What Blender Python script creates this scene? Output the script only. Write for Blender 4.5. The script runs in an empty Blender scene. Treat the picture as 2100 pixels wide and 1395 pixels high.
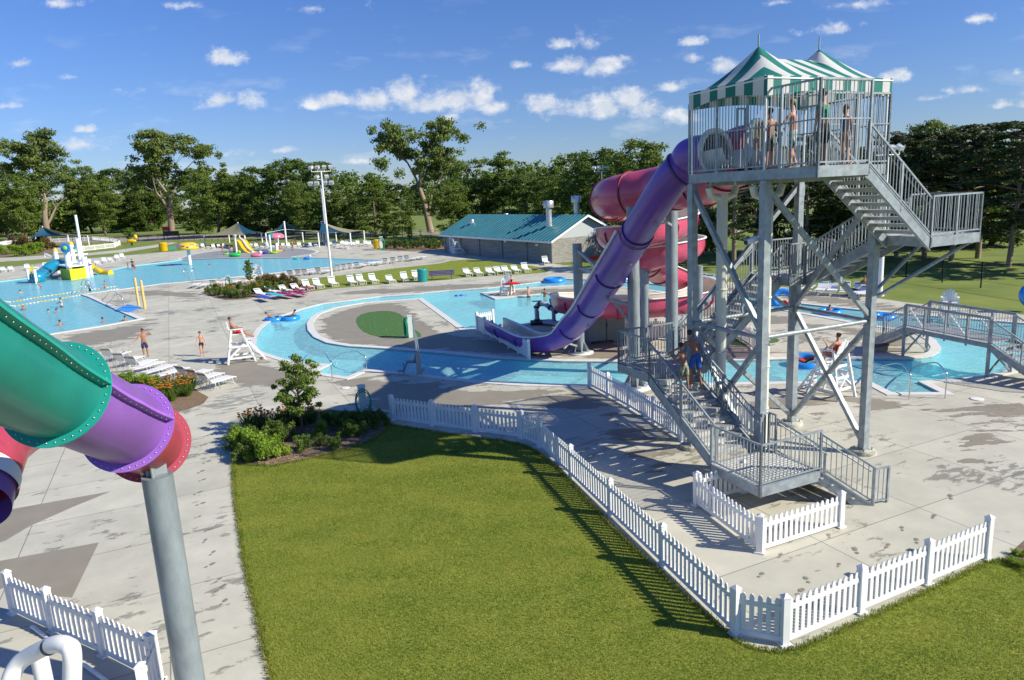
import bpy, bmesh, math, random
import numpy as np
from mathutils import Vector, Matrix, noise
from mathutils.geometry import delaunay_2d_cdt
random.seed(7); rng = np.random.default_rng(7)
R = math.radians; PI = math.pi
scn = bpy.context.scene
COL = scn.collection

# ---------------------------------------------------------------- camera
FPX, PITCH, ROLL, CAMH = 1450.0, 0.206, -0.05, 8.1
CF = Vector((0, math.cos(PITCH), -math.sin(PITCH))); CU = Vector((0, math.sin(PITCH), math.cos(PITCH))); CR = Vector((1, 0, 0))
R2 = CR*math.cos(ROLL) + CU*math.sin(ROLL); U2 = -CR*math.sin(ROLL) + CU*math.cos(ROLL)
cam_d = bpy.data.cameras.new("camera"); cam = bpy.data.objects.new("camera", cam_d); COL.objects.link(cam)
cam_d.sensor_width = 36; cam_d.sensor_fit = 'HORIZONTAL'; cam_d.lens = FPX/2100*36
cam_d.clip_start = .1; cam_d.clip_end = 6000
M = Matrix((R2, U2, -CF)).transposed().to_4x4(); M.translation = (0, 0, CAMH); cam.matrix_world = M
scn.camera = cam

# ---------------------------------------------------------------- light and sky
SAZ, SEL = R(-19.5), R(34)
SUN = Vector((math.cos(SAZ)*math.cos(SEL), math.sin(SAZ)*math.cos(SEL), math.sin(SEL)))
ld = bpy.data.lights.new("sun", 'SUN'); ld.energy = 4.6; ld.angle = R(.5); ld.color = (1, .93, .78)
sun = bpy.data.objects.new("sun", ld); COL.objects.link(sun); sun.rotation_euler = SUN.to_track_quat('Z', 'Y').to_euler()
sun.location = SUN*60
scn.view_settings.view_transform = 'Standard'; scn.view_settings.look = 'None'; scn.view_settings.exposure = 0.6; scn.view_settings.gamma = 1
scn.render.engine = 'CYCLES'
scn.cycles.max_bounces = 8; scn.cycles.transparent_max_bounces = 16; scn.cycles.caustics_reflective = False; scn.cycles.caustics_refractive = False

def ray(px, py):
    return (CF + R2*((px-1050)/FPX) - U2*((py-697.5)/FPX))
def U(px, py, z=0.0):                       # the point of the level z seen at photo position px,py
    d = ray(px, py); t = (z-CAMH)/d.z
    return Vector((0, 0, CAMH)) + d*t
def AT(px, py, Y):                          # the point at distance Y seen at px,py
    d = ray(px, py); return Vector((0, 0, CAMH)) + d*(Y/d.y)
def PR(p):
    d = Vector(p)-Vector((0, 0, CAMH)); z = d.dot(CF)
    return (1050+FPX*d.dot(R2)/z, 697.5-FPX*d.dot(U2)/z)
def HT(px, py, yt, z=0.0):
    g = U(px, py, z); lo, hi = 0, 60
    for _ in range(30):
        m = (lo+hi)/2
        if PR(g+Vector((0, 0, m)))[1] > yt: lo = m
        else: hi = m
    return lo

# world: Nishita sky with cumulus clouds in it, at fixed directions
w = bpy.data.worlds.new("World"); scn.world = w; w.use_nodes = True
nt = w.node_tree; N = nt.nodes; L = nt.links; N.clear()
wo = N.new('ShaderNodeOutputWorld'); bg = N.new('ShaderNodeBackground'); L.new(bg.outputs[0], wo.inputs[0])
sky = N.new('ShaderNodeTexSky'); sky.sky_type = 'NISHITA'; sky.sun_disc = False; sky.sun_elevation = SEL
sky.sun_rotation = math.atan2(SUN.x, SUN.y); sky.air_density = 1.0; sky.dust_density = .15; sky.ozone_density = 3.0
bg.inputs[1].default_value = .10
def mth(op, a, b=None, c=None, cl=False):
    n = N.new('ShaderNodeMath'); n.operation = op; n.use_clamp = cl
    for i, v in enumerate((a, b, c)):
        if v is None: continue
        if isinstance(v, (int, float)): n.inputs[i].default_value = v
        else: L.new(v, n.inputs[i])
    return n.outputs[0]
tc = N.new('ShaderNodeTexCoord'); sx = N.new('ShaderNodeSeparateXYZ'); L.new(tc.outputs['Generated'], sx.inputs[0])
dy = mth('MAXIMUM', sx.outputs[1], .05)
X = mth('DIVIDE', sx.outputs[0], dy); Z = mth('DIVIDE', sx.outputs[2], dy)
cb = N.new('ShaderNodeCombineXYZ'); L.new(X, cb.inputs[0]); L.new(Z, cb.inputs[1])
def wnoise(scale, detail, rough, vec=None, sy=1.0):
    mp = N.new('ShaderNodeMapping'); L.new(cb.outputs[0], mp.inputs[0]); mp.inputs['Scale'].default_value = (1, sy, 1)
    if vec: mp.inputs['Location'].default_value = vec
    n = N.new('ShaderNodeTexNoise'); n.inputs['Scale'].default_value = scale; n.inputs['Detail'].default_value = detail
    n.inputs['Roughness'].default_value = rough; L.new(mp.outputs[0], n.inputs['Vector']); return n.outputs[0]
CLOUDS = [ # px, py, half width px, half height px, strength
 (690, 205, 60, 16, 1), (770, 208, 70, 22, 1), (828, 200, 50, 34, 1.1), (880, 215, 80, 24, 1), (940, 205, 60, 28, 1.1), (985, 198, 42, 34, 1.15), (1010, 222, 40, 18, 1),
 (640, 216, 38, 12, .9), (455, 205, 60, 16, .8), (500, 205, 40, 18, .7), (440, 215, 45, 14, .8), (456, 120, 42, 20, .95), (1110, 215, 60, 20, .9), (1180, 225, 70, 24, 1), (1240, 222, 60, 28, 1), (1290, 205, 50, 30, 1.1),
 (1330, 225, 50, 26, 1.05), (1390, 240, 50, 22, .9), (1180, 135, 65, 18, .9), (1230, 140, 60, 20, .95), (1250, 124, 40, 10, .7), (1145, 92, 28, 12, .8), (1205, 85, 35, 16, .45), (1415, 88, 34, 11, .9),
 (1420, 118, 34, 11, .8), (1480, 138, 42, 18, 1), (1380, 180, 40, 12, .95), (1830, 160, 38, 15, .95), (1992, 184, 48, 11, .8), (2080, 215, 45, 10, .7), (1910, 202, 30, 6, .6), (2008, 38, 30, 10, .8), (1755, 10, 60, 10, .75),
 (1600, 5, 30, 7, .6), (585, 308, 30, 9, .9), (175, 266, 32, 9, .85), (170, 298, 60, 18, .75), (40, 130, 36, 11, .8), (145, 160, 18, 7, .6), (120, 8, 60, 12, .7), (375, 12, 40, 9, .6), (15, 218, 30, 9, .8), (460, 315, 50, 10, .5),
 (745, 330, 50, 8, .5), (915, 245, 30, 9, .7), (20, 300, 50, 10, .6), (1060, 135, 22, 7, .5), (890, 155, 24, 6, .4), (2090, 150, 30, 8, .4), (655, 18, 50, 8, .3), (1700, 60, 60, 9, .3), (270, 190, 40, 8, .25), (1730, 205, 40, 9, .3)]
tot = None
for px, py, hw, hh, st in CLOUDS:
    d = ray(px, py); cx, cz = d.x/d.y, d.z/d.y; su = hw/FPX*1.02; sv = hh/FPX*1.05
    ux = mth('DIVIDE', mth('SUBTRACT', X, cx), su); uz0 = mth('SUBTRACT', Z, cz + .05*(0))
    # flatter underneath
    up = mth('DIVIDE', mth('MAXIMUM', uz0, 0), sv*1.15); dn = mth('DIVIDE', mth('MINIMUM', uz0, 0), sv*.8)
    uz = mth('ADD', up, dn)
    r = mth('SQRT', mth('ADD', mth('MULTIPLY', ux, ux), mth('MULTIPLY', uz, uz)))
    v = mth('MULTIPLY', mth('SUBTRACT', 1.0, r), st)
    tot = v if tot is None else mth('MAXIMUM', tot, v)
nz1 = wnoise(26, 7, .62, sy=1.3); nz2 = wnoise(70, 6, .7, (3, 1, 0), 1.3)
dens = mth('ADD', tot, mth('ADD', mth('MULTIPLY', mth('SUBTRACT', nz1, .5), 2.2), mth('MULTIPLY', mth('SUBTRACT', nz2, .5), .9)))
mr = N.new('ShaderNodeMapRange'); mr.interpolation_type = 'SMOOTHSTEP'; L.new(dens, mr.inputs[0]); mr.inputs[1].default_value = -.02; mr.inputs[2].default_value = .95
gate = mth('GREATER_THAN', sx.outputs[1], .08)
mask = mth('MULTIPLY', mr.outputs[0], gate)
# thin wisps low in the sky
wn = wnoise(9, 6, .6, (5, 2, 0), 3.2); mw = N.new('ShaderNodeMapRange'); L.new(wn, mw.inputs[0]); mw.inputs[1].default_value = .56; mw.inputs[2].default_value = .80; mw.inputs[4].default_value = .5
low = N.new('ShaderNodeMapRange'); L.new(Z, low.inputs[0]); low.inputs[1].default_value = .30; low.inputs[2].default_value = .04
wisp = mth('MULTIPLY', mth('MULTIPLY', mw.outputs[0], low.outputs[0]), gate)
mask = mth('MAXIMUM', mask, wisp)
# lit and shaded body: brighter where the cloud thins upward
sh = N.new('ShaderNodeMapRange'); L.new(mth('ADD', mth('MULTIPLY', wnoise(34, 5, .6, (.012, -.03, 0), 1.3), 1.3), mth('MULTIPLY', mth('SUBTRACT', .9, mth('MINIMUM', tot, .8)), .35)), sh.inputs[0])
sh.inputs[1].default_value = .55; sh.inputs[2].default_value = 1.05
cr = N.new('ShaderNodeMix'); cr.data_type = 'RGBA'; L.new(sh.outputs[0], cr.inputs[0]); cr.inputs[6].default_value = (4.3, 4.7, 5.4, 1); cr.inputs[7].default_value = (6.3, 6.4, 6.5, 1)
# sky tint: keep the physical gradient, a little deeper blue
tint = N.new('ShaderNodeMix'); tint.data_type = 'RGBA'; tint.blend_type = 'MULTIPLY'; tint.inputs[0].default_value = 1; L.new(sky.outputs[0], tint.inputs[6]); tg = N.new('ShaderNodeMapRange'); L.new(Z, tg.inputs[0]); tg.inputs[1].default_value = .0; tg.inputs[2].default_value = .42
tcol = N.new('ShaderNodeMix'); tcol.data_type = 'RGBA'; L.new(tg.outputs[0], tcol.inputs[0]); tcol.inputs[6].default_value = (.46,.53,.73,1); tcol.inputs[7].default_value = (.38,.58,.98,1); L.new(tcol.outputs[2], tint.inputs[7])
mx = N.new('ShaderNodeMix'); mx.data_type = 'RGBA'; L.new(mask, mx.inputs[0]); L.new(tint.outputs[2], mx.inputs[6]); L.new(cr.outputs[2], mx.inputs[7])
L.new(mx.outputs[2], bg.inputs[0])

# ---------------------------------------------------------------- materials
MATS = {}
def mat(name, col, rough=.6, metal=0.0, var=0.0, scale=3.0, bump=0.0, bscale=40.0, spec=.5, col2=None, coat=0.0, trans=0.0, detail=4.0, stretch=None):
    if name in MATS: return MATS[name]
    m = bpy.data.materials.new(name); m.use_nodes = True; n = m.node_tree.nodes; l = m.node_tree.links
    b = n['Principled BSDF']; b.inputs['Roughness'].default_value = rough; b.inputs['Metallic'].default_value = metal
    b.inputs['Specular IOR Level'].default_value = spec
    if coat: b.inputs['Coat Weight'].default_value = coat; b.inputs['Coat Roughness'].default_value = .08
    c = (*col, 1)
    t = n.new('ShaderNodeTexCoord'); src = t.outputs['Object']
    if stretch:
        mp = n.new('ShaderNodeMapping'); mp.inputs['Scale'].default_value = stretch; l.new(src, mp.inputs[0]); src = mp.outputs[0]
    if var > 0 or col2:
        nz = n.new('ShaderNodeTexNoise'); nz.inputs['Scale'].default_value = scale; nz.inputs['Detail'].default_value = detail; nz.inputs['Roughness'].default_value = .6
        l.new(src, nz.inputs['Vector'])
        mr = n.new('ShaderNodeMapRange'); l.new(nz.outputs[0], mr.inputs[0]); mr.inputs[1].default_value = .32; mr.inputs[2].default_value = .68
        mix = n.new('ShaderNodeMix'); mix.data_type = 'RGBA'; l.new(mr.outputs[0], mix.inputs[0])
        c2 = col2 if col2 else tuple(min(1, x*(1+var)) for x in col); c1 = col if col2 else tuple(x*(1-var) for x in col)
        mix.inputs[6].default_value = (*c1, 1); mix.inputs[7].default_value = (*c2, 1); l.new(mix.outputs[2], b.inputs['Base Color'])
    else: b.inputs['Base Color'].default_value = c
    if bump > 0:
        nb = n.new('ShaderNodeTexNoise'); nb.inputs['Scale'].default_value = bscale; nb.inputs['Detail'].default_value = 5; l.new(src, nb.inputs['Vector'])
        bp = n.new('ShaderNodeBump'); bp.inputs['Strength'].default_value = bump; bp.inputs['Distance'].default_value = .02; l.new(nb.outputs[0], bp.inputs['Height']); l.new(bp.outputs[0], b.inputs['Normal'])
    if trans > 0:
        tr = n.new('ShaderNodeBsdfTranslucent'); ms = n.new('ShaderNodeMixShader'); ms.inputs[0].default_value = trans
        if var > 0 or col2: l.new(mix.outputs[2], tr.inputs[0])
        else: tr.inputs[0].default_value = c
        l.new(b.outputs[0], ms.inputs[1]); l.new(tr.outputs[0], ms.inputs[2]); l.new(ms.outputs[0], n['Material Output'].inputs[0])
    MATS[name] = m; return m

WHITE = mat('white_vinyl', (.76, .76, .74), .4, var=.07, scale=1.7, detail=8)
WPAINT = mat('white_paint', (.80, .80, .80), .4, var=.06, scale=4)
GALV = mat('galvanized_steel', (.29, .33, .345), .5, .25, var=.22, scale=5, bump=.1, bscale=30)
GALVD = mat('galvanized_column', (.24, .28, .30), .5, .25, var=.25, scale=2.5, bump=.12, bscale=12, stretch=(1, 1, .4))
GRATE = mat('aluminium_decking', (.50, .50, .48), .45, .35, var=.12, scale=9)
STEEL = mat('stainless_tube', (.6, .6, .58), .25, .9)
DKBASE = mat('dark_steel', (.06, .065, .07), .5, .4, var=.3)
CREAMP = mat('cream_pipe', (.62, .62, .54), .4, var=.06, scale=2, stretch=(1, 1, .3))
TEAL = mat('teal_fibreglass', (.012, .205, .170), .38, var=.14, scale=1.0, detail=8, coat=.12, bump=.04, bscale=16)
TEALF = mat('teal_flange', (.014, .30, .245), .45, var=.08)
PURP = mat('purple_fibreglass', (.20, .085, .33), .38, var=.15, scale=1.2, detail=8, coat=.12, bump=.04, bscale=16)
PURPF = mat('purple_flange', (.31, .13, .53), .4, var=.08)
PURPB = mat('violet_fibreglass', (.155, .060, .37), .36, var=.16, scale=1.0, detail=8, coat=.08)
PURPBF = mat('violet_flange', (.06, .035, .17), .4)
RED = mat('rose_fibreglass', (.62, .085, .165), .34, var=.16, scale=1.1, coat=.3, trans=.10)
REDF = mat('rose_flange', (.22, .02, .045), .4)
REDN = mat('red_fibreglass_near', (.36, .045, .075), .4, var=.15, detail=8, coat=.1)
BEIGE = mat('beige_gelcoat', (.60, .54, .46), .3, var=.05, coat=.2)
BOLT = mat('bolt_steel', (.6, .55, .5), .3, .8)
SKIN = mat('skin_light', (.52, .27, .17), .55, var=.08); SKIN2 = mat('skin_tan', (.34, .15, .08), .55, var=.08); SKIN3 = mat('skin_deep', (.20, .09, .045), .55, var=.08)
DARK = mat('dark_hair', (.03, .018, .012), .6, var=.3); BLOND = mat('fair_hair', (.28, .17, .07), .6, var=.3); BROWN = mat('brown_hair', (.09, .045, .02), .6, var=.3)
EYE = mat('eye_dark', (.03, .02, .02), .3)
def cloth(n, c): return mat('cloth_'+n, c, .85, var=.12, scale=12, bump=.15, bscale=60)
RUBBER = mat('black_rubber', (.02, .02, .02), .6)
YEL = mat('yellow_plastic', (.75, .48, .01), .35, var=.06, coat=.2); YELP = mat('yellow_post_paint', (.72, .47, .16), .5, var=.1)
BLUET = mat('blue_vinyl', (.02, .26, .72), .25, var=.1, coat=.4)
BARK = mat('bark', (.13, .09, .06), .9, var=.35, scale=5, bump=.6, bscale=12, stretch=(1, 1, .3)); BARKL = mat('pale_bark', (.26, .20, .14), .9, var=.3, scale=5, bump=.5, bscale=12, stretch=(1, 1, .3))
MULCH = mat('bark_mulch', (.10, .06, .035), .95, col2=(.30, .21, .13), scale=18, bump=1.0, bscale=40)
def leafmat(n, a, b, tr=.3, sc=.35): return mat('leaf_'+n, a, .6, col2=b, scale=sc, trans=tr, spec=.25)
LF1 = leafmat('cottonwood', (.10, .155, .035), (.27, .32, .085)); LF2 = leafmat('maple', (.085, .145, .024), (.22, .28, .048)); LF3 = leafmat('dense', (.060, .110, .020), (.17, .235, .042))
LF4 = leafmat('pine', (.040, .070, .024), (.12, .155, .045), .15); LF5 = leafmat('bright', (.12, .23, .018), (.30, .42, .045), .35, 3.0); LF6 = leafmat('lawn_sapling', (.09, .16, .025), (.22, .30, .05), .35, 1.5)
LF7 = leafmat('shrub', (.06, .12, .018), (.17, .24, .04), .25, 3); LF8 = leafmat('russet', (.09, .06, .02), (.16, .13, .03), .25, 3)
FLOW = mat('orange_petals', (.75, .33, .03), .6, trans=.3)

# ---------------------------------------------------------------- mesh helpers
ORG = {}
class MB:
    def __init__(s): s.v = []; s.f = []; s.sm = []
    def add(s, vs, fs, smooth=False):
        o = len(s.v); s.v += [tuple(v) for v in vs]
        for f in fs: s.f.append(tuple(i+o for i in f)); s.sm.append(smooth)
        return s
    def box(s, c, d, rz=0, m=None):
        hx, hy, hz = d[0]/2, d[1]/2, d[2]/2; vs = []
        cs, sn = math.cos(rz), math.sin(rz)
        for x, y, z in ((-hx,-hy,-hz),(hx,-hy,-hz),(hx,hy,-hz),(-hx,hy,-hz),(-hx,-hy,hz),(hx,-hy,hz),(hx,hy,hz),(-hx,hy,hz)):
            vs.append((c[0]+x*cs-y*sn, c[1]+x*sn+y*cs, c[2]+z))
        return s.add(vs, [(0,3,2,1),(4,5,6,7),(0,1,5,4),(1,2,6,5),(2,3,7,6),(3,0,4,7)])
    def bar(s, p0, p1, w, h=None, up=(0,0,1)):
        p0 = Vector(p0); p1 = Vector(p1); h = h or w; t = (p1-p0).normalized(); up = Vector(up)
        if abs(t.dot(up)) > .97: up = Vector((1,0,0)) if abs(t.x) < .9 else Vector((0,1,0))
        a = t.cross(up).normalized(); b = a.cross(t).normalized(); a *= w/2; b *= h/2
        vs = [p0-a-b, p0+a-b, p0+a+b, p0-a+b, p1-a-b, p1+a-b, p1+a+b, p1-a+b]
        return s.add(vs, [(0,1,2,3),(7,6,5,4),(4,5,1,0),(5,6,2,1),(6,7,3,2),(7,4,0,3)])
    def vbar(s, p0, p1, w, d, rz):            # upright post of section w x d turned rz
        p0 = Vector(p0); p1 = Vector(p1); a = Vector((math.cos(rz), math.sin(rz), 0))*w/2; b = Vector((-math.sin(rz), math.cos(rz), 0))*d/2
        vs = [p0-a-b, p0+a-b, p0+a+b, p0-a+b, p1-a-b, p1+a-b, p1+a+b, p1-a+b]
        return s.add(vs, [(3,2,1,0),(4,5,6,7),(0,1,5,4),(1,2,6,5),(2,3,7,6),(3,0,4,7)])
    def tube(s, pts, r, n=8, cap=True, smooth=True):
        pts = [Vector(p) for p in pts]; k = len(pts); rs = r if isinstance(r, (list, tuple)) else [r]*k
        vs = []; a = None
        for i, p in enumerate(pts):
            t = (pts[min(i+1, k-1)]-pts[max(i-1, 0)]).normalized()
            if a is None: a = t.cross(Vector((0,0,1)) if abs(t.z) < .9 else Vector((1,0,0))).normalized()
            else: a = (a - t*a.dot(t)).normalized()
            b = t.cross(a)
            for j in range(n):
                an = 2*PI*j/n; vs.append(p+(a*math.cos(an)+b*math.sin(an))*rs[i])
        fs = [(i*n+j, i*n+(j+1)%n, (i+1)*n+(j+1)%n, (i+1)*n+j) for i in range(k-1) for j in range(n)]
        s.add(vs, fs, smooth)
        if cap: s.add(vs[:n], [tuple(range(n-1, -1, -1))]); s.add(vs[-n:], [tuple(range(n))])
        return s
    def lathe(s, prof, c=(0,0,0), n=20, smooth=True, sx=1, sy=1):
        vs = []; k = len(prof)
        for r, z in prof:
            for j in range(n):
                an = 2*PI*j/n; vs.append((c[0]+r*sx*math.cos(an), c[1]+r*sy*math.sin(an), c[2]+z))
        fs = [(i*n+j, i*n+(j+1)%n, (i+1)*n+(j+1)%n, (i+1)*n+j) for i in range(k-1) for j in range(n)]
        s.add(vs, fs, smooth)
        if prof[0][0] > 1e-4: s.add(vs[:n], [tuple(range(n-1, -1, -1))])
        if prof[-1][0] > 1e-4: s.add(vs[-n:], [tuple(range(n))])
        return s
    def ell(s, c, r, n=12, k=8):
        return s.lathe([(max(1e-5, math.sin(PI*i/k))*r[0], -math.cos(PI*i/k)*r[2]) for i in range(k+1)], c, n, True, 1, r[1]/r[0])
    def poly(s, pts, z=None):
        s.add([(p[0], p[1], p[2] if z is None else z) for p in pts], [tuple(range(len(pts)))]); return s
    def prism(s, pts, z0, z1):
        n = len(pts); vs = [(p[0], p[1], z0) for p in pts]+[(p[0], p[1], z1) for p in pts]
        return s.add(vs, [tuple(range(n-1, -1, -1)), tuple(range(n, 2*n))]+[(i, (i+1)%n, n+(i+1)%n, n+i) for i in range(n)])
    def build(s, name, m, parent=None, local=False, smooth=None):
        me = bpy.data.meshes.new(name); v = s.v
        if parent is not None and not local:
            o = ORG[parent.name]; v = [(a[0]-o[0], a[1]-o[1], a[2]-o[2]) for a in v]
        me.from_pydata(v, [], s.f); me.materials.append(m)
        me.polygons.foreach_set('use_smooth', s.sm if smooth is None else [smooth]*len(s.f)); me.update()
        ob = bpy.data.objects.new(name, me); COL.objects.link(ob)
        ORG[ob.name] = ORG[parent.name] if parent is not None else (0,0,0)
        if parent is not None: ob.parent = parent
        return ob
def npmesh(name, V, F4, m, parent=None):
    me = bpy.data.meshes.new(name); k = F4.shape[1]
    me.vertices.add(len(V)); me.vertices.foreach_set('co', V.astype(np.float32).ravel())
    me.loops.add(F4.size); me.loops.foreach_set('vertex_index', F4.astype(np.int32).ravel())
    me.polygons.add(len(F4)); me.polygons.foreach_set('loop_start', np.arange(0, F4.size, k, dtype=np.int32)); me.polygons.foreach_set('loop_total', np.full(len(F4), k, dtype=np.int32))
    me.materials.append(m); me.update(); me.validate()
    ob = bpy.data.objects.new(name, me); COL.objects.link(ob)
    if parent is not None: ob.parent = parent
    ORG[ob.name] = (0,0,0)
    return ob
def tag(o, label, cat, group=None, kind=None):
    if label: o['label'] = label
    if cat: o['category'] = cat
    if group: o['group'] = group
    if kind: o['kind'] = kind
    return o
def thing(name, label, cat, loc=(0,0,0), rz=0, group=None):
    o = bpy.data.objects.new(name, None); COL.objects.link(o); o.location = loc; o.rotation_euler = (0,0,rz); o.empty_display_size = .2
    ORG[o.name] = tuple(loc); return tag(o, label, cat, group)
def struct(o): o['kind'] = 'structure'; return o
def dup(root, loc, rz, label=None, group=None, cat=None, scale=None):
    def cp(o, par):
        c = o.copy(); COL.objects.link(c)
        if par is not None: c.parent = par
        for ch in [x for x in KIDS.get(o.name, [])]: KIDS.setdefault(c.name, []).append(cp(ch, c))
        return c
    r = cp(root, None); r.location = loc; r.rotation_euler = (0,0,rz); r.scale = (scale,)*3 if isinstance(scale, (int, float)) else (scale or root.scale)
    tag(r, label, cat, group); return r
KIDS = {}
def kids(root):
    def rec(o):
        KIDS[o.name] = [c for c in COL.objects if c.parent == o]
        for c in KIDS[o.name]: rec(c)
    rec(root); return root
def nth(i):
    w = ['first','second','third','fourth','fifth','sixth','seventh','eighth','ninth','tenth','eleventh','twelfth','thirteenth','fourteenth','fifteenth','sixteenth','seventeenth','eighteenth','nineteenth','twentieth']
    if i < 20: return w[i]
    return {2: 'twenty-', 3: 'thirty-'}[(i+1)//10] + w[(i+1) % 10-1] if (i+1) % 10 else {30: 'thirtieth', 40: 'fortieth'}[i+1]
def P2(pts, z=0.0): return [U(x, y, z) for x, y in pts]
def smoothpoly(pts, it=2):
    pts = [Vector(p) for p in pts]
    for _ in range(it):
        q = []
        for i in range(len(pts)):
            a, b = pts[i], pts[(i+1) % len(pts)]; q += [a*.75+b*.25, a*.25+b*.75]
        pts = q
    return pts
def area2(p): return sum(p[i][0]*p[(i+1)%len(p)][1]-p[(i+1)%len(p)][0]*p[i][1] for i in range(len(p)))
def offset(poly, d):
    p = [Vector((q[0], q[1])) for q in poly]; n = len(p); s = 1 if area2(p) > 0 else -1; out = []
    for i in range(n):
        a, b, c = p[i-1], p[i], p[(i+1) % n]; e1 = (b-a).normalized(); e2 = (c-b).normalized()
        n1 = Vector((e1.y, -e1.x))*s; n2 = Vector((e2.y, -e2.x))*s; m = (n1+n2); m = m/ max(.35, (m.length_squared/2)) if m.length > 1e-6 else n1
        out.append(b+m*d)
    return out
def cdt(outers, holes, z, extra=()):
    """triangulated sheet: outline loops minus holes"""
    vs = []; es = []
    for lp in list(outers)+list(holes):
        o = len(vs); vs += [Vector((q[0], q[1])) for q in lp]; n = len(lp); es += [(o+i, o+(i+1) % n) for i in range(n)]
    vs += [Vector(e) for e in extra]
    r = delaunay_2d_cdt(vs, es, [], 0, 1e-6); v2, f2 = r[0], r[2]
    def inside(pt, lp):
        c = False; j = len(lp)-1
        for i in range(len(lp)):
            if (lp[i][1] > pt[1]) != (lp[j][1] > pt[1]) and pt[0] < (lp[j][0]-lp[i][0])*(pt[1]-lp[i][1])/(lp[j][1]-lp[i][1])+lp[i][0]: c = not c
            j = i
        return c
    fs = []
    for f in f2:
        c = sum((v2[i] for i in f), Vector((0,0)))/len(f)
        if any(inside(c, o) for o in outers) and not any(inside(c, h) for h in holes): fs.append(tuple(f) if area2([v2[i] for i in f]) > 0 else tuple(reversed(f)))
    m = MB(); m.add([(v.x, v.y, z) for v in v2], fs); return m
# ---------------------------------------------------------------- ground, decks, water
DECK = P2([(-500,566),(0,551),(100,538),(165,531),(260,524),(362,515),(420,508),(560,503),(700,500),(765,503),(912,512),(1050,528),(1134,541),(1216,551),(1300,562),(1460,575),(1600,588),(1700,600),(1800,612),(1856,620),(2042,640),(2100,646),(2500,700),(3000,1700),(1000,2600),(-1600,2000)])
RIVER = P2([(2400,690),(2100,664),(2000,656),(1900,648),(1800,640),(1720,632),(1651,624.5),(1580,614),(1437,595),(1330,582),(1240,575),(1160,573),(1080,583),(1000,592),(920,597),(850,604),(780,609),(720,617),(661,624),(623,634),(582,648),(552,661),(536,675),(527,690),(525,708),(532,719),(545,725),(586,738),(628,744),(678,748),(646,764),(711,774),(748,758),(800,762),(860,767),(923,776),(1000,783),(1077,788.5),(1206,790),(1270,789),(1338,788),(1488,786),(1600,784),(1772,782.5),(1790,786),(1829,806),(1928,806),(1882,783),(1940,779.5),(2018,772),(2066,761),(2092,747),(2110,730),(2130,715),(2500,740)])
ISLE = P2([(866,612),(955,675),(979,674),(1085,664),(1180,656),(1250,640),(1235,606),(1180,601),(1120,603),(1015,614),(985,601),(1020,597),(1060,592.5),(1100,589.6),(1178,585),(1300,590),(1437,610),(1578,632),(1632,639),(1787,667),(1840,674),(1871,679),(1900,687),(1920,699),(1930,714),(1926,723),(1912,731),(1890,735),(1871,736.5),(1793,736),(1732,737),(1600,738),(1484,741),(1264,743),(1150,742),(1000,734),(923,726),(866,721),(780,715),(714,711),(670,704),(643,692),(631,678),(629,664),(636,653),(650,643),(686,631),(743,621),(800,616.5),(852,613)])
POOL = P2([(-500,640),(-500,592),(0,578),(60,570),(190,563),(260,547),(320,540),(366,534),(430,529),(500,527),(590,528),(640,529),(700,531),(790,534),(700,545.5),(600,556),(500,566.5),(400,576),(333,582),(253,593),(163,604),(180,609),(243,638),(283,655),(200,670),(110,684),(0,703),(-200,740),(-500,800)])
BIG = [Vector(p) for p in ((-3500,-80),(3500,-80),(3500,5200),(-3500,5200))]
GRASSFAR = mat('park_grass', (.10,.155,.020), .95, col2=(.20,.235,.035), scale=.22, detail=12, bump=.6, bscale=9)
def grassmat(name, a, b, c):
    m = mat(name, a, .95, col2=b, scale=1.1, detail=8, bump=.9, bscale=45, spec=.15)
    n = m.node_tree.nodes; l = m.node_tree.links; bs = n['Principled BSDF']; lk = bs.inputs['Base Color'].links[0].from_socket
    t = n.new('ShaderNodeTexNoise'); t.inputs['Scale'].default_value = 28; t.inputs['Detail'].default_value = 6
    tc2 = n.new('ShaderNodeTexCoord'); l.new(tc2.outputs['Object'], t.inputs['Vector'])
    r = n.new('ShaderNodeMapRange'); l.new(t.outputs[0], r.inputs[0]); r.inputs[1].default_value = .42; r.inputs[2].default_value = .72
    mx = n.new('ShaderNodeMix'); mx.data_type = 'RGBA'; l.new(r.outputs[0], mx.inputs[0]); l.new(lk, mx.inputs[6]); mx.inputs[7].default_value = (*c, 1); l.new(mx.outputs[2], bs.inputs['Base Color'])
    return m
LAWN = grassmat('lawn', (.11,.18,.014), (.20,.24,.03), (.30,.31,.07))
TURF = mat('island_turf', (.022,.080,.014), .95, col2=(.085,.20,.045), scale=5, detail=12, bump=1.0, bscale=22)
g = cdt([BIG], [RIVER, POOL], 0.0).build('ground', GRASSFAR); struct(g)

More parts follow.
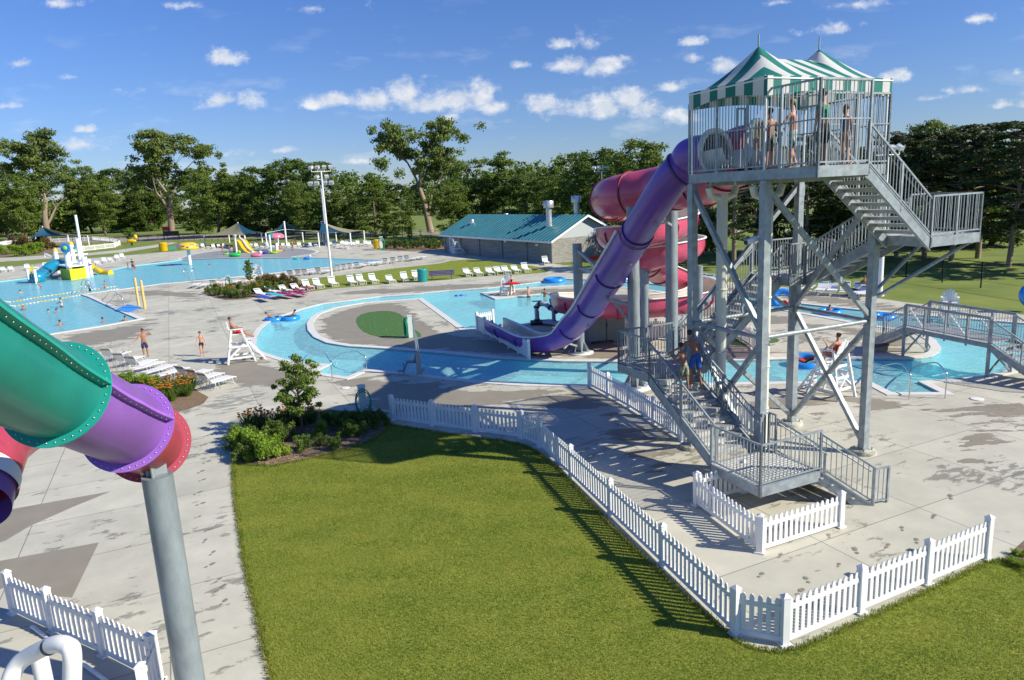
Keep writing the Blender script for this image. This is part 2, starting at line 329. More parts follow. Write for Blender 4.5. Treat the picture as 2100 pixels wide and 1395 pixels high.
def concrete(name, dry, wet_amt):
    m = bpy.data.materials.new(name); m.use_nodes = True; n = m.node_tree.nodes; l = m.node_tree.links; b = n['Principled BSDF']
    def mm(op, a, c=None, d=None):
        k = n.new('ShaderNodeMath'); k.operation = op
        for i, v in enumerate((a, c, d)):
            if v is None: continue
            if isinstance(v, (int, float)): k.inputs[i].default_value = v
            else: l.new(v, k.inputs[i])
        return k.outputs[0]
    tc = n.new('ShaderNodeTexCoord'); mp = n.new('ShaderNodeMapping'); mp.inputs['Rotation'].default_value = (0,0,R(-25)); l.new(tc.outputs['Object'], mp.inputs[0])
    sp = n.new('ShaderNodeSeparateXYZ'); l.new(mp.outputs[0], sp.inputs[0])
    def nz(sc, det=6, st=None, rough=.6):
        t = n.new('ShaderNodeTexNoise'); t.inputs['Scale'].default_value = sc; t.inputs['Detail'].default_value = det; t.inputs['Roughness'].default_value = rough
        if st: q = n.new('ShaderNodeMapping'); q.inputs['Scale'].default_value = st; l.new(mp.outputs[0], q.inputs[0]); l.new(q.outputs[0], t.inputs['Vector'])
        else: l.new(mp.outputs[0], t.inputs['Vector'])
        return t.outputs[0]
    def joint(o, step, off, w):
        f = mm('FRACT', mm('DIVIDE', mm('ADD', o, off), step)); d = mm('MULTIPLY', mm('ABSOLUTE', mm('SUBTRACT', f, .5)), step)   # .5*step at joint
        return mm('GREATER_THAN', d, step/2-w)
    jt = mm('MAXIMUM', joint(sp.outputs[0], 3.35, 1.05, .012), joint(sp.outputs[1], 2.75, .55, .012))
    # fine mottling
    mix1 = n.new('ShaderNodeMix'); mix1.data_type = 'RGBA'; r1 = n.new('ShaderNodeMapRange'); l.new(nz(.9, 9), r1.inputs[0]); r1.inputs[1].default_value = .3; r1.inputs[2].default_value = .7
    l.new(r1.outputs[0], mix1.inputs[0]); mix1.inputs[6].default_value = (*[x*.86 for x in dry], 1); mix1.inputs[7].default_value = (*[x*1.08 for x in dry], 1)
    # splashes, footprints and drips
    sp1 = n.new('ShaderNodeMapRange'); l.new(mm('ADD', mm('MULTIPLY', nz(.25, 3), .5), mm('MULTIPLY', nz(2.6, 5, (.55, 1.3, 1), .7), .5)), sp1.inputs[0]); sp1.inputs[1].default_value = wet_amt; sp1.inputs[2].default_value = wet_amt+.018
    # worn brown stains
    st = n.new('ShaderNodeMapRange'); l.new(nz(.5, 8, (.4, 1.2, 1)), st.inputs[0]); st.inputs[1].default_value = .60; st.inputs[2].default_value = .76; st.inputs[4].default_value = .35
    mix2 = n.new('ShaderNodeMix'); mix2.data_type = 'RGBA'; l.new(st.outputs[0], mix2.inputs[0]); l.new(mix1.outputs[2], mix2.inputs[6]); mix2.inputs[7].default_value = (.30, .25, .17, 1)
    mix3 = n.new('ShaderNodeMix'); mix3.data_type = 'RGBA'; mix3.blend_type = 'MULTIPLY'; l.new(mm('MULTIPLY', sp1.outputs[0], .85), mix3.inputs[0]); l.new(mix2.outputs[2], mix3.inputs[6]); mix3.inputs[7].default_value = (.50, .49, .45, 1)
    mix4 = n.new('ShaderNodeMix'); mix4.data_type = 'RGBA'; l.new(mm('MULTIPLY', jt, .75), mix4.inputs[0]); l.new(mix3.outputs[2], mix4.inputs[6]); mix4.inputs[7].default_value = (.13, .12, .11, 1)
    # slab to slab tone
    cx_ = n.new('ShaderNodeCombineXYZ'); l.new(mm('FLOOR', mm('ADD', mm('DIVIDE', mm('ADD', sp.outputs[0], 1.05), 3.35), 0.0)), cx_.inputs[0]); l.new(mm('FLOOR', mm('DIVIDE', mm('ADD', sp.outputs[1], .55), 2.75)), cx_.inputs[1])
    wn_ = n.new('ShaderNodeTexWhiteNoise'); l.new(cx_.outputs[0], wn_.inputs['Vector']); br_ = mm('ADD', mm('MULTIPLY', wn_.outputs['Value'], .13), .92)
    hs = n.new('ShaderNodeHueSaturation'); l.new(br_, hs.inputs['Value']); l.new(mix4.outputs[2], hs.inputs['Color']); l.new(hs.outputs[0], b.inputs['Base Color'])
    rr = n.new('ShaderNodeMapRange'); l.new(sp1.outputs[0], rr.inputs[0]); rr.inputs[3].default_value = .8; rr.inputs[4].default_value = .45; l.new(rr.outputs[0], b.inputs['Roughness'])
    bp = n.new('ShaderNodeBump'); bp.inputs['Strength'].default_value = .25; bp.inputs['Distance'].default_value = .01; l.new(nz(60, 4), bp.inputs['Height']); l.new(bp.outputs[0], b.inputs['Normal'])
    MATS[name] = m; return m
CONC = concrete('concrete', (.505, .49, .40), .555)
COPE = mat('pool_coping', (.66, .65, .61), .6, var=.08, scale=3, bump=.15)
struct(cdt([DECK], [RIVER, POOL], .004).build('pool_deck', CONC))
struct(cdt([ISLE], [], .004).build('island_deck', CONC))
# basins
FLOORR = mat('river_floor', (.30, .82, .92), .7, var=.06, scale=.5); FLOORP = mat('pool_floor', (.20, .70, .90), .7, var=.05, scale=.4); FLOORS = mat('shallow_floor', (.42, .68, .72), .7, var=.05)
def water(name, tint, sc=1.6, strength=.35, foam=.0, base=.3, dc=(.27,.66,.74)):
    m = bpy.data.materials.new(name); m.use_nodes = True; n = m.node_tree.nodes; l = m.node_tree.links; n.clear()
    out = n.new('ShaderNodeOutputMaterial'); tr = n.new('ShaderNodeBsdfTransparent'); gl = n.new('ShaderNodeBsdfGlossy'); df = n.new('ShaderNodeBsdfDiffuse')
    tr.inputs[0].default_value = (*tint, 1); gl.inputs['Roughness'].default_value = .12; df.inputs[0].default_value = (*dc, 1)
    tc = n.new('ShaderNodeTexCoord'); mp = n.new('ShaderNodeMapping'); mp.inputs['Scale'].default_value = (1, 1.5, 1); mp.inputs['Rotation'].default_value = (0,0,.3); l.new(tc.outputs['Object'], mp.inputs[0])
    t1 = n.new('ShaderNodeTexNoise'); t1.inputs['Scale'].default_value = sc; t1.inputs['Detail'].default_value = 6; t1.inputs['Roughness'].default_value = .6; t1.inputs['Distortion'].default_value = .6; l.new(mp.outputs[0], t1.inputs['Vector'])
    bp = n.new('ShaderNodeBump'); bp.inputs['Strength'].default_value = strength; bp.inputs['Distance'].default_value = .12; l.new(t1.outputs[0], bp.inputs['Height']); l.new(bp.outputs[0], gl.inputs['Normal'])
    fr = n.new('ShaderNodeFresnel'); fr.inputs['IOR'].default_value = 1.33; l.new(bp.outputs[0], fr.inputs['Normal'])
    # broken, foamy ripples: a little scattering at the crests
    t2 = n.new('ShaderNodeTexNoise'); t2.inputs['Scale'].default_value = sc*1.8; t2.inputs['Detail'].default_value = 8; t2.inputs['Roughness'].default_value = .72; t2.inputs['Distortion'].default_value = 1.2; l.new(mp.outputs[0], t2.inputs['Vector'])
    mr = n.new('ShaderNodeMapRange'); l.new(t2.outputs[0], mr.inputs[0]); mr.inputs[1].default_value = .50; mr.inputs[2].default_value = .72; mr.inputs[3].default_value = base; mr.inputs[4].default_value = foam
    m1 = n.new('ShaderNodeMixShader'); l.new(mr.outputs[0], m1.inputs[0]); l.new(tr.outputs[0], m1.inputs[1]); l.new(df.outputs[0], m1.inputs[2])
    fm_ = n.new('ShaderNodeMath'); fm_.operation = 'MULTIPLY'; fm_.inputs[1].default_value = .38; l.new(fr.outputs[0], fm_.inputs[0]); m2 = n.new('ShaderNodeMixShader'); l.new(fm_.outputs[0], m2.inputs[0]); l.new(m1.outputs[0], m2.inputs[1]); l.new(gl.outputs[0], m2.inputs[2]); l.new(m2.outputs[0], out.inputs[0])
    MATS[name] = m; return m
WRIV = water('river_water', (.86, .97, .99), 1.7, .4, .85, .38, (.40,.78,.78)); WPOOL = water('pool_water', (.80, .95, .99), 1.3, .35, .9, .55, (.30,.68,.76))
def walls(lp, z0, z1):
    m = MB(); n = len(lp)
    for i in range(n):
        a, b = lp[i], lp[(i+1) % n]; m.add([(a[0],a[1],z0),(b[0],b[1],z0),(b[0],b[1],z1),(a[0],a[1],z1)], [(0,1,2,3)])
    return m
def basin(name, lp, z, fm):
    struct(cdt([lp], [], z).build(name+'_floor', fm)); w_ = walls(lp, z, .002); struct(w_.build(name+'_wall', fm))
basin('river', RIVER, -.75, FLOORR); struct(walls(ISLE, -.75, .002).build('island_wall', FLOORR))
POOLN = P2([(-500,592),(0,578),(60,570),(190,563),(260,547),(320,540),(366,534),(430,529),(500,527),(590,528),(640,529),(700,531),(790,534)])
# the big pool's floor slopes from the beach edge down to the near side
pf = cdt([POOL], [], -1.2, [U(x, y) .to_2d() for x in range(0, 760, 60) for y in (548, 560, 575, 600, 640) if 0]); near = [Vector((p[0], p[1])) for p in POOLN]
vs2 = []
for x, y, z in pf.v:
    d = min((Vector((x, y))-((a+(b-a)*max(0, min(1, (Vector((x, y))-a).dot(b-a)/(b-a).length_squared)))).to_2d()).length for a, b in zip(near, near[1:]))
    vs2.append((x, y, -.10-min(.95, d*.05)))
pf.v = vs2; struct(pf.build('pool_floor', FLOORP)); struct(walls(POOL, -1.4, .002).build('pool_wall', FLOORP))
struct(cdt([RIVER], [ISLE], -.055).build('river_water', WRIV)); struct(cdt([POOL], [], -.055).build('pool_water', WPOOL))
def coping(name, lp, wd, inward, skip=None):
    o = offset(lp, -wd if inward else wd); n = len(lp); m = MB(); z = .035
    for i in range(n):
        j = (i+1) % n
        if skip and skip(i): continue
        a, b, c, d = lp[i], lp[j], o[j], o[i]
        vs = [(a[0],a[1],z),(b[0],b[1],z),(c[0],c[1],z),(d[0],d[1],z),(a[0],a[1],-.10),(b[0],b[1],-.10),(c[0],c[1],.0),(d[0],d[1],.0)]
        m.add(vs, [(0,1,2,3),(0,4,5,1),(2,6,7,3)])
    struct(m.build(name, COPE))
coping('river_coping', RIVER, .34, False); coping('island_coping', ISLE, .42, True); coping('pool_coping', POOL, .42, False, lambda i: 1 <= i <= 12)
# lawns, beds, turf
L1 = P2([(478,952),(482,1020),(500,1150),(528,1270),(556,1397),(590,1560),(900,1900),(2600,1900),(2500,1400),(2300,1190),(2130,1196),(2058,1150),(2022,1156),(1903,1212),(1766,1274),(1690,1308),(1640,1330),(1600,1338),(1560,1334),(1520,1320),(1480,1290),(1359,1180),(1252,1078),(1172,993),(1140,958),(1100,927),(1071,913),(1030,905),(976,899),(889,886),(806,873),(795,868),(790,886),(762,905),(700,926),(640,941),(560,957)])
BED1 = P2([(478,950),(470,916),(480,896),(505,876),(540,862),(600,850),(655,840),(700,843),(745,851),(800,863),(790,884),(762,903),(700,924),(640,939),(560,955)])
BEDL = P2([(180,820),(225,780),(300,772),(400,800),(428,815),(418,828),(392,838),(350,850),(300,880),(200,880)])
BEDR = P2([(2056,1150),(2103,1108),(2250,1050),(2400,1080),(2350,1180),(2140,1193)])
L2 = P2([(560,606),(575,583),(600,576),(700,565),(820,549.5),(900,541),(925,535),(960,532),(1010,536),(1066,542),(1110,549),(1128,555),(1120,559),(1080,562.5),(1000,567),(947,570),(920,574),(867,578),(813,581),(768,585),(684,592),(640,598)])
BEDM = P2([(412,600),(430,594),(470,588),(520,583),(575,580),(600,577),(640,583),(660,590),(640,598),(590,603),(530,607),(505,614),(465,616),(440,611)])
TURF1 = P2([(727,655),(745,642),(790,637),(815,641),(835,655),(845,672),(869,690),(850,694),(800,694),(765,690),(738,678)])
TURF2 = P2([(1470,672),(1490,667),(1530,668),(1575,687),(1601,698),(1592,704),(1500,712),(1455,690)])
BEDF = P2([(783,514),(851,516),(912,513),(912,500),(850,498),(790,500)])
BEDP = P2([(-40,530),(60,524),(120,519),(170,512),(165,500),(80,505),(0,515),(-60,520)])
struct(cdt([L1], [], .010).build('lawn_near', LAWN)); struct(cdt([L2], [], .010).build('lawn_middle', LAWN))
for n_, p_, m_ in (('bed_near', BED1, MULCH), ('bed_left', BEDL, MULCH), ('bed_right', BEDR, MULCH), ('bed_middle', BEDM, MULCH), ('bed_far', BEDF, MULCH), ('bed_playground', BEDP, MULCH)): struct(cdt([p_], [], .016).build(n_, m_))
for n_, p_ in (('turf_left', TURF1), ('turf_right', TURF2)): struct(cdt([smoothpoly(p_, 1)], [], .012).build(n_, TURF))
GRAVEL = mat('gravel', (.30,.25,.19), .95, var=.15, scale=.4, bump=.3)
struct(cdt([P2([(-400,510),(0,492),(200,487),(330,483),(560,480),(800,476),(1000,478),(1000,482),(800,481),(560,487),(400,492),(330,494),(200,497),(0,503),(-400,524)])], [], .006).build('gravel_road', GRAVEL))
struct(cdt([P2([(-300,545),(-40,532),(60,526),(170,520),(240,513),(300,505),(352,497),(364,498),(312,509),(252,518),(100,531),(-40,540),(-300,555)])], [], .008).build('path', CONC))
struct(cdt([P2([(1120,482),(1500,472),(2100,462),(2700,440),(2700,447),(2100,467),(1500,476),(1120,486)])], [], .006).build('road', CONC))
# splash pad: a wet round pad with a white rim line
PAD = smoothpoly(P2([(366,534),(380,526),(420,518),(480,511),(560,508),(620,510),(652,515),(640,521),(600,526),(590,529),(500,528),(430,530)]), 2)
PADM = mat('splash_pad', (.30,.31,.30), .45, var=.10, scale=.6)
struct(cdt([PAD], [], .008).build('splash_pad', PADM))
rim = MB(); po = offset(PAD, .55)
for i in range(len(PAD)):
    j = (i+1) % len(PAD); rim.add([(PAD[i][0],PAD[i][1],.012),(PAD[j][0],PAD[j][1],.012),(po[j][0],po[j][1],.012),(po[i][0],po[i][1],.012)], [(0,1,2,3)])
struct(rim.build('splash_pad_rim', COPE))
# wet concrete: sheets with an edge broken up by noise
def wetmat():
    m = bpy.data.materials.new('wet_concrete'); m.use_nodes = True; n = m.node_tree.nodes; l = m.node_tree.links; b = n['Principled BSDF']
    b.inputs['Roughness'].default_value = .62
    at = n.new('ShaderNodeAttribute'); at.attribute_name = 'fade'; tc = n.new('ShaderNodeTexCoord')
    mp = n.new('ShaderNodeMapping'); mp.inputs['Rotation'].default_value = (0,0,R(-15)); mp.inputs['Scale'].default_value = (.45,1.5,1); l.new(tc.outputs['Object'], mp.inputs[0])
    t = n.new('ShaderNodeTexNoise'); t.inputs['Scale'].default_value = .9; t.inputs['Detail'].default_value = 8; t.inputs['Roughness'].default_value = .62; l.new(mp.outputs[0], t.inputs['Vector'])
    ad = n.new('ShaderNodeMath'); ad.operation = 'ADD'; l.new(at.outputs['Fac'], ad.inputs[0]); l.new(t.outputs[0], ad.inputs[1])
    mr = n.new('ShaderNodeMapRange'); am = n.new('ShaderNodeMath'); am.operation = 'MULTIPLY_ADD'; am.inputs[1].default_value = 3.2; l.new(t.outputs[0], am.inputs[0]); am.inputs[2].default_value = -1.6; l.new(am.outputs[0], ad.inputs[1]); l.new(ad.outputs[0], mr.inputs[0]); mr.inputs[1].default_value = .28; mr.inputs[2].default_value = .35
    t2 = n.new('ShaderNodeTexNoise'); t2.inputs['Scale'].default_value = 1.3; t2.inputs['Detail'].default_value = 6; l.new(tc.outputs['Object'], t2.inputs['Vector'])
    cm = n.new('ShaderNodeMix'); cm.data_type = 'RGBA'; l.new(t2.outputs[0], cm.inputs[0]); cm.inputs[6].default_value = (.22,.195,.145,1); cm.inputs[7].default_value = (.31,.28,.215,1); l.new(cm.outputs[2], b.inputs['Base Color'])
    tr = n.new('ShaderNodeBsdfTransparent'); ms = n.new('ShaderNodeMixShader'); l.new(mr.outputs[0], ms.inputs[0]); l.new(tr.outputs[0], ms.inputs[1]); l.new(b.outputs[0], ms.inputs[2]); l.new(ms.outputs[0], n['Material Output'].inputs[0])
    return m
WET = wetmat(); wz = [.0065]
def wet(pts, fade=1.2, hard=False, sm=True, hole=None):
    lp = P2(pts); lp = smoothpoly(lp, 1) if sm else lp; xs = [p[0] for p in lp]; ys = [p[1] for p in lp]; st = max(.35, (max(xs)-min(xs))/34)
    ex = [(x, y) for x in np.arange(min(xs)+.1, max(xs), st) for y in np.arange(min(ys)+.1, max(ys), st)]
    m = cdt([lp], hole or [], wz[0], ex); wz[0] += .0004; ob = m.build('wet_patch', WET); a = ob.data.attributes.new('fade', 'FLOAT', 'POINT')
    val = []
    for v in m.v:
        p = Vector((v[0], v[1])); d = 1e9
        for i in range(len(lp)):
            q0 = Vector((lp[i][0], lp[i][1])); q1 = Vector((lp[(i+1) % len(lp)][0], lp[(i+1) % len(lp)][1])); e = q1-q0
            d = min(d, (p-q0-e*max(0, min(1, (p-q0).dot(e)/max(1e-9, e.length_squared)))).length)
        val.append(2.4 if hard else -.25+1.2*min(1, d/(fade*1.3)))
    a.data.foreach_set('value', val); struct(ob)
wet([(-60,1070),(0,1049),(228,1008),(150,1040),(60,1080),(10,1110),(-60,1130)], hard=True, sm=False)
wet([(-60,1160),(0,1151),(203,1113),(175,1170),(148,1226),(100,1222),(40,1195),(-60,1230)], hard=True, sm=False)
RH = [RIVER, POOL]
wet([(480,560),(640,612),(900,600),(1100,586),(1300,575),(1300,566),(1100,574),(900,582),(760,592),(640,600),(560,622),(500,650),(470,690),(500,705),(560,650),(600,640)], 2.0, hole=RH)
wet([(640,760),(620,790),(700,850),(800,870),(900,860),(1060,850),(1180,880),(1300,860),(1330,800),(1200,789),(1000,782),(900,772),(800,760),(740,762)], 2.2, hole=RH)
wet([(500,700),(440,745),(400,770),(470,800),(560,800),(640,800),(700,780),(640,762),(590,742),(530,728)], 1.2, hole=RH)
wet([(1300,800),(1450,800),(1640,790),(1790,790),(1840,812),(1960,820),(2100,790),(2250,830),(2250,900),(2000,880),(1850,860),(1700,850),(1550,870),(1400,880)], 2.4, hole=RH)
wet([(2040,760),(2120,760),(2160,830),(2100,960),(1990,1000),(1900,930),(1900,860),(2000,850)], 2.2, hole=RH)
wet([(100,690),(283,660),(320,640),(345,660),(320,690),(230,710),(150,720),(60,715)], 2.0, hole=RH)
wet([(220,600),(330,590),(440,596),(470,615),(400,620),(300,612),(240,612)], 3., hole=RH)
wet([(1430,580),(1600,592),(1800,616),(1990,642),(2100,650),(2100,662),(1900,646),(1720,630),(1580,612),(1440,594)], 1.6, hole=RH)
wet([(1180,800),(1300,800),(1420,900),(1440,1010),(1330,1060),(1200,960),(1120,900)], 3.5, hole=RH)
def wisle(pts, f): wet(pts, f, hole=[])
wisle([(660,700),(720,712),(900,722),(1100,736),(1300,739),(1300,700),(1100,700),(960,690),(900,672),(860,640),(840,618),(760,622),(690,636),(640,655),(640,680)], 1.0)
wisle([(1300,610),(1500,628),(1700,660),(1860,682),(1915,706),(1905,725),(1860,733),(1600,734),(1500,738),(1320,738),(1400,700),(1600,716),(1800,712),(1700,680),(1500,660),(1320,640)], 1.4)
wisle([(1000,600),(1100,592),(1250,590),(1300,600),(1180,600),(1015,611)], .8)
# small white numbers and letters of depth markings along the coping
MARKM = mat('marking_paint', (.7,.7,.68), .6)
def mark(px, py, txt, size=.16, rz=None, z=.040):
    c = bpy.data.curves.new('t', 'FONT'); c.body = txt; c.size = size; c.align_x = 'CENTER'; o = bpy.data.objects.new('t', c); me = bpy.data.meshes.new_from_object(o); bpy.data.objects.remove(o)
    ob = bpy.data.objects.new('depth_marking', me); me.materials.clear(); me.materials.append(MARKM); COL.objects.link(ob); p = U(px, py); ob.location = (p.x, p.y, z); ob.rotation_euler = (0,0,rz or 0); struct(ob)
mark(1028, 798, '3 FT', .24, .02, .012); mark(1990, 790, '3 FT', .24, .1, .012); mark(1118, 727, '3 FT', .2, 0, .012); mark(975, 727, '3 FT', .2, 0, .012)
def lid(px, py, r, nm='drain_cover'):
    p = U(px, py); return tag(MB().lathe([(r, 0), (r, .012), (r*.85, .016), (1e-4, .016)], (p.x, p.y, .011), 20).build(nm, MARKM), None, None)
for i, (x, y, r, lb) in enumerate(((708, 796, .19, 'round white drain cover in the wet deck left of the hose stand'), (2003, 819, .22, 'round white drain cover on the deck right of the pool steps'), (1108, 553, .4, 'pale round lid in the lawn by the end of the chaise row'), (957, 556, .5, 'pale oval lid in the lawn between bench and pump house'), (1014, 549, .5, 'pale oval lid in the middle of the lawn before the pump house'))):
    tag(lid(x, y, r), lb, 'drain cover', 'round covers set in the ground')

# wet footprints crossing the pavement
fpm = MB(); random.seed(12)
FPX_ = [(423,895),(418,912),(426,930),(424,948),(412,968),(415,985),(406,1012),(412,1034),(406,1061),(428,1087),(420,1110),(436,1135),(430,1160),(448,1190),(452,1207),(458,1236),(1640,1215),(1655,1190),(1680,1240),(1720,1160),(1755,1130),(1790,1170),(1820,1120),(1600,1140),(1560,1180),(1470,1230),(1850,1085),(1880,1110),(1915,1060),(1950,1020),(1700,1100),(330,770),(322,755),(335,742),(345,752),(352,735)]
for i, (x, y) in enumerate(FPX_):
    p = U(x, y); a_ = random.uniform(-.5, .5)+1.2; d = Vector((math.cos(a_), math.sin(a_), 0)); n_ = Vector((-d.y, d.x, 0)); s_ = random.uniform(.7, 1.2)
    for c_, rx, ry in ((d*.07*s_, .075*s_, .05*s_), (d*-.09*s_, .045*s_, .035*s_)): fpm.add([p+c_+d*rx*math.cos(t)*(1+random.uniform(-.2,.2))+n_*ry*math.sin(t)*(1+random.uniform(-.2,.2))+Vector((0,0,.0135)) for t in np.linspace(0, 2*PI, 10)[:-1]], [tuple(range(9))])
struct(fpm.build('wet_footprints', mat('wet_print', (.24,.215,.165), .6, var=.1)))
# ---------------------------------------------------------------- slide tower
TH = R(24); EX = Vector((math.cos(TH), math.sin(TH), 0)); EB = Vector((math.sin(TH), -math.cos(TH), 0)); TA = Vector((5.45, 20.9, 0))
def W(a, b, z=0.0): return TA+EX*a+EB*b+Vector((0, 0, z))
tw = thing('slide_tower', 'tall galvanized steel slide tower with switchback stairs and railed deck under a striped canopy', 'slide tower', tuple(W(2, 1.5)))
PZ, Z1, Z2, Z3, Z4 = 8.33, 6.40, 5.02, 2.62, .86
posts = {'A': (0, 0), 'B': (0, 2.88), 'C': (4.15, 0), 'D': (3.95, 2.95)}
for k, (a, b) in posts.items():
    m = MB(); m.vbar(W(a, b, .12), W(a, b, PZ-.26), .21, .21, TH); m.vbar(W(a, b, 0.01), W(a, b, .12), .5, .5, TH)
    for sx_ in (-.17, .17):
        for sy_ in (-.17, .17): m.tube([W(a+sx_, b+sy_, .12), W(a+sx_, b+sy_, .2)], .02, 6)
    for z in (4.0, 7.7): m.vbar(W(a, b, z-.16), W(a, b, z+.16), .235, .235, TH)
    m.build('tower_post', GALV, tw)
for k, (a, b) in posts.items(): MB().lathe([(.36, 0.0), (.36, .10), (.34, .12), (1e-4, .12)], W(a, b, .001), 24).build('footing', MATS['concrete'], tw)
def brace(p, q, s=.125, nm='brace', round_=False):
    m = MB(); m.tube([p, q], s/2, 10) if round_ else m.bar(p, q, s)
    if not round_:
        for t in (.18, .36, .54, .72, .86): c = Vector(p).lerp(Vector(q), t); d = (Vector(q)-Vector(p)).normalized()*.012; m.bar(c-d, c+d, s*1.12)
    m.build(nm, GALV, tw)
A_, B_, C_, D_ = posts['A'], posts['B'], posts['C'], posts['D']
for p, q in ((A_, B_), (B_, D_), (D_, C_), (C_, A_)):
    brace(W(*p, 4.0), W(*q, 4.0), .12, 'tie_beam', True)
brace(W(*A_, 7.9), W(*B_, 4.1)); brace(W(*B_, 7.9), W(*D_, 4.1)); brace(W(*D_, 7.6), W(*C_, 4.1)); brace(W(*C_, 7.9), W(*A_, 4.1))
brace(W(*B_, 3.9), W(*A_, .3)); brace(W(*A_, 3.9), W(*B_, .3)); brace(W(*C_, 3.9), W(*D_, .3)); brace(W(*D_, 3.9), W(*C_, .3)); brace(W(*A_, 3.9), W(*C_, .3))
# cream water mains rising inside the tower
for (a, b, r) in ((.62, .55, .155), (.42, 2.5, .16)):
    m = MB(); m.tube([W(a, b, 0), W(a, b, 7.75)], r, 20)
    for z in (1.9, 3.1, 5.0, 6.1): m.lathe([(r+.004, z-.025), (r+.02, z-.025), (r+.02, z+.025), (r+.004, z+.025)], W(a, b, 0), 20)
    m.tube([W(a-.5, b, 7.95), W(a-.42, b, 7.72), W(a-.2, b, 7.66), W(a+.2, b, 7.66), W(a+.42, b, 7.72), W(a+.5, b, 7.95)], .10, 12)
    m.build('water_main', CREAMP, tw)
# deck
def slab(name, poly, z, fd=.26):
    m = MB(); pts = [W(a, b) for a, b in poly]; m.prism(pts, z-.05, z-.004); m.build(name, GRATE, tw)
    e = MB(); n = len(poly)
    for i in range(n):
        p, q = W(*poly[i], z-fd/2+.02), W(*poly[(i+1) % n], z-fd/2+.02); d = (q-p).normalized()*.03; e.bar(p-d, q+d, .06, fd)
    e.build('fascia', GALV, tw)
    # plank gaps as raised strips
    s = MB(); a0 = min(p[0] for p in poly); a1 = max(p[0] for p in poly); b0 = min(p[1] for p in poly); b1 = max(p[1] for p in poly); k = b0+.05
    while k < b1-.03:
        xs = []
        for i in range(n):
            (ax, bx), (cx, dx) = poly[i], poly[(i+1) % n]
            if (bx > k) != (dx > k): xs.append(ax+(k-bx)/(dx-bx)*(cx-ax))
        xs.sort()
        for x0, x1 in zip(xs[::2], xs[1::2]):
            if x1-x0 > .1: s.bar(W(x0+.04, k, z+.003), W(x1-.04, k, z+.003), .05, .014)
        k += .11
    s.build('decking', GRATE, tw)
slab('deck', [(0, -.15), (4.05, -.15), (4.05, 3.1), (1.65, 3.1), (1.65, 4.5), (0, 4.5)], PZ)
bm_ = MB()
for b in (.7, 1.7, 2.7, 3.8): bm_.bar(W(.05, b, PZ-.24), W(1.6 if b > 3.1 else 4.15, b, PZ-.24), .09, .2)
bm_.build('floor_beam', GALV, tw)
def rail(name, pts, h=1.07, tall=0, parent=None, post=.055, step=.115, hand=True, loc=W, every=1.3, raw=False, lower=.10):
    """pts: (a,b,z) of the walking surface; balusters, top rail, mid rail and posts along it"""
    m = MB(); P = [(loc(*p) if not raw else Vector(p)) for p in pts]
    H = h+tall; up = Vector((0, 0, 1))
    for p, q in zip(P, P[1:]):
        L_ = (q-p).to_2d().length; n = max(1, int(L_/step)); dr = (q-p)
        m.bar(p+up*H, q+up*H, .045, .045); m.bar(p+up*lower, q+up*lower, .04, .035)
        if tall: m.bar(p+up*h, q+up*h, .05, .03)
        rz = math.atan2(dr.y, dr.x)
        for i in range(1, n): c = p.lerp(q, i/n); m.vbar(c+up*lower, c+up*H, .017, .017, rz)
        k = max(1, round(L_/every))
        for i in range(k+1): c = p.lerp(q, i/k); m.vbar(c-up*.26, c+up*(H+.02), post, post, rz)
    m.build(name, GALV, parent or tw)
T = .88
rail('tall_guard_rail', [(0, -.15, PZ), (0, 4.5, PZ)], tall=T); rail('tall_guard_rail', [(0, 4.5, PZ), (1.65, 4.5, PZ)], tall=T)
rail('tall_guard_rail', [(1.65, 3.12, PZ), (4.05, 3.12, PZ), (4.05, -.15, PZ)], tall=T-.1); rail('tall_guard_rail', [(4.05, -.15, PZ), (3.4, -.15, PZ)], tall=T-.1)
rail('tall_guard_rail', [(2.05, -.15, PZ), (1.75, -.15, PZ)], tall=T-.1)
def flight(a0, b0, z0, a1, b1, z1, wa, wb, n, name='stair_flight'):
    """stairs from the top edge (a0,b0) to the foot (a1,b1); (wa,wb) is the width vector"""
    t = MB(); s = MB(); A0, A1 = Vector((a0, b0, z0)), Vector((a1, b1, z1)); Wd = Vector((wa, wb, 0)); run = (A1-A0)/n; ra = Vector((run.x, run.y, 0))
    for i in range(1, n):
        z = z0+(z1-z0)*i/n; c0 = A0+run*(i-.5)-Vector((0, 0, 0)); p = Vector((c0.x, c0.y, z)); q = p+Wd
        t.bar(W(*p), W(*q), ra.length*1.06, .035); f = -ra*.5
        t.bar(W(*(p-f*.0+ra*.50+Vector((0, 0, -.05)))), W(*(q+ra*.50+Vector((0, 0, -.05)))), .02, .09)
    for o in (Vector((0, 0, 0)), Wd):
        s = MB(); s.bar(W(*(A0+o+Vector((0, 0, -.16)))), W(*(A1+o+Vector((0, 0, -.16)))), .055, .30)
        s.bar(W(*(A0+o+Vector((0, 0, 0.0)))), W(*(A1+o+Vector((0, 0, 0.0)))), .075, .02); s.bar(W(*(A0+o+Vector((0, 0, -.32)))), W(*(A1+o+Vector((0, 0, -.32)))), .075, .02); s.build('stringer', GALV, tw)
    t.build('treads', GRATE, tw)
    for o in (Vector((0, 0, 0)), Wd):
        p, q = A0+o, A1+o
        rail('stair_rail', [tuple(p), tuple(q)], .98)
        hr = MB(); i_ = (Wd if o.length < .01 else -Wd).normalized()*.09; hr.tube([W(*(p+i_+Vector((0, 0, .86)))), W(*(q+i_+Vector((0, 0, .86))))], .02, 8); hr.build('handrail', GALV, tw)
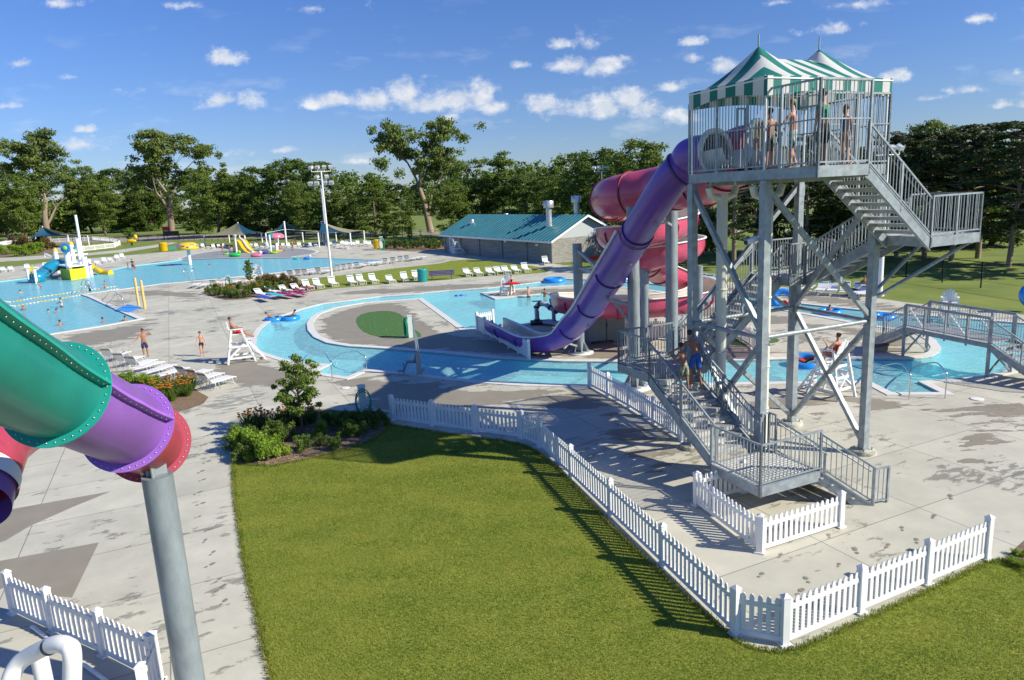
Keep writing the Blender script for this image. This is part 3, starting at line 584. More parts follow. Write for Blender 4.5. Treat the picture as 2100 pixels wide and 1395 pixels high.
# flight 1 down the near side, then round the tower
flight(1.65, 3.22, PZ, 4.1, 3.22, Z1, 0, 1.26, 10)
slab('landing', [(4.1, 2.9), (6.05, 2.9), (6.05, 4.5), (4.1, 4.5)], Z1)
rail('landing_rail', [(4.1, 4.5, Z1), (6.05, 4.5, Z1), (6.05, 2.9, Z1), (5.4, 2.9, Z1)])
brace(W(3.95, 2.95, 4.6), W(6.0, 4.3, 6.15), .10, 'knee_brace', True); brace(W(3.95, 2.95, 4.75), W(6.0, 3.0, 6.15), .10, 'knee_brace', True)
flight(4.2, 2.9, Z1, 4.2, .35, Z2, 1.15, 0, 8)
slab('landing', [(3.55, .3), (5.4, .3), (5.4, -1.4), (3.55, -1.4)], Z2)
rail('landing_rail', [(5.4, .3, Z2), (5.4, -1.4, Z2), (3.55, -1.4, Z2)]); rail('landing_rail', [(4.15, .3, Z2), (3.55, .3, Z2), (3.55, -.12, Z2)])
flight(3.55, -.14, Z2, .55, -.14, Z3, 0, -1.22, 13)
slab('landing', [(-1.6, .05), (.5, .05), (.5, -1.6), (-1.6, -1.6)], Z3)
rail('landing_rail', [(.5, -1.6, Z3), (-1.6, -1.6, Z3), (-1.6, .05, Z3)])
flight(-1.6, .05, Z3, -1.6, 3.0, Z4, 1.5, 0, 10)
slab('landing', [(-1.75, 3.0), (.2, 3.0), (.2, 4.75), (-1.75, 4.75)], Z4)
rail('landing_rail', [(-1.75, 3.0, Z4), (-1.75, 4.75, Z4), (.2, 4.75, Z4)]); rail('landing_rail', [(-.05, 3.0, Z4), (.2, 3.0, Z4), (.2, 3.25, Z4)])
flight(.2, 3.25, Z4, 1.2, 4.0, 0.02, 0, 1.5, 5)
rail('end_rail', [(1.22, 5.5, 0), (1.66, 5.55, 0)], .95)
for a, b, z in ((.4, -1.4, Z3), (5.3, -1.3, Z2)): MB().vbar(W(a, b, 0), W(a, b, z-.24), .12, .12, TH).build('landing_leg', GALV, tw)
# knee braces and brackets
brace(W(0, .3, 1.7), W(-1.3, .1, Z3-.3), .09, 'knee_brace'); brace(W(4.15, 0, 3.8), W(3.0, -.1, Z2-.4), .09, 'knee_brace')
# white inner slide mouths on the deck
SL1 = W(.95, -.2, PZ+.64); SL2 = W(2.7, -.2, PZ+.60)
def oncam(a, b, z, nm, label):
    r = thing('security_camera', label, 'camera', tuple(W(a, b, z))); d = Vector((-.9, -.4, -.25)).normalized(); p = W(a, b, z)
    MB().bar(p, p+d*.36, .13, .12).build('housing', WPAINT, r); MB().bar(p+d*.36, p+d*.39, .11, .10).build('lens', RUBBER, r)
    MB().tube([p+d*.1-Vector((0,0,.06)), p+d*.05-Vector((0,0,.28)), p+Vector((.2,.1,-.3))], .03, 8).build('bracket', WPAINT, r)
    MB().tube([p+Vector((.12,.0,-.28)), p+Vector((.20,-.03,-.6)), p+Vector((.05,-.05,-.9)), p+Vector((-.05,-.02,-.7))], .008, 6).build('cable', RUBBER, r); return r
oncam(-.05, 2.65, 6.62, 0, 'small white security camera on a bracket high on the tower post')
# ---------------------------------------------------------------- canopy
tent = thing('canopy', 'green and white striped twin-peaked canopy over the tower deck', 'canopy', tuple(W(2.5, 1.3, PZ)))
TG = mat('canopy_green', (.010, .20, .165), .7, var=.08, bump=.2, bscale=8, trans=.25); TW = mat('canopy_white', (.74, .74, .70), .7, var=.04, bump=.2, bscale=8, trans=.3)
def tentpt(u_, v_): # u along long side 0..2 , v across 0..1
    la, lb = 4.38, 3.0; a = -.14+la*u_/2; b = 3.0-lb*v_
    pk = 0
    for uc in (.5, 1.5):
        du = (u_-uc)/.5; dv = (v_-.5)/.5; r = max(abs(du), abs(dv)) if False else min(1, (abs(du)**3.4+abs(dv)**3.4)**(1/3.4))
        pk = max(pk, (1-r)**1.7*.46+(1-r)*.78)
    sag = -.05*math.sin(PI*min(1, max(0, (u_ % 1))))*0
    rid = .86*(1-abs(v_-.5)/.5)*(1 if .5 <= u_ <= 1.5 else max(0, 1-min(abs(u_-.5), abs(u_-1.5))/.5))
    return W(a, b, PZ+2.25+max(pk, rid)*.80+sag)
nu, nv = 128, 60
cols = {0: MB(), 1: MB()}
def stripe_long(u_): return int(math.floor(u_*7)) % 2
for i in range(nu):
    for j in range(nv):
        u0, u1, v0, v1 = 2*i/nu, 2*(i+1)/nu, j/nv, (j+1)/nv; uc, vc = (u0+u1)/2, (v0+v1)/2
        # which gore: end triangles carry stripes across, sides carry stripes along
        end = (uc < .5 and uc < min(vc, 1-vc)) or (uc > 1.5 and 2-uc < min(vc, 1-vc))
        k = int(math.floor(vc*8)) % 2 if end else int(math.floor(uc*7.5)) % 2
        cols[k].add([tentpt(u0, v0), tentpt(u1, v0), tentpt(u1, v1), tentpt(u0, v1)], [(0,1,2,3)], True)
edge = [(0, 1), (0, 0), (2, 0), (2, 1), (0, 1)]
for e in range(4):
    (ua, va), (ub, vb) = edge[e], edge[e+1]; n = 48; ns = 15 if ua != ub else 9
    for i in range(n):
        t0, t1 = i/n, (i+1)/n; p, q = tentpt(ua+(ub-ua)*t0, va+(vb-va)*t0), tentpt(ua+(ub-ua)*t1, va+(vb-va)*t1)
        d0 = .48-.16*math.sin(PI*t0); d1 = .48-.16*math.sin(PI*t1); bl = .03*math.sin(t0*40)
        cols[int(t0*ns+.5) % 2].add([p, q, q-Vector((0,0,d1)), p-Vector((0,0,d0))], [(0,1,2,3)], True)
cols[1].build('green_stripes', TG, tent); cols[0].build('white_stripes', TW, tent)
m = MB()
for u_ in (.5, 1.5): p = tentpt(u_, .5); m.tube([p-Vector((0,0,.4)), p+Vector((0,0,.30))], .022, 8)
m.build('mast_tip', GALV, tent)
m = MB()
for u_, v_ in ((0.02, .03), (0.02, .97), (1.98, .03), (1.98, .97)): p = tentpt(u_, v_); m.tube([p-Vector((0,0,.02)), Vector((p.x, p.y, PZ+.002))], .028, 8)
for (ua, va), (ub, vb) in zip(edge, edge[1:]): m.tube([tentpt(ua, va)-Vector((0,0,.06)), tentpt(ub, vb)-Vector((0,0,.06))], .022, 8)
m.build('frame', WPAINT, tent)
# ---------------------------------------------------------------- slides
def spline(pts, n=10):
    pts = [Vector(p) for p in pts]; out = []
    P = [pts[0]*2-pts[1]]+pts+[pts[-1]*2-pts[-2]]
    for i in range(1, len(P)-2):
        a, b, c, d = P[i-1:i+3]
        for k in range(n):
            t = k/n; out.append(.5*((2*b)+(c-a)*t+(2*a-5*b+4*c-d)*t*t+(-a+3*b-3*c+d)*t**3))
    out.append(pts[-1]); return out
def frames(path, bank=None):
    fr = []
    for i, p in enumerate(path):
        t = (path[min(i+1, len(path)-1)]-path[max(i-1, 0)]).normalized(); s = t.cross(Vector((0,0,1))).normalized(); u_ = s.cross(t)
        if bank: a = bank(i/len(path)); s, u_ = s*math.cos(a)+u_*math.sin(a), u_*math.cos(a)-s*math.sin(a)
        fr.append((p, t, s, u_))
    return fr
def sweep(m, fr, prof, closed, flip=False):
    vs = []; k = len(prof)
    for p, t, s, u_ in fr: vs += [p+s*x+u_*y for x, y in prof]
    n = len(fr); fs = []
    for i in range(n-1):
        for j in range(k if closed else k-1):
            a, b = i*k+j, i*k+(j+1) % k; f = (a, b, b+k, a+k); fs.append(f[::-1] if flip else f)
    m.add(vs, fs, True)
def arc(r, a0, a1, n): return [(r*math.cos(a0+(a1-a0)*i/n), r*math.sin(a0+(a1-a0)*i/n)) for i in range(n+1)]
def slide(root, path, r, enclosed, shellm, flm, step=1.7, openang=25, rf=None, n=10, bank=None, fw=.055):
    """enclosed: (start, end) part of the path that is a full tube, the rest is an open flume"""
    path = spline(path, n); fr = frames(path, bank); N_ = len(fr); i0, i1 = int(enclosed[0]*(N_-1)), int(enclosed[1]*(N_-1))
    segs = []
    if i0 > 0: segs.append((0, i0, False))
    if i1 > i0: segs.append((i0, i1, True))
    if i1 < N_-1: segs.append((i1, N_-1, False))
    o = R(openang); a0, a1 = PI-o, 2*PI+o      # lower arc, walls rise above the centre
    rt = r
    for s, e, enc in segs:
        r = rt if enc else (rf or rt); f = fr[s:e+1]; sh = MB(); li = MB(); ri = MB()
        if enc:
            sweep(sh, f, arc(r, 0, 2*PI, 32)[:-1], True); sweep(li, f, arc(r-.03, 0, 2*PI, 32)[:-1], True, True)
            sh.build('tube_shell', shellm, root); li.build('tube_liner', BEIGE, root)
        else:
            pr = [(r*1.04*math.cos(PI+o+(PI-2*o)*0), 0)]
            outer = arc(r, PI-o*.0, 2*PI+o*.0, 20); up_ = r*math.sin(o)+.12
            outer = [(-r, up_)]+outer+[(r, up_)]; inner = [(x*(r-.04)/r, y*(r-.04)/r if y < 0 else y) for x, y in outer]
            sweep(sh, f, outer, False); sweep(li, f, inner, False, True)
            for sg in (-1, 1): sweep(ri, f, [(sg*(r-.055), up_-.02), (sg*(r+.085), up_-.02), (sg*(r+.085), up_+.035), (sg*(r-.055), up_+.035)], True)
            sh.build('flume_shell', shellm, root); li.build('flume_liner', BEIGE, root); ri.build('flume_rim', WHITE, root)
    d = step*.4; last = None
    for i in range(1, N_):
        d += (fr[i][0]-fr[i-1][0]).length
        if d >= step:
            d = 0; p, t, s, u_ = fr[i]; enc = i0 <= i <= i1; r = rt if enc else (rf or rt)
            ang = arc(1, 0, 2*PI, 36)[:-1] if enc else arc(1, PI-.06, 2*PI+.06, 20)
            ring = [(p-t*.03, t), (p+t*.03, t)]; k = len(ang); vs = []
            for rr in (r-.005, r+fw):
                for q, _ in ring: vs += [q+s*x*rr+u_*y*rr for x, y in ang]
            fs = []
            for j in range(k if enc else k-1):
                j2 = (j+1) % k; fs += [(2*k+j, 3*k+j, 3*k+j2, 2*k+j2), (j, 2*k+j, 2*k+j2, j2), (k+j, k+j2, 3*k+j2, 3*k+j)]
            fl = MB(); fl.add(vs, fs, False); fl.build('flange', flm, root)
    return fr
ps = thing('body_slide', 'straight violet water slide dropping from the tower deck to a run-out behind a fence', 'water slide', tuple(U(1190, 724)))
PP = [SL1, W(.85, -1.2, PZ+.56), AT(1424, 338, 22.6), AT(1390, 352, 22.8), AT(1345, 415, 23.8), AT(1292, 500, 26), AT(1243, 577, 28.6), AT(1202, 640, 31.6), AT(1180, 662, 33.0), AT(1155, 684, 33.8), AT(1120, 697, 34.3), AT(1085, 697, 35.2), AT(1050, 681, 37.6), AT(1013, 664, 40.4)]
frp = slide(ps, PP, .55, (0, .37), PURPB, PURPBF, 3.1, 14, .60)
pk = thing('spiral_slide', 'rose red spiral water slide looping on grey columns behind the tower', 'water slide', tuple(U(1302, 795)))
PK = [SL2, W(2.4, -1.0, PZ+.45), AT(1440,374,26), AT(1400,380,27.5), AT(1350,388,29), AT(1296,398,29.8), AT(1262,405,30.8), AT(1250,412,33), AT(1268,420,36), AT(1315,428,38), AT(1360,434,37.8), AT(1392,442,36), AT(1396,452,33.5), AT(1360,463,31.8), AT(1305,473,31.2), AT(1268,478,32), AT(1256,481,34.5), AT(1275,486,37.5),
      AT(1330,490,39), AT(1385,493,38.6), AT(1412,498,36.8), AT(1405,503,34.6), AT(1370,510,33.6), AT(1335,522,34), AT(1322,534,36.2), AT(1345,550,38.5), AT(1390,566,40), AT(1430,582,40), AT(1446,594,38), AT(1425,608,36), AT(1370,617,35.3), AT(1300,622,35.2), AT(1225,622,35.8), AT(1170,617,37.3), AT(1158,612,40), AT(1190,612,42.5), AT(1225,625,42.5), AT(1250,640,40.5), AT(1266,652,38)]
frk = slide(pk, PK, .88, (0, .20), RED, REDF, 2.3, 12, .78)
for fr_, root_, r_ in ((frp, ps, .57), (frk, pk, .90)):
    p_, t_, s_, u2_ = fr_[0]; m = MB(); q_ = [(p_-t_*.10, t_, s_, u2_), (p_+t_*.02, t_, s_, u2_)]
    sweep(m, q_, arc(r_+.10, 0, 2*PI, 40)[:-1], True); sweep(m, q_, arc(r_-.02, 0, 2*PI, 40)[:-1], True, True)
    a_ = [p_-t_*.10+s_*x*(r_+.10)+u2_*y*(r_+.10) for x, y in arc(1, 0, 2*PI, 40)[:-1]]; b_ = [p_-t_*.10+s_*x*(r_-.02)+u2_*y*(r_-.02) for x, y in arc(1, 0, 2*PI, 40)[:-1]]
    m.add(a_+b_, [(i, (i+1) % 40, 40+(i+1) % 40, 40+i) for i in range(40)]); m.build('mouth_ring', WHITE, root_)
    m = MB(); m.add([p_-t_*.1+s_*x*r_*.98+u2_*y*r_*.98 for x, y in arc(1, PI, 2*PI, 16)]+[p_-t_*.9+s_*x*r_*1.1+u2_*(y*r_*.98) for x, y in arc(1, PI, 2*PI, 16)], [(i, i+1, 18+i, 17+i) for i in range(16)], True); m.build('start_tub', WHITE, root_)
def column(px, py, ptop, r, label, cap=True, H=None):
    g_ = U(px, py); h = H or HT(px, py, ptop); c = thing('support_column', label, 'column', tuple(g_), 0, 'grey steel columns carrying the slides')
    MB().tube([g_+Vector((0,0,.1)), g_+Vector((0,0,h))], r, 24).build('shaft', GALVD, c)
    b = MB(); b.lathe([(r*2.2, .06), (r*2.2, .12), (r*1.1, .14)], g_, 24)
    for k in range(8): an = k*PI/4; d = Vector((math.cos(an), math.sin(an), 0)); b.add([g_+d*r+Vector((0,0,.12)), g_+d*r*1.9+Vector((0,0,.12)), g_+d*r+Vector((0,0,.6)), g_+d*r*1.9+Vector((0,0,.16))], [(0,1,3,2)])
    b.build('base_plate', GALVD, c); MB().lathe([(r*2.9, 0), (r*2.9, .07), (1e-4, .07)], g_+Vector((0,0,.001)), 24).build('footing', COPE, c); return g_, h
c1 = column(1190, 724, 500, .23, 'shortest grey column, beside the foot of the violet slide')
c2 = column(1302, 795, 424, .24, 'tall grey column rising in front of the violet slide, nearest the lazy river')
c3 = column(1378, 765, 392, .26, 'thickest grey column, just left of the tower, behind the stair landing')
c4 = column(1323, 723, 492, .22, 'slender grey column between the two tall ones, far side of the spiral slide')
c5 = column(1432, 725, 545, .2, 'grey column half hidden behind the left tower post under the wide flume')
def arm(p, q, s=.12, root=None): m = MB(); m.bar(p, q, s, s*1.3); m.build('support_arm', GALV, root)
def near_on(fr, px, py):
    return min(fr, key=lambda f: (PR(f[0])[0]-px)**2+(PR(f[0])[1]-py)**2)[0]
for (g_, h), z, (px, py), root in ((c1, 5.2, (1262, 545), ps), (c1, 2.2, (1205, 636), ps), (c2, 3.4, (1243, 577), ps), (c2, 5.2, (1292, 500), ps), (c3, 7.3, (1345, 415), ps), (c2, 7.2, (1300, 398), pk), (c3, 5.6, (1380, 455), pk), (c4, 5.3, (1335, 524), pk), (c4, 2.6, (1300, 624), pk), (c3, 2.4, (1405, 612), pk), (c5, 3.4, (1436, 598), pk), (c1, 1.2, (1155, 681), ps)):
    t = near_on(frp if root is ps else frk, px, py)-Vector((0,0,.72 if root is ps else .9)); p = g_+Vector((0,0,min(z, h-.1))); p.z = min(p.z, h-.05)
    arm(p, t, .11, root); q = p.lerp(t, .75); arm(Vector((g_.x, g_.y, max(.2, p.z-.9))), q, .07, root)
# near slide at the left edge: teal, purple and red tube sections with bolted flanges
ns_ = thing('tube_slide', 'big teal, purple and red tube slide with bolted flanges, close at the left edge', 'water slide', (-5.6, 10.4, 0))
NPATH = [AT(-480, 478, 4.9), AT(-260, 605, 5.9), AT(-90, 704, 6.9), AT(20, 764, 7.8), AT(115, 808, 8.6), AT(195, 846, 9.3), AT(262, 877, 10.0), AT(292, 897, 10.5), AT(304, 908, 10.9)]
path = spline(NPATH, 12); fr = frames(path); Rn = .575
def idx(px): return min(range(len(fr)), key=lambda i: abs(PR(fr[i][0])[0]-px))
iA, iB, iC = idx(115), idx(260), len(fr)-1
def section(f, mt, nm, seam=True, fl=(True, True), r=Rn, fm=None):
    m = MB(); sweep(m, f, arc(r, 0, 2*PI, 64)[:-1], True); sh = m.build(nm, mt, ns_)
    l_ = MB(); sweep(l_, f, arc(r-.02, 0, 2*PI, 32)[:-1], True, True); l_.build('tube_liner', BEIGE, ns_)
    b = MB(); g = MB()
    for w_, (p, t, s, u_) in zip(fl, (f[0], f[-1])):
        if not w_: continue
        sg = 1 if w_ is True and (p-f[0][0]).length < 1e-6 else -1; k = 64; vs = []; ro = r+.115
        for rr in (r, ro):
            for dt in (0.002*sg, .022*sg): vs += [p+t*dt+s*x*rr+u_*y*rr for x, y in arc(1, 0, 2*PI, k)[:-1]]
        fs = []
        for j in range(k): j2 = (j+1) % k; fs += [(2*k+j, 3*k+j, 3*k+j2, 2*k+j2), (j, 2*k+j, 2*k+j2, j2), (k+j, k+j2, 3*k+j2, 3*k+j)]
        g.add(vs, fs)
        for j in range(38):
            an = 2*PI*(j+.5)/38; c = p+(s*math.cos(an)+u_*math.sin(an))*(r+.062); b.tube([c+t*.0, c-t*.022*1+t*.0], .0001, 3) if 0 else b.ell(tuple(c+t*(.026*sg)), (.011, .011, .011), 8, 5)
    if seam:
        for side in (0, ):
            an = R(10); off = [(math.cos(an), math.sin(an))]; x, y = off[0]
            prof = [(x*(r-.01), y*(r-.01)), (x*(r+.115), y*(r+.115)), (x*(r+.115)+y*.022*2, y*(r+.115)-x*.022*2), (x*(r-.01)+y*.022*2, y*(r-.01)-x*.022*2)]
            g2 = MB(); sweep(g2, f, prof, True); g2.build('seam_flange', fm, ns_, smooth=False)
            L_ = 0; nxt = .06
            for (p, t, s, u_), (p2, *_r) in zip(f, f[1:]):
                seg = (p2-p).length
                while nxt < L_+seg:
                    c = p.lerp(p2, (nxt-L_)/seg)+(s*x+u_*y)*(r+.062); b.ell(tuple(c-(s*y-u_*x)*-.0+(s*y-u_*x)*.052), (.011,)*3, 8, 5); b.ell(tuple(c-(s*y-u_*x)*.014), (.011,)*3, 8, 5); nxt += .135
                L_ += seg
    g.build('ring_flange', fm, ns_); b.build('bolts', BOLT, ns_)['kind'] = 'stuff'
section(fr[:iA+1], TEAL, 'teal_tube', True, (False, True), Rn, TEALF)
section(fr[iA:iB+1], PURP, 'purple_tube', True, (False, True), Rn-.02, PURPF)
section(fr[iB:], REDN, 'red_tube', False, (False, True), Rn-.05, REDF if 0 else mat('red_flange', (.36,.055,.085), .5))
P3 = [AT(318, 905, 11.2), AT(300, 880, 12.4), AT(220, 850, 13.2), AT(110, 850, 13.0), AT(20, 890, 12.0), AT(-50, 950, 10.8), AT(-70, 1040, 9.8)]
p3 = frames(spline([AT(150, 852, 13.4), AT(70, 850, 12.8), AT(-10, 895, 11.6), AT(-48, 955, 10.5), AT(-75, 1040, 9.8)], 10)); m = MB(); l_ = MB(); ri = MB()
sweep(m, p3[:35], arc(.62, 0, 2*PI, 40)[:-1], True); sweep(l_, p3[34:], arc(.60, 0, 2*PI, 40)[:-1], True)
sweep(ri, p3[33:37], arc(.64, 0, 2*PI, 40)[:-1], True)
m.build('red_tube', REDN, ns_); l_.build('purple_tube', PURP, ns_); ri.build('ring_flange', WHITE, ns_)
np_ = AT(322, 974, 10.4); npc = thing('support_column', 'thick weathered grey column under the end of the near tube slide', 'column', (np_.x, np_.y, 0), 0, None)
MB().tube([(np_.x, np_.y, 0), (np_.x, np_.y, np_.z)], .225, 40).build('shaft', GALVD, npc)
m = MB(); t = fr[-1][0]; m.bar(Vector((np_.x, np_.y, np_.z)), Vector((np_.x, np_.y, np_.z+.28)), .30, .02); m.bar((np_.x-.1, np_.y-.05, np_.z+.12), (t.x, t.y, t.z-.66), .26, .03); m.vbar((np_.x, np_.y, np_.z), (np_.x, np_.y, np_.z+.25), .3, .02, .6); m.build('saddle', GALV, npc)
# ---------------------------------------------------------------- picket fences
def fence(pts, label, h=.90, spacing=.155, z=.012, group=None, sub=None, wide=.085, posts_at=None):
    """pts: world corners/posts; sub: number of panels in each stretch"""
    pts = [Vector((p[0], p[1], z)) for p in pts]; root = thing('picket_fence', label, 'fence', tuple(pts[0]), 0, group)
    allp = [pts[0]]
    for i, (p, q) in enumerate(zip(pts, pts[1:])):
        k = sub[i] if sub else 1
        for j in range(k):
            a, b = p.lerp(q, j/k), p.lerp(q, (j+1)/k); allp.append(b); d = b-a; L_ = d.length; rz = math.atan2(d.y, d.x); m = MB(); up = Vector((0,0,1))
            for zz, hh in ((.10, .10), (h-.20, .09)): m.bar(a+up*zz, b+up*zz, .045, hh)
            n = max(2, round((L_-.12)/spacing)); nrm = Vector((-math.sin(rz), math.cos(rz), 0))*.028
            for t in range(n):
                c = a+d*((.06+(t+.5)*(L_-.12)/n)/L_)+nrm*0; w = wide/2; e = d.normalized(); th = Vector((-e.y, e.x, 0))*.011
                prof = [(-w, .05), (w, .05), (w, h-.075), (w*.7, h-.035), (0, h-.018), (-w*.7, h-.035), (-w, h-.075)]; k_ = len(prof)
                vs = [c+e*x+up*y-th for x, y in prof]+[c+e*x+up*y+th for x, y in prof]
                m.add(vs, [tuple(range(k_)), tuple(range(2*k_-1, k_-1, -1))]+[(i_, k_+i_, k_+(i_+1) % k_, (i_+1) % k_) for i_ in range(k_)])
            m.build('panel', WHITE, root)
    for i, p in enumerate(allp):
        q = allp[min(i+1, len(allp)-1)]; o = allp[max(0, i-1)]; d = q-o; rz = math.atan2(d.y, d.x); m = MB(); up = Vector((0,0,1)); s = .13
        m.vbar(p, p+up*(h+.03), s, s, rz); m.vbar(p-up*.004, p+up*.03, .21, .21, rz)
        a = Vector((math.cos(rz), math.sin(rz), 0))*s*.58; b = Vector((-a.y, a.x, 0)); t = p+up*(h+.03)
        m.add([t-a-b, t+a-b, t+a+b, t-a+b, t-a-b+up*.018, t+a-b+up*.018, t+a+b+up*.018, t-a+b+up*.018, t+up*.075], [(0,1,5,4),(1,2,6,5),(2,3,7,6),(3,0,4,7),(4,5,8),(5,6,8),(6,7,8),(7,4,8),(3,2,1,0)])
        m.build('post', WHITE, root)
    return root
fence(P2([(805.5,862),(1071,900),(1108,917.4),(1171.7,978),(1507.9,1303),(1608,1322.8),(2021.7,1146)]), 'long white picket fence zigzagging between the near lawn and the tower pavement', sub=[3,1,1,3,1,3])
fence(P2([(1460,1021),(1428.3,1036),(1557.7,1133.3),(1722.3,1080.7)])[1:], 'white picket fence cornering round the foot of the tower stairs', h=.82)
fence([U(1428.3,1036)+Vector((.02,.02,0)), U(1524,1010)], 'short shaded white picket fence under the lowest stair landing', h=.82)
fence(P2([(30,1258),(110,1296.6),(215.6,1345),(323,1400)]), 'white picket fence at the lower left corner beside the white pipes', spacing=.17)
fence(P2([(328,1400),(305,1470)]), 'white picket fence end running out of the bottom of the picture beside the near column', spacing=.17)
fence(P2([(1209,792),(1290,837),(1400,906)]), 'white picket fence slanting down from the lazy river to the tower stairs', sub=[2,2])
fence(P2([(980,679),(1011,693),(1085,738)]), 'white solid-looking picket fence along the run-out of the violet slide', h=.95, wide=.13, sub=[2,4])
fence(P2([(979,674),(1012,668)]), 'short white picket fence across the mouth of the violet run-out', h=.95)
fence(P2([(1262,700),(1345,695),(1420,700)]), 'white picket fence behind the grey columns under the spiral slide', h=1.0, sub=[3,3], spacing=.13)
fence(P2([(1490,682),(1540,712),(1560,738)]), 'white picket fence behind the tower legs beside the right turf patch', h=.95, sub=[3,2], spacing=.13)
fence(P2([(1455,840),(1490,852),(1560,905)]), 'white picket fence behind the lowest stair flight, seen through its rails', sub=[1,3])
fence(P2([(115,520),(150,518),(236,508),(247,503),(232,497),(190,493),(70,499),(40,503)]), 'low white picket fence curving round the far sand playground', h=1.15, sub=[2,4,1,1,3,7,2], spacing=.2)
fence(P2([(-40,515),(0,505),(14,502),(40,500)]), 'low white picket fence left of the far playground shrubs', h=1.2, sub=[3,1,1], spacing=.2)
fence(P2([(0,520),(36,519)]), 'white picket gate panel among the far yellow-green shrubs', h=1.1, sub=[3], spacing=.2)
# black chain-link fences far off
LINK = mat('chain_link', (.02,.02,.02), .7)
def linkfence(pts, label, h=1.8, sp=3.0):
    root = thing('chain_link_fence', label, 'fence', tuple(pts[0]), 0, 'black park fences'); m = MB(); k = MB()
    for p, q in zip(pts, pts[1:]):
        L_ = (q-p).length; n = max(1, int(L_/sp)); k.bar(p+Vector((0,0,h)), q+Vector((0,0,h)), .05)
        for i in range(n+1): c = p.lerp(q, i/n); m.tube([c, c+Vector((0,0,h))], .045, 6)
        for zz in (.5, 1.0, 1.4): k.bar(p+Vector((0,0,zz)), q+Vector((0,0,zz)), .012)
    m.build('post', LINK, root); k.build('rail', LINK, root)
linkfence(P2([(1160,497),(790,489),(560,497)]), 'black chain-link fence behind the shade sails and the young trees')
linkfence(P2([(560,497),(345,493),(150,500)]), 'black chain-link fence in front of the gravel road at left')
linkfence(P2([(1560,524),(1700,540),(1858,568),(1932,580),(2011,591),(2200,618)]), 'black chain-link fence across the shaded lawn at right', 1.8, 3.6)
# ---------------------------------------------------------------- pump house
BX = Vector((.503, -.864, 0)); BY = Vector((.864, .503, 0)); B0 = Vector((5.08, 79.68, 0)); BL, BW, BH, BR_ = 28.2, 9.2, 2.75, 5.1
def Bp(x, y, z): return B0-BX*x+BY*y+Vector((0,0,z))       # x away from the near corner, y back
house = thing('pump_house', 'long grey block pump house with a teal metal roof and two tall steel vents', 'building', tuple(Bp(14, 4.5, 0)))
BLK = bpy.data.materials.new('grey_block'); BLK.use_nodes = True; n = BLK.node_tree.nodes; l = BLK.node_tree.links
tcn = n.new('ShaderNodeTexCoord'); mpn = n.new('ShaderNodeMapping'); mpn.inputs['Rotation'].default_value = (0,0,0)
# block courses from height and distance along the wall
sep = n.new('ShaderNodeSeparateXYZ'); l.new(tcn.outputs['Object'], sep.inputs[0])
ad = n.new('ShaderNodeMath'); ad.operation = 'ADD'; l.new(sep.outputs[0], ad.inputs[0]); l.new(sep.outputs[1], ad.inputs[1]); cbn = n.new('ShaderNodeCombineXYZ'); l.new(ad.outputs[0], cbn.inputs[0]); l.new(sep.outputs[2], cbn.inputs[1])
br = n.new('ShaderNodeTexBrick'); br.inputs['Scale'].default_value = 1.0; br.inputs['Mortar Size'].default_value = .012; br.inputs['Brick Width'].default_value = .55; br.inputs['Row Height'].default_value = .2
br.inputs['Color1'].default_value = (.24,.235,.21,1); br.inputs['Color2'].default_value = (.33,.32,.29,1); br.inputs['Mortar'].default_value = (.14,.14,.13,1); l.new(cbn.outputs[0], br.inputs['Vector'])
l.new(br.outputs[0], n['Principled BSDF'].inputs['Base Color']); n['Principled BSDF'].inputs['Roughness'].default_value = .9
m = MB(); c = [Bp(0,0,0), Bp(BL,0,0), Bp(BL,BW,0), Bp(0,BW,0)]; m.add([(*p.to_2d(), 0) for p in c]+[(*p.to_2d(), BH) for p in c], [(1,0,4,5),(2,1,5,6),(3,2,6,7),(0,3,7,4)]); 
for x in (0.2, 5.6, 11.5, 17.5, 23, 28): m.vbar(Bp(x, -.07, 0), Bp(x, -.07, BH), .42, .14, math.atan2(-BX.y, -BX.x))
m.build('block_wall', BLK, house)
SIDE = mat('gable_siding', (.42,.46,.48), .6)
for x in (0, BL): MB().add([Bp(x, 0, BH), Bp(x, BW, BH), Bp(x, BW/2, BR_-.12)], [(0,1,2)]).build('gable', SIDE, house)
ROOFM = mat('teal_metal_roof', (.055,.225,.26), .4, .2, var=.12, scale=.8); m = MB(); r2 = MB(); ov = .55; sl = (BR_-BH)/(BW/2)
for sg in (0, 1):
    e = -ov if sg == 0 else BW+ov; zz = BH-ov*sl
    p = [Bp(-ov, e, zz+.06), Bp(BL+ov, e, zz+.06), Bp(BL+ov, BW/2, BR_+.06), Bp(-ov, BW/2, BR_+.06)]; q = [v-Vector((0,0,.12)) for v in p]
    m.add(p+q, [(0,1,2,3),(7,6,5,4),(0,4,5,1),(1,5,6,2),(3,2,6,7),(0,3,7,4)]); k = int((BL+2*ov)/.75)
    for i in range(k+1): x = -ov+i*(BL+2*ov)/k; r2.bar(Bp(x, e, zz+.075), Bp(x, BW/2, BR_+.075), .13, .10)
rf = m.build('roof', ROOFM, house); r2.add([], []); o_ = r2.build('standing_seams', ROOFM, rf)
m = MB()
for sg in (0, 1): e = -ov if sg == 0 else BW+ov; m.bar(Bp(-ov-.03, e, BH-ov*sl-.06), Bp(BL+ov+.03, e, BH-ov*sl-.06), .08, .22)
for x in (-ov-.04, BL+ov+.04):
    for e in (-ov, BW+ov): m.bar(Bp(x, e, BH-ov*sl-.04), Bp(x, BW/2, BR_-.04), .08, .22)
m.build('fascia', WPAINT, house)
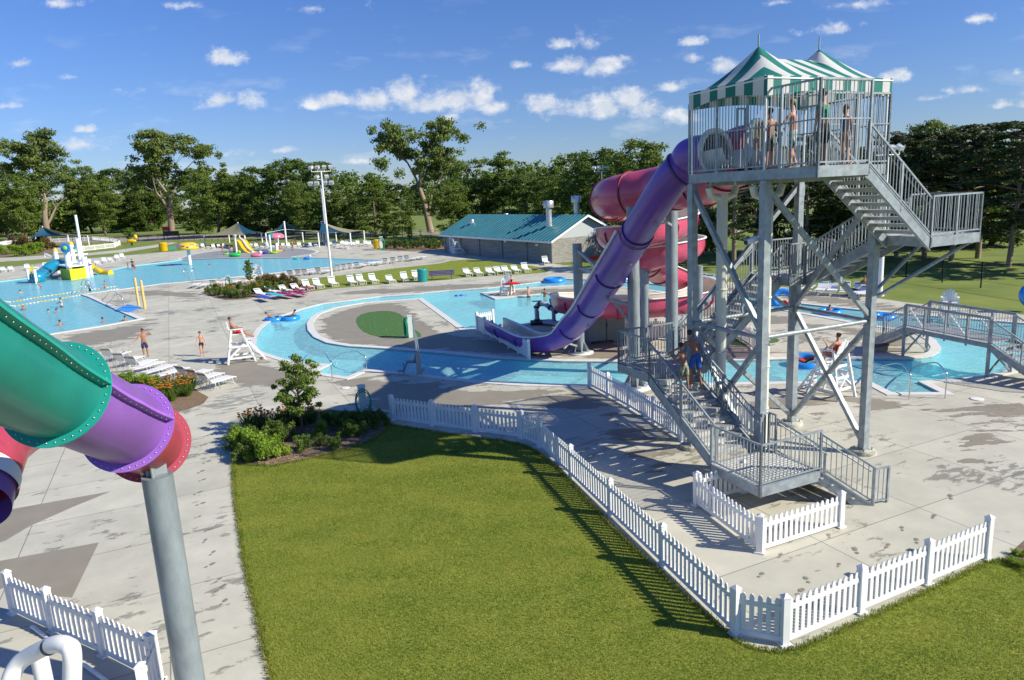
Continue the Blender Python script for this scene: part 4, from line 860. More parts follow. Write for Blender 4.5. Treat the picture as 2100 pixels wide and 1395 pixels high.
def vent(x, y, h, r, nm='roof_vent', cowl=True):
    zb = BH+min(y, BW-y)*sl; b = Bp(x, y, 0); v = MB(); v.tube([b+Vector((0,0,zb-.1)), b+Vector((0,0,zb+h))], r, 20)
    if cowl: v.lathe([(r*1.75, zb+h-.75), (r*1.8, zb+h-.7), (r*1.8, zb+h+.05), (r*1.7, zb+h+.08), (r*.3, zb+h+.1)], b, 24)
    v.build(nm, mat('galvanized_vent', (.55,.56,.56), .35, .6, var=.15), house)
vent(4.0, 2.3, 2.9, .34); vent(4.0, 6.3, 3.0, .34); vent(23.8, 2.4, .55, .16); vent(18.8, 5.1, .35, .2)
m = MB(); m.bar(Bp(26.6, -.03, 1.1), Bp(25.4, -.03, 1.1), .06, 2.2, (0,0,1)); dr = m.build('door', mat('pale_door', (.50,.58,.64), .5), house); m = MB(); m.bar(Bp(26.25, -.07, 1.45), Bp(25.75, -.07, 1.45), .03, .9); m.build('pane', mat('dark_glass', (.08,.12,.13), .1), dr)
m = MB(); m.bar(Bp(12.3, -.03, 1.05), Bp(11.2, -.03, 1.05), .06, 2.1); m.build('door', mat('grey_door', (.16,.19,.22), .6), house)
for x, z in ((10.5, 2.15), (3.3, 2.0)): MB().bar(Bp(x, -.12, z), Bp(x-.5, -.12, z), .2, .22).build('wall_lamp', WPAINT, house)
# ---------------------------------------------------------------- light masts
def mast(px, py, ptop, label, arms=2, r=.13, yaw=0.3):
    g_ = U(px, py); h = HT(px, py, ptop); t = thing('floodlight_mast', label, 'light mast', tuple(g_), 0, None); up = Vector((0,0,1))
    MB().tube([g_, g_+up*h], [r, r*.6], 16).build('pole', WPAINT, t); MB().lathe([(.3, 0), (.3, .12), (.2, .16)], g_, 16).build('base', COPE, t)
    a = Vector((math.cos(yaw), math.sin(yaw), 0))
    m = MB(); m.tube([g_+up*(h+.35)-a*1.0, g_+up*(h+.0)-a*.95, g_+up*h-a*.8, g_+up*h+a*.8, g_+up*h+a*.95, g_+up*(h+.35)+a*1.0], .04, 8)
    for s in (-.35, .35): m.tube([g_+up*h+a*s, g_+up*(h+.35)+a*s], .035, 8)
    if arms > 1: m.tube([g_+up*(h-.8)-a*.55, g_+up*(h-.8)+a*.55], .035, 8)
    m.build('cross_arm', WPAINT, t)
    for s, dz, f in ((-1.0, .55, -1), (-.35, .55, -.5), (.35, .55, .4), (1.0, .55, 1))+(((-.5, -.65, -1), (.5, -.65, 1)) if arms > 1 else ()):
        c = g_+up*(h+dz)+a*s; d = (Vector((.4*f, -.8, -.45))).normalized(); c = g_+up*(h+dz*.8)+a*s; m = MB(); m.bar(c-d*.18, c+d*.2, .42, .26); m.bar(c-d*.28, c-d*.16, .2, .15); m.build('floodlight', mat('lamp_housing', (.55,.58,.6), .4, .3), t)
    return t
mast(680.5, 570, 352, 'tall white floodlight mast on the lawn by the chaise row'); mast(1238, 525, 352, 'white floodlight mast behind the spiral slide', 1, .12)
mast(1803, 607, 318, 'white floodlight mast behind the upper stair rails at right', 1, .2)
MB_ = thing('floodlight_mast', 'second white floodlight mast just left of the tallest one, among the far shade sails', 'light mast', tuple(U(671, 500))); g_ = U(671, 500); h_ = HT(671, 500, 380)
MB().tube([g_, g_+Vector((0,0,h_))], [.3, .2], 12).build('pole', WPAINT, MB_)
m = MB(); m.bar(g_+Vector((-2,0,h_)), g_+Vector((2,0,h_)), .12)
for s in (-2, -.8, .8, 2): m.bar(g_+Vector((s,.2,h_+.5)), g_+Vector((s,-.6,h_+.2)), .8, .6)
m.build('floodlight', MATS['lamp_housing'], MB_)
# ---------------------------------------------------------------- shade sails
SAILB = mat('navy_sail', (.008,.075,.14), .7, var=.1, trans=.2); SAILT = mat('tan_sail', (.40,.36,.22), .7, var=.05, trans=.3)
def shade(px, py, ptop, corners, label, sw=False):
    t = thing('shade_sail', label, 'shade sail', tuple(U(px, py)), 0, 'peaked shade sails along the far deck'); g_ = U(px, py); h = HT(px, py, ptop); m = MB(); apex = g_+Vector((0,0,h)); m.tube([g_, apex+Vector((0,0,.1))], .16, 10); tops = []
    for cx, cy, ct in corners: c = U(cx, cy); hh = max(2.0, HT(cx, cy, ct)); tops.append(c+Vector((0,0,hh))); m.tube([c, tops[-1]], .13, 10); m.bar(tops[-1], apex.lerp(tops[-1], .0)-Vector((0,0,h*.32)), .05)
    m.build('post', WPAINT, t); B = MB(); T_ = MB(); k = len(tops); nn = 8
    for i in range(k):
        a, b = tops[i], tops[(i+1) % k]; tri = T_ if (i % 2) ^ sw else B
        for u_ in range(nn):
            for v in range(nn):
                def f(uu, vv):
                    e = a.lerp(b, uu); c = ((tops[0]+tops[1]+tops[2]+tops[3])/4 if k == 4 else apex); e = e.lerp(Vector((c.x, c.y, e.z)), .35*math.sin(PI*uu)); p = apex.lerp(e, vv); p.z -= .5*math.sin(PI*vv)*(h/5); return p
                tri.add([f(u_/nn, v/nn), f((u_+1)/nn, v/nn), f((u_+1)/nn, (v+1)/nn), f(u_/nn, (v+1)/nn)], [(0,1,2,3)], True)
    B.build('navy_panel', SAILB, t); T_.build('tan_panel', SAILT, t)
shade(493, 500, 457, [(421,505,484),(471,498,477),(539,504,477),(505,511,483)], 'peaked navy and tan shade sail over the far chaises, left of the striped mushroom')
shade(588, 503, 455, [(548,507,478),(571,499,478),(659,499,475),(622,497,474)], 'peaked navy and tan shade sail of the far row, behind the striped mushroom', True)
shade(664, 500, 455, [(655,507,478),(690,495,478),(748,498,473),(720,503,478)], 'peaked navy and tan shade sail at the right end of the far row', True)
shade(95, 508, 465, [(62,512,487),(75,500,485),(183,504,483),(143,507,482)], 'peaked navy and tan shade sail over the far sand playground', True)
# ---------------------------------------------------------------- chaises, chairs, benches
def make_chaise(back, stripe, label):
    r = thing('chaise', label, 'chaise lounge'); fr_ = MB(); h = .34; tb = .014
    for s in (-.31, .31): fr_.tube([(s, -.05, h), (s, 1.22, h), (s, 1.26, h-.02)], tb, 6); fr_.tube([(s, -.05, h), (s, -.05-.62*math.cos(back), h+.62*math.sin(back)), (s*.93, -.05-.70*math.cos(back), h+.70*math.sin(back))], tb, 6)
    fr_.tube([(-.31, 1.26, h-.02), (.31, 1.26, h-.02)], tb, 6); e = (-.05-.70*math.cos(back), h+.70*math.sin(back)); fr_.tube([(-.29, *e), (.29, *e)], tb, 6)
    fr_.build('frame', WPAINT, r, True)
    for y0 in (.05, 1.0):
        l_ = MB(); 
        for s in (-.31, .31): l_.tube([(s, y0, h), (s*1.05, y0+.07, .02), (s*1.05, y0+.24, .02), (s, y0+.2, h)], tb, 6)
        l_.tube([(-.31*1.05, y0+.15, .02), (.31*1.05, y0+.15, .02)], tb, 6); l_.build('leg', WPAINT, r, True)
    if back > .2:
        l_ = MB()
        for s in (-.28, .28): l_.tube([(s, -.05-.4*math.cos(back), h+.4*math.sin(back)), (s, -.2, .03), (s, .05, .03), (s, .12, h)], .011, 6)
        l_.tube([(-.28, -.1, .03), (.28, -.1, .03)], .011, 6); l_.build('back_strut', WPAINT, r, True)
    sm_ = mat('white_strap', (.80,.80,.80), .6, var=.03); s_ = MB(); n = 22
    for i in range(n): y = -.02+i*1.22/n; s_.box((0, y+.027, h+.012), (.61, .050, .006))
    s_.build('seat_straps', sm_, r, True); b_ = MB(); st = MB(); n = 11
    for i in range(n):
        d = .04+i*.64/n; c = Vector((0, -.05-d*math.cos(back), h+.012+d*math.sin(back))); tgt = b_ if i not in (8, 9) else st
        u_ = Vector((0, -math.cos(back), math.sin(back)))*.026; w_ = Vector((.30, 0, 0)); tgt.add([c-w_-u_, c+w_-u_, c+w_+u_, c-w_+u_], [(0,1,2,3)]); nn = u_.cross(w_).normalized()*.006; tgt.add([c-w_-u_-nn, c-w_+u_-nn, c+w_+u_-nn, c+w_-u_-nn], [(0,1,2,3)])
    b_.build('back_straps', sm_, r, True); st.build('stripe', stripe, r, True); return kids(r)
TS = mat('teal_strap', (.01,.20,.16), .6); YS = mat('mustard_strap', (.35,.24,.05), .6)
CH = {}
def chaise(k, hx, hy, fx, fy, label, group):
    back, st = {'u': (R(52), TS), 'm': (R(32), TS), 'f': (R(3), TS), 'yu': (R(56), YS), 'yf': (R(3), YS)}[k]
    H, F = U(hx, hy, .004), U(fx, fy, .004); d = F-H; rz = math.atan2(d.y, d.x)-PI/2; c = (H+F)/2-Vector((-math.sin(rz), math.cos(rz), 0))*.45; c.z = .006
    if k not in CH:
        CH[k] = make_chaise(back, st, label); CH[k].location = c; CH[k].rotation_euler = (0,0,rz); tag(CH[k], label, None, group); return CH[k]
    return dup(CH[k], c, rz, label, group)
def row(k, items, desc, group):
    for i, it in enumerate(items):
        kk = it[4] if len(it) > 4 else k; chaise(kk, *it[:4], desc.replace('#', nth(i)), group)
row('yu', [(362,792,440,768),(387,799,462,775),(410,806,484,783)], '# from left of three raised chaises with mustard stripes beside the flower bed', 'chaises by the near flower bed')
row('yf', [(258,776,350,748),(285,783,372,755),(312,789,396,762)], '# from the left of the flat white chaises in the middle of the near-left cluster', 'chaises by the near flower bed')
row('yu', [(205,752,275,728),(232,762,302,738),(256,770,328,745)], '# from the left of the raised chaises half hidden by the teal tube', 'chaises by the near flower bed')
row('u', [(522,607,556,612,'m'),(546,602,578,606,'m'),(571,599,604,605,'m'),(596,596,628,602,'m'),(617,590,650,598,'u'),(641,587,668,595),(672,583,698,592),(712,580,735,589),(731,578,753,587),(757,577,778,585),(793,577,812,585,'m'),(823,573,840,582),(846,569,863,579)], '# from left of the white chaises between shrub bed and teal bin', 'chaises facing the lazy river')
row('m', [(950,562,970,571),(972,561,992,570),(996,560,1016,569),(1013,558,1034,567),(1028,557,1050,566),(1048,556,1070,564),(1069,554,1090,562,'u')], '# from the left of the seven chaises right of the purple bench', 'chaises right of the purple bench')
xs = [(607,570),(620,569),(634,567,'f'),(648,566),(664,565,'f'),(680,561,'m'),(688,560),(700,558),(712,556),(727,554),(738,553,'f'),(746,551),(757,549,'f'),(771,548,'f'),(785,546),(801,544),(816,541),(829,540),(840,539,'f'),(850,537,'f'),(860,536,'f')]
row('u', [(x, y, x+15, y-8)+tuple(e) for x, y, *e in xs], '# from left of the long chaise row between far pool and middle lawn', 'chaises along the far pool edge')
row('f', [(393,594,412,585),(408,595,428,586),(432,590,450,581,'m'),(447,590,466,582),(476,588,494,579),(500,586,520,577),(536,581,556,573,'f'),(546,577,566,569),(560,576,580,568),(576,573,594,565),(590,572,608,564,'u')], '# from the left of the chaises behind the middle shrub bed by the pool edge', 'chaises behind the middle shrub bed')
far = []
for i, x in enumerate(range(414, 655, 11)): far.append((x, 507.5-((x-414)*.012)+(i % 3)*.8, x+5, 510-((x-414)*.012)+(i % 3)*.8, 'ufumuf'[i % 6]))
row('u', far, '# from the left of the front row of chaises under the far shade sails', 'chaises under the shade sails')
far = []
for i, x in enumerate(range(668, 764, 8)): far.append((x, 502+(i % 2)*1.5, x+5, 505+(i % 2)*1.5, 'umufuu'[i % 6]))
row('u', far, '# from left of the chaises at the far deck, right of the masts', 'chaises right of the masts')
row('f', [(680,506,700,508),(692,509,712,511),(704,510,722,511.5)], '# from left of the flat chaises lying loose before the far row', 'loose flat chaises')
row('m', [(2,556,14,560),(18,554,30,559),(52,552,64,556,'u'),(68,551,80,555,'f'),(88,549,102,553,'u')], '# from left of the white chaises behind the teal play slide', 'chaises on the far-left deck')
row('m', [(195,542,208,546),(210,538,222,541,'u'),(222,536,234,539),(236,532,248,535,'u'),(246,529,258,532,'u')], '# from left of the white chaises right of the play structure', 'chaises right of the play structure')
row('u', [(1440,583,1428,588),(1455,585,1442,590),(1472,587,1460,592),(1640,592,1620,600),(1660,597,1650,602,'f'),(1688,598,1678,606,'m'),(1708,600,1704,609),(1733,601,1731,611),(1762,603,1748,612),(1776,606,1764,615,'m')], '# from the left of the chaises along the lawn edge behind the tower', 'chaises behind the tower')
chaise('u', 1116, 541, 1124, 545, 'single white chaise at the corner of the pump house', None)
# towels
def towel(px, py, qx, qy, m_, label, z=.365, nm='towel', w=.62):
    a, b = U(px, py, z), U(qx, qy, z); d = b-a; n_ = Vector((-d.y, d.x, 0)).normalized()*w/2; k = 10; m = MB()
    for i in range(k):
        for j in range(5):
            def f(s, t): e = abs(t-.5)*2; return a+d*s+n_*(2*t-1)*1.12+Vector((0,0,.02+.012*math.sin(s*19+t*7)-.16*max(0, e-.8)))
            m.add([f(i/k, j/5), f((i+1)/k, j/5), f((i+1)/k, (j+1)/5), f(i/k, (j+1)/5)], [(0,1,2,3)], True)
    tag(m.build(nm, m_), label, 'towel')
towel(534,606,552,612, cloth('royal', (.03,.06,.45)), 'dark blue towel spread over the leftmost chaise of the river-facing row')
towel(550,601,580,606, cloth('aqua', (.03,.42,.62)), 'aqua towel spread over the second chaise of the river-facing row')
towel(573,600,604,605, cloth('magenta', (.42,.01,.18)), 'magenta towel under the left of the two sunbathers')
towel(598,597,628,602, cloth('magenta', (.42,.01,.18)), 'magenta towel under the right of the two sunbathers', w=.7)
# lifeguard chairs
def make_guard_chair(high, label, loc, rz):
    r = thing('lifeguard_chair', label, 'lifeguard chair'); s = 1.0 if high else .62; H = 1.45*s; m = MB(); w_ = .36
    for x in (-w_, w_):
        m.bar((x*1.3, -.55*s, 0), (x, -.22, H+.25), .09, .06); m.bar((x*1.3, .75*s, 0), (x, .22, H+.28), .09, .06)
        for z, y0, y1 in ((.28, -.52, .62), (.85, -.42, .45)): m.bar((x*1.25, y0*s, z*s), (x*1.25, y1*s, z*s), .05, .09)
        m.bar((x*1.28, -.5*s, .28*s), (x*1.1, .3*s, .95*s), .05, .08)
    for z in (.35, .75, 1.15): m.bar((-w_*1.2, -.5*s+z*.2*s, z*s), (w_*1.2, -.5*s+z*.2*s, z*s), .05, .09)
    m.bar((-w_*1.22, -.5*s, .25*s), (w_*1.15, -.3*s, .95*s), .04, .07); m.build('frame', WHITE, r, True)
    m = MB()
    for x in (-.3, .3): m.bar((x, .5*s+.75*s, 0.02), (x, .42, H-.32), .07, .05)
    for i in range(5): t = (i+.5)/5; m.box((0, (1.25*s)*(1-t)+.42*t, (H-.32)*t), (.62, .14, .035))
    m.box((0, .50, H-.30), (.72, .34, .035)); m.build('ladder', WHITE, r, True)
    m = MB()
    for i in range(4): m.box((0, -.18+i*.13, H), (.62, .11, .03))
    m.build('seat', WHITE, r, True); m = MB()
    for i in range(5):
        x = (i-2)*.118; hh = .66-.05*(i-2)**2; m.bar((x, -.22, H+.02), (x*1.15, -.40, H+hh), .11, .025, (0,1,0))
    m.bar((-.3, -.3, H+.22), (.3, -.3, H+.22), .03, .08); m.build('backrest', WHITE, r, True); m = MB()
    for x in (-.37, .37): m.box((x, .02, H+.27), (.11, .58, .035))
    m.build('armrest', WHITE, r, True); r.location = loc; r.rotation_euler = (0,0,rz); r.scale = (1.05,)*3; return kids(r)
ga = make_guard_chair(True, 'tall white lifeguard chair left of the lazy river bend with a guard sitting in it', U(492, 742)+Vector((0,0,.006)), R(-68))
gb = dup(ga, U(937, 523)+Vector((0,0,.006)), R(-70), 'empty tall white lifeguard chair in front of the pump house door'); gc = dup(ga, U(1708, 812)+Vector((0,0,.006)), R(28), 'tall white lifeguard chair behind the tower legs with a guard looking at the river')
gd = make_guard_chair(False, 'empty low white lifeguard chair on the lawn edge behind the footbridge', U(1945, 655)+Vector((0,0,.006)), R(150))
ge = dup(gd, U(733, 0+550)+Vector((0,0,.006)) if 0 else U(530, 571)+Vector((0,0,.006)), R(10), 'low white lifeguard chair at the pool edge behind the middle sapling', cat=None); gf = dup(gd, U(1041, 604)+Vector((0,0,.03)), R(160), 'low white lifeguard chair on the island tip beside the walking guard')
# bench, bins, hose stands
def bench(px, py, qx, qy, m_, label):
    a, b = U(px, py, .006), U(qx, qy, .006); d = (b-a); L_ = d.length; rz = math.atan2(d.y, d.x); c = (a+b)/2; r = thing('bench', label, 'bench', (0,0,0)); s = MB(); bk = MB(); lg = []
    for i in range(4): s.box((0, -.18+i*.12, .45), (L_, .09, .035))
    for i in range(3): bk.box((0, .24+i*.03, .56+i*.13), (L_, .035, .10))
    s.build('seat', m_, r, True); bk.build('backrest', m_, r, True)
    for x in (-L_*.38, L_*.38): l_ = MB(); l_.box((x, 0, .22), (.06, .06, .44)); l_.box((x, .03, .02), (.06, .5, .04)); l_.bar((x, .2, .42), (x, .32, .9), .05); l_.build('leg', m_, r, True)
    r.location = c; r.rotation_euler = (0,0,rz); return r
bench(880, 575, 932, 572, mat('purple_mesh', (.07,.045,.22), .5), 'dark purple mesh bench on the lawn edge between two chaise groups')
bench(346, 516, 362, 515, mat('teal_mesh', (.02,.35,.33), .5), 'turquoise bench on the far lawn edge beside the yellow bin')
def bin_(px, py, m_, label, r=.34, h=.95):
    g_ = U(px, py, .006); t = thing('trash_bin', label, 'bin', tuple(g_)); v = MB(); v.lathe([(r*.94, 0), (r, .05), (r, h-.08), (r*1.04, h-.06)], g_, 24)
    for i in range(24): an = i*PI/12; v.vbar(g_+Vector((math.cos(an)*r, math.sin(an)*r, .06)), g_+Vector((math.cos(an)*r, math.sin(an)*r, h-.08)), .05, .02, an+PI/2)
    v.build('body', m_, t); MB().lathe([(r*1.05, h-.06), (r*1.05, h), (r*.8, h+.06), (r*.45, h+.08), (r*.42, h+.02)], g_, 24).build('lid', m_, t)
bin_(867, 578, mat('teal_bin', (.015,.30,.30), .4), 'teal slatted bin at the end of the river-facing chaises', .46, 1.2)
bin_(336, 515, YEL, 'yellow bin on the far deck beside the turquoise bench', .75, 1.6); bin_(774, 511, YEL, 'yellow bin on the far deck at the right end of the chaises', .6, 1.5)
def hose(px, py, label, rz=0, s=1.0):
    g_ = U(px, py, .01); t = thing('hose_stand', label, 'hose stand', tuple(g_)); m = MB(); m.vbar(g_, g_+Vector((0,0,1.15*s)), .26*s, .24*s, rz); m.vbar(g_+Vector((0,0,1.15*s)), g_+Vector((0,0,1.2*s)), .3*s, .28*s, rz); m.build('pedestal', mat('stand_plastic', (.55,.62,.58), .5), t); h_ = MB(); d = Vector((math.sin(rz), -math.cos(rz), 0)); a = Vector((math.cos(rz), math.sin(rz), 0))
    for k in range(7):
        pts = [g_+d*(.16*s+.02*k)+a*(.27+.012*(k % 3))*s*math.cos(x)+Vector((0,0,(.68-.02*k)*s+(.40+.03*(k % 4))*s*math.sin(x)*(1.0 if math.sin(x) > 0 else 1.25))) for x in np.linspace(0, 2*PI, 25)]
        h_.tube(pts, .014*s, 6, False)
    h_.build('hose', mat('green_hose', (.01,.28,.17), .4), t)
hose(746, 852, 'grey-green hose stand with a coiled green hose by the near picket fence', .35); hose(842, 692, 'pale hose stand with a green hose at the edge of the left turf patch', -1.2, 1.1); hose(471, 592, 'green hose stand behind the middle shrub bed', .3, 1.1); hose(783, 513, 'far hose stand with a green hose next to the yellow bin', .3, 1.8)
# grey equipment cabinets and pipework under the slides
CAB = mat('cabinet_grey', (.22,.26,.24), .5, var=.06)
def cabinet(px, py, ptop, wx, wy, label):
    g_ = U(px, py, .006); h = HT(px, py, ptop); t = thing('equipment_cabinet', label, 'cabinet', tuple(g_)); rz = .15
    MB().box(tuple(g_+Vector((0,0,h/2+.08))), (wx, wy, h-.16), rz).build('body', CAB, t); m = MB(); m.box(tuple(g_+Vector((0,0,h+.02))), (wx+.06, wy+.06, .05), rz)
    for s in (-1, 1): m.box(tuple(g_+Vector((s*(wx/2-.1), 0, .05))), (.12, wy, .10), rz)
    m.build('trim', CAB, t); m = MB(); m.box(tuple(g_+Vector((-math.sin(rz)*-wy/2*1.0, -wy/2-.012, h/2))), (.03, .03, h-.3), rz); m.box(tuple(g_+Vector((.1, -wy/2-.02, h*.55))), (.04, .04, .2), rz); m.build('door_seam', DKBASE, t)
cabinet(1240, 701, 632, 2.0, .8, 'big grey two-door equipment cabinet between the slide columns'); cabinet(1283, 700, 680, .6, .5, 'small grey-green box with a paper notice beside the equipment cabinet')
pu = thing('pump_pipes', 'pale pump pipes with black valve collars between the violet flume and the pool', 'pipework', tuple(U(1120, 668)), 0)
PIPE = mat('pale_pipe', (.42,.43,.50), .4); m = MB(); k = MB(); a = U(1102, 664); b = U(1145, 668); up = Vector((0,0,1)); A2 = a+up*1.35
m.tube([a, a+up*1.1, a+up*1.3+(b-a)*.12, a.lerp(b, .45)+up*1.25, a.lerp(b, .8)+up*.95, b+up*.9+Vector((.5,0,0))], .15, 14); m.tube([a.lerp(b, .8)+up*.95, a.lerp(b, .8)+up*.3, a.lerp(b, .5)+up*.22], .13, 14); m.tube([a.lerp(b, .3)+Vector((0,-.4,.2)), b+Vector((0,-.4,.2))], .12, 12); m.build('pipe', PIPE, pu)
for p, q in ((a+up*.15, a+up*.30), (a+up*1.0, a+up*1.12), (a.lerp(b,.15)+up*1.30, a.lerp(b,.22)+up*1.29), (a.lerp(b,.62)+up*1.12, a.lerp(b,.68)+up*1.06), (a.lerp(b,.9)+up*.92, a.lerp(b,.97)+up*.9)): k.tube([p, q], .19, 16)
k.box(tuple(a+up*1.42), (.5,.12,.06)); k.box(tuple(a.lerp(b, .3)+Vector((0,.1,.1))), (1.6,.9,.2)); k.build('valve_collars', RUBBER, pu)
wp = thing('white_pipes', 'thick white elbow pipes rising at the very bottom left corner', 'pipework', (-9.5, 9.6, 0))
m = MB(); e0 = AT(150, 1440, 9.2); e1 = AT(148, 1345, 9.2); e2 = AT(138, 1325, 9.25); e3 = AT(110, 1322, 9.35); e4 = AT(60, 1345, 9.5); e5 = AT(35, 1365, 9.5); e6 = AT(20, 1400, 9.4); e7 = AT(15, 1450, 9.3)
m.tube(spline([Vector((e0.x, e0.y, 0)), e0, e1, e2, e3, e4, e5, e6, e7, Vector((e7.x, e7.y, 0))], 6), .125, 20); m.build('pipe', WHITE, wp); q = AT(78, 1335, 10.2); m = MB(); m.tube([Vector((q.x, q.y, 0)), q], .125, 20); m.ell(tuple(q), (.125,.125,.1)); m.build('pipe', WHITE, wp)
m = MB(); m.tube([e3.lerp(e4, .1), e3.lerp(e4, .2)], .131, 20); m.tube([e0.lerp(e1, .3), e0.lerp(e1, .33)], .131, 20); m.build('pipe_joint', DKBASE, wp)
p0, p1 = U(65, 1285, .05), U(250, 1420, .05); tag(MB().tube([p0, p1], .035, 10).build('conduit', WHITE), 'thin white conduit on the ground behind the lower-left picket fence', 'pipe')
# hand rails at the steps into the river
def steprail(p, q, label, h=.9):
    """p: deck foot, q: water end"""
    a, b = U(*p, .006), U(*q, -.3); d = b-a; m = MB(); up = Vector((0,0,1)); m.tube(spline([a, a+up*h*.85, a+up*h+d*.08, a+up*(h+.12)+d*.35, b+up*(.45), b], 6), .024, 10); o = m.build('handrail', STEEL); o.location = (0,0,0); tag(o, label, 'handrail')
steprail((682,781),(640,738), 'steel handrail on the left of the left-hand river steps', .95); steprail((752,760),(690,748), 'steel handrail on the right of the left-hand river steps', .75)
steprail((1864,819),(1796,778), 'steel handrail on the left of the right-hand river steps', 1.0); steprail((1938,817),(1868,778), 'steel handrail on the right of the right-hand river steps', 1.0)
for i, (x, y) in enumerate(((384, 577), (400, 576))): a = U(x, y); tag(MB().tube(spline([a+Vector((0,-.6,0)), a+Vector((0,-.5,1.2)), a+Vector((0,.2,1.3)), a+Vector((0,.7,-.4))], 6), .04, 8).build('pool_ladder', STEEL), ('left' if i == 0 else 'right')+' grab rail of the ladder at the far pool edge below the yellow mushroom', 'ladder')
for i, ((x, y), (x2, y2)) in enumerate((((170, 603), (182, 590)), ((178, 604), (190, 591)))): a, b = U(x, y), U(x2, y2); tag(MB().tube(spline([a, a+Vector((0,0,1.0)), a.lerp(b, .6)+Vector((0,0,1.1)), b+Vector((0,0,-.4))], 6), .035, 8).build('handrail', STEEL), ('front' if i == 0 else 'rear')+' steel handrail by the swimmers at the corner of the big pool', 'handrail')
for i, ((x, y), (x2, y2)) in enumerate((((253, 631), (222, 624)), ((243, 622), (212, 615)))): a, b = U(x, y), U(x2, y2, -.3); tag(MB().tube(spline([a, a+Vector((0,0,.9)), a.lerp(b, .4)+Vector((0,0,.98)), b], 6), .03, 8).build('handrail', STEEL), ('nearer' if i == 0 else 'farther')+' steel handrail at the deep pool beside the blue mat', 'handrail')
# diving blocks: two yellow-tan posts and a blue mat
for i, (x, y, t) in enumerate(((285, 628, 570), (297.5, 633, 575))): g_ = U(x, y); h = HT(x, y, t); tag(MB().tube([g_, g_+Vector((0,0,h))], .11, 16).build('yellow_post', YELP), ('left' if i == 0 else 'right')+' tall tan-yellow post at the corner of the deep pool', 'post', 'tan-yellow posts by the pool')
tag(MB().prism([U(*p) for p in ((236,637),(262,626),(291,631),(265,642))], .04, .07).build('mat', mat('blue_mat', (.05,.28,.75), .6)), 'bright blue mat on the coping beside the two tan-yellow posts', 'mat')
# lane ropes
def rope(pts, label, step=.35, r=.07, mats=(YEL, WHITE)):
    t = thing('lane_rope', label, 'lane rope', tuple(U(*pts[0]))); P = [U(x, y, -.03) for x, y in pts]; ms = [MB(), MB()]; c = 0
    for p, q in zip(P, P[1:]):
        n_ = max(1, int((q-p).length/step))
        for i in range(n_): a_ = p.lerp(q, i/n_); ms[(c//3) % 2].ell(tuple(a_), (r*1.5, r, r), 8, 5); c += 1
    ln = MB(); ln.tube(P, .02, 5); ms[0].build('floats', mats[0], t); ms[1].build('pale_floats', mats[1], t); ln.build('line', mats[0], t)
rope([(-60,622),(30,628),(100,616),(163,606),(200,600),(245,592)], 'nearer yellow floating rope across the big pool'); rope([(-60,610),(20,620),(90,608),(160,598),(240,587)], 'farther yellow floating rope across the big pool')
rope([(936,607),(946,606),(958,605)], 'short blue and white float line in the landing pool', .3, .1, (mat('float_blue', (.02,.08,.5), .4), WHITE))
# pool lift on the river edge
pl = thing('pool_lift', 'grey pool lift with a folded seat and tall mast at the lazy river edge', 'pool lift', tuple(U(856, 770))); b = U(860, 769); m = MB(); up = Vector((0,0,1)); m.bar(b, b+up*1.1, .22, .2); m.bar(b+up*.0, b+up*.3+Vector((.25,0,0)), .1, .1); m.build('base', mat('lift_beige', (.38,.37,.33), .5), pl)
m = MB(); top = AT(846, 655, b.y+.2); m.tube([b+up*.7, top], .045, 10); m.tube([b+up*.9+Vector((.1,0,0)), top.lerp(b, .25)+Vector((.06,0,0))], .03, 8); m.build('mast', STEEL, pl)
m = MB(); s = b+Vector((-.55,.1,.62)); m.bar(s, s+Vector((.4,0,.0)), .4, .05); m.bar(s+Vector((.36,0,0)), s+Vector((.5,0,.55)), .4, .05); m.bar(s, s+Vector((-.15,0,-.4)), .35, .04); m.bar(s+Vector((-.15,0,-.4)), s+Vector((-.45,0,-.42)), .35, .03); m.tube([s+Vector((.2,0,-.03)), b+up*.6], .03, 8); m.tube([b+Vector((-.7,0,.6)), b+Vector((-.7,0,.04))], .02, 8); m.build('seat', mat('lift_seat', (.12,.15,.22), .5), pl)
# inner tubes
def tubering(p, label, tilt=None, R_=.42, r=.16, group='blue swim tubes'):
    t = bpy.data.objects.new('swim_tube', None); m = MB(); n1, n2 = 32, 14; vs = []
    for i in range(n1):
        for j in range(n2): a_, b_ = 2*PI*i/n1, 2*PI*j/n2; rr = R_+r*math.cos(b_)*(1+.02*math.sin(a_*9)); vs.append((rr*math.cos(a_), rr*math.sin(a_), r*math.sin(b_)))
    m.add(vs, [(i*n2+j, ((i+1) % n1)*n2+j, ((i+1) % n1)*n2+(j+1) % n2, i*n2+(j+1) % n2) for i in range(n1) for j in range(n2)], True)
    bpy.data.objects.remove(t); o = m.build('swim_tube', BLUET); o.location = p; o.rotation_euler = tilt or (0,0,0); return tag(o, label, 'swim tube', group)
tubering(U(562,656,.0)+Vector((0,0,.03)), 'bright blue swim tube, left of the pair in the river bend', None, .50, .19); tubering(U(596,654,.0)+Vector((0,0,.03)), 'bright blue swim tube, right of the pair in the river bend', None, .50, .19)
tubering(U(1137,577,.0)+Vector((0,0,.05)), 'empty blue swim tube drifting on the far channel left of the violet slide', None, .8, .28); tubering(U(1272,574,.0)+Vector((0,0,.05)), 'blue swim tube on the far channel seen between the violet slide and the grey column', None, .8, .28)
tubering(U(1605,625,.0)+Vector((0,0,.35)), 'blue swim tube tipped up on edge in the far channel behind the tower', (R(62),0,R(-20)), .56, .2); tubering(U(1702,642,.0)+Vector((0,0,.05)), 'blue swim tube with a swimmer in it, in the far channel right of the tower', None, .58, .2)
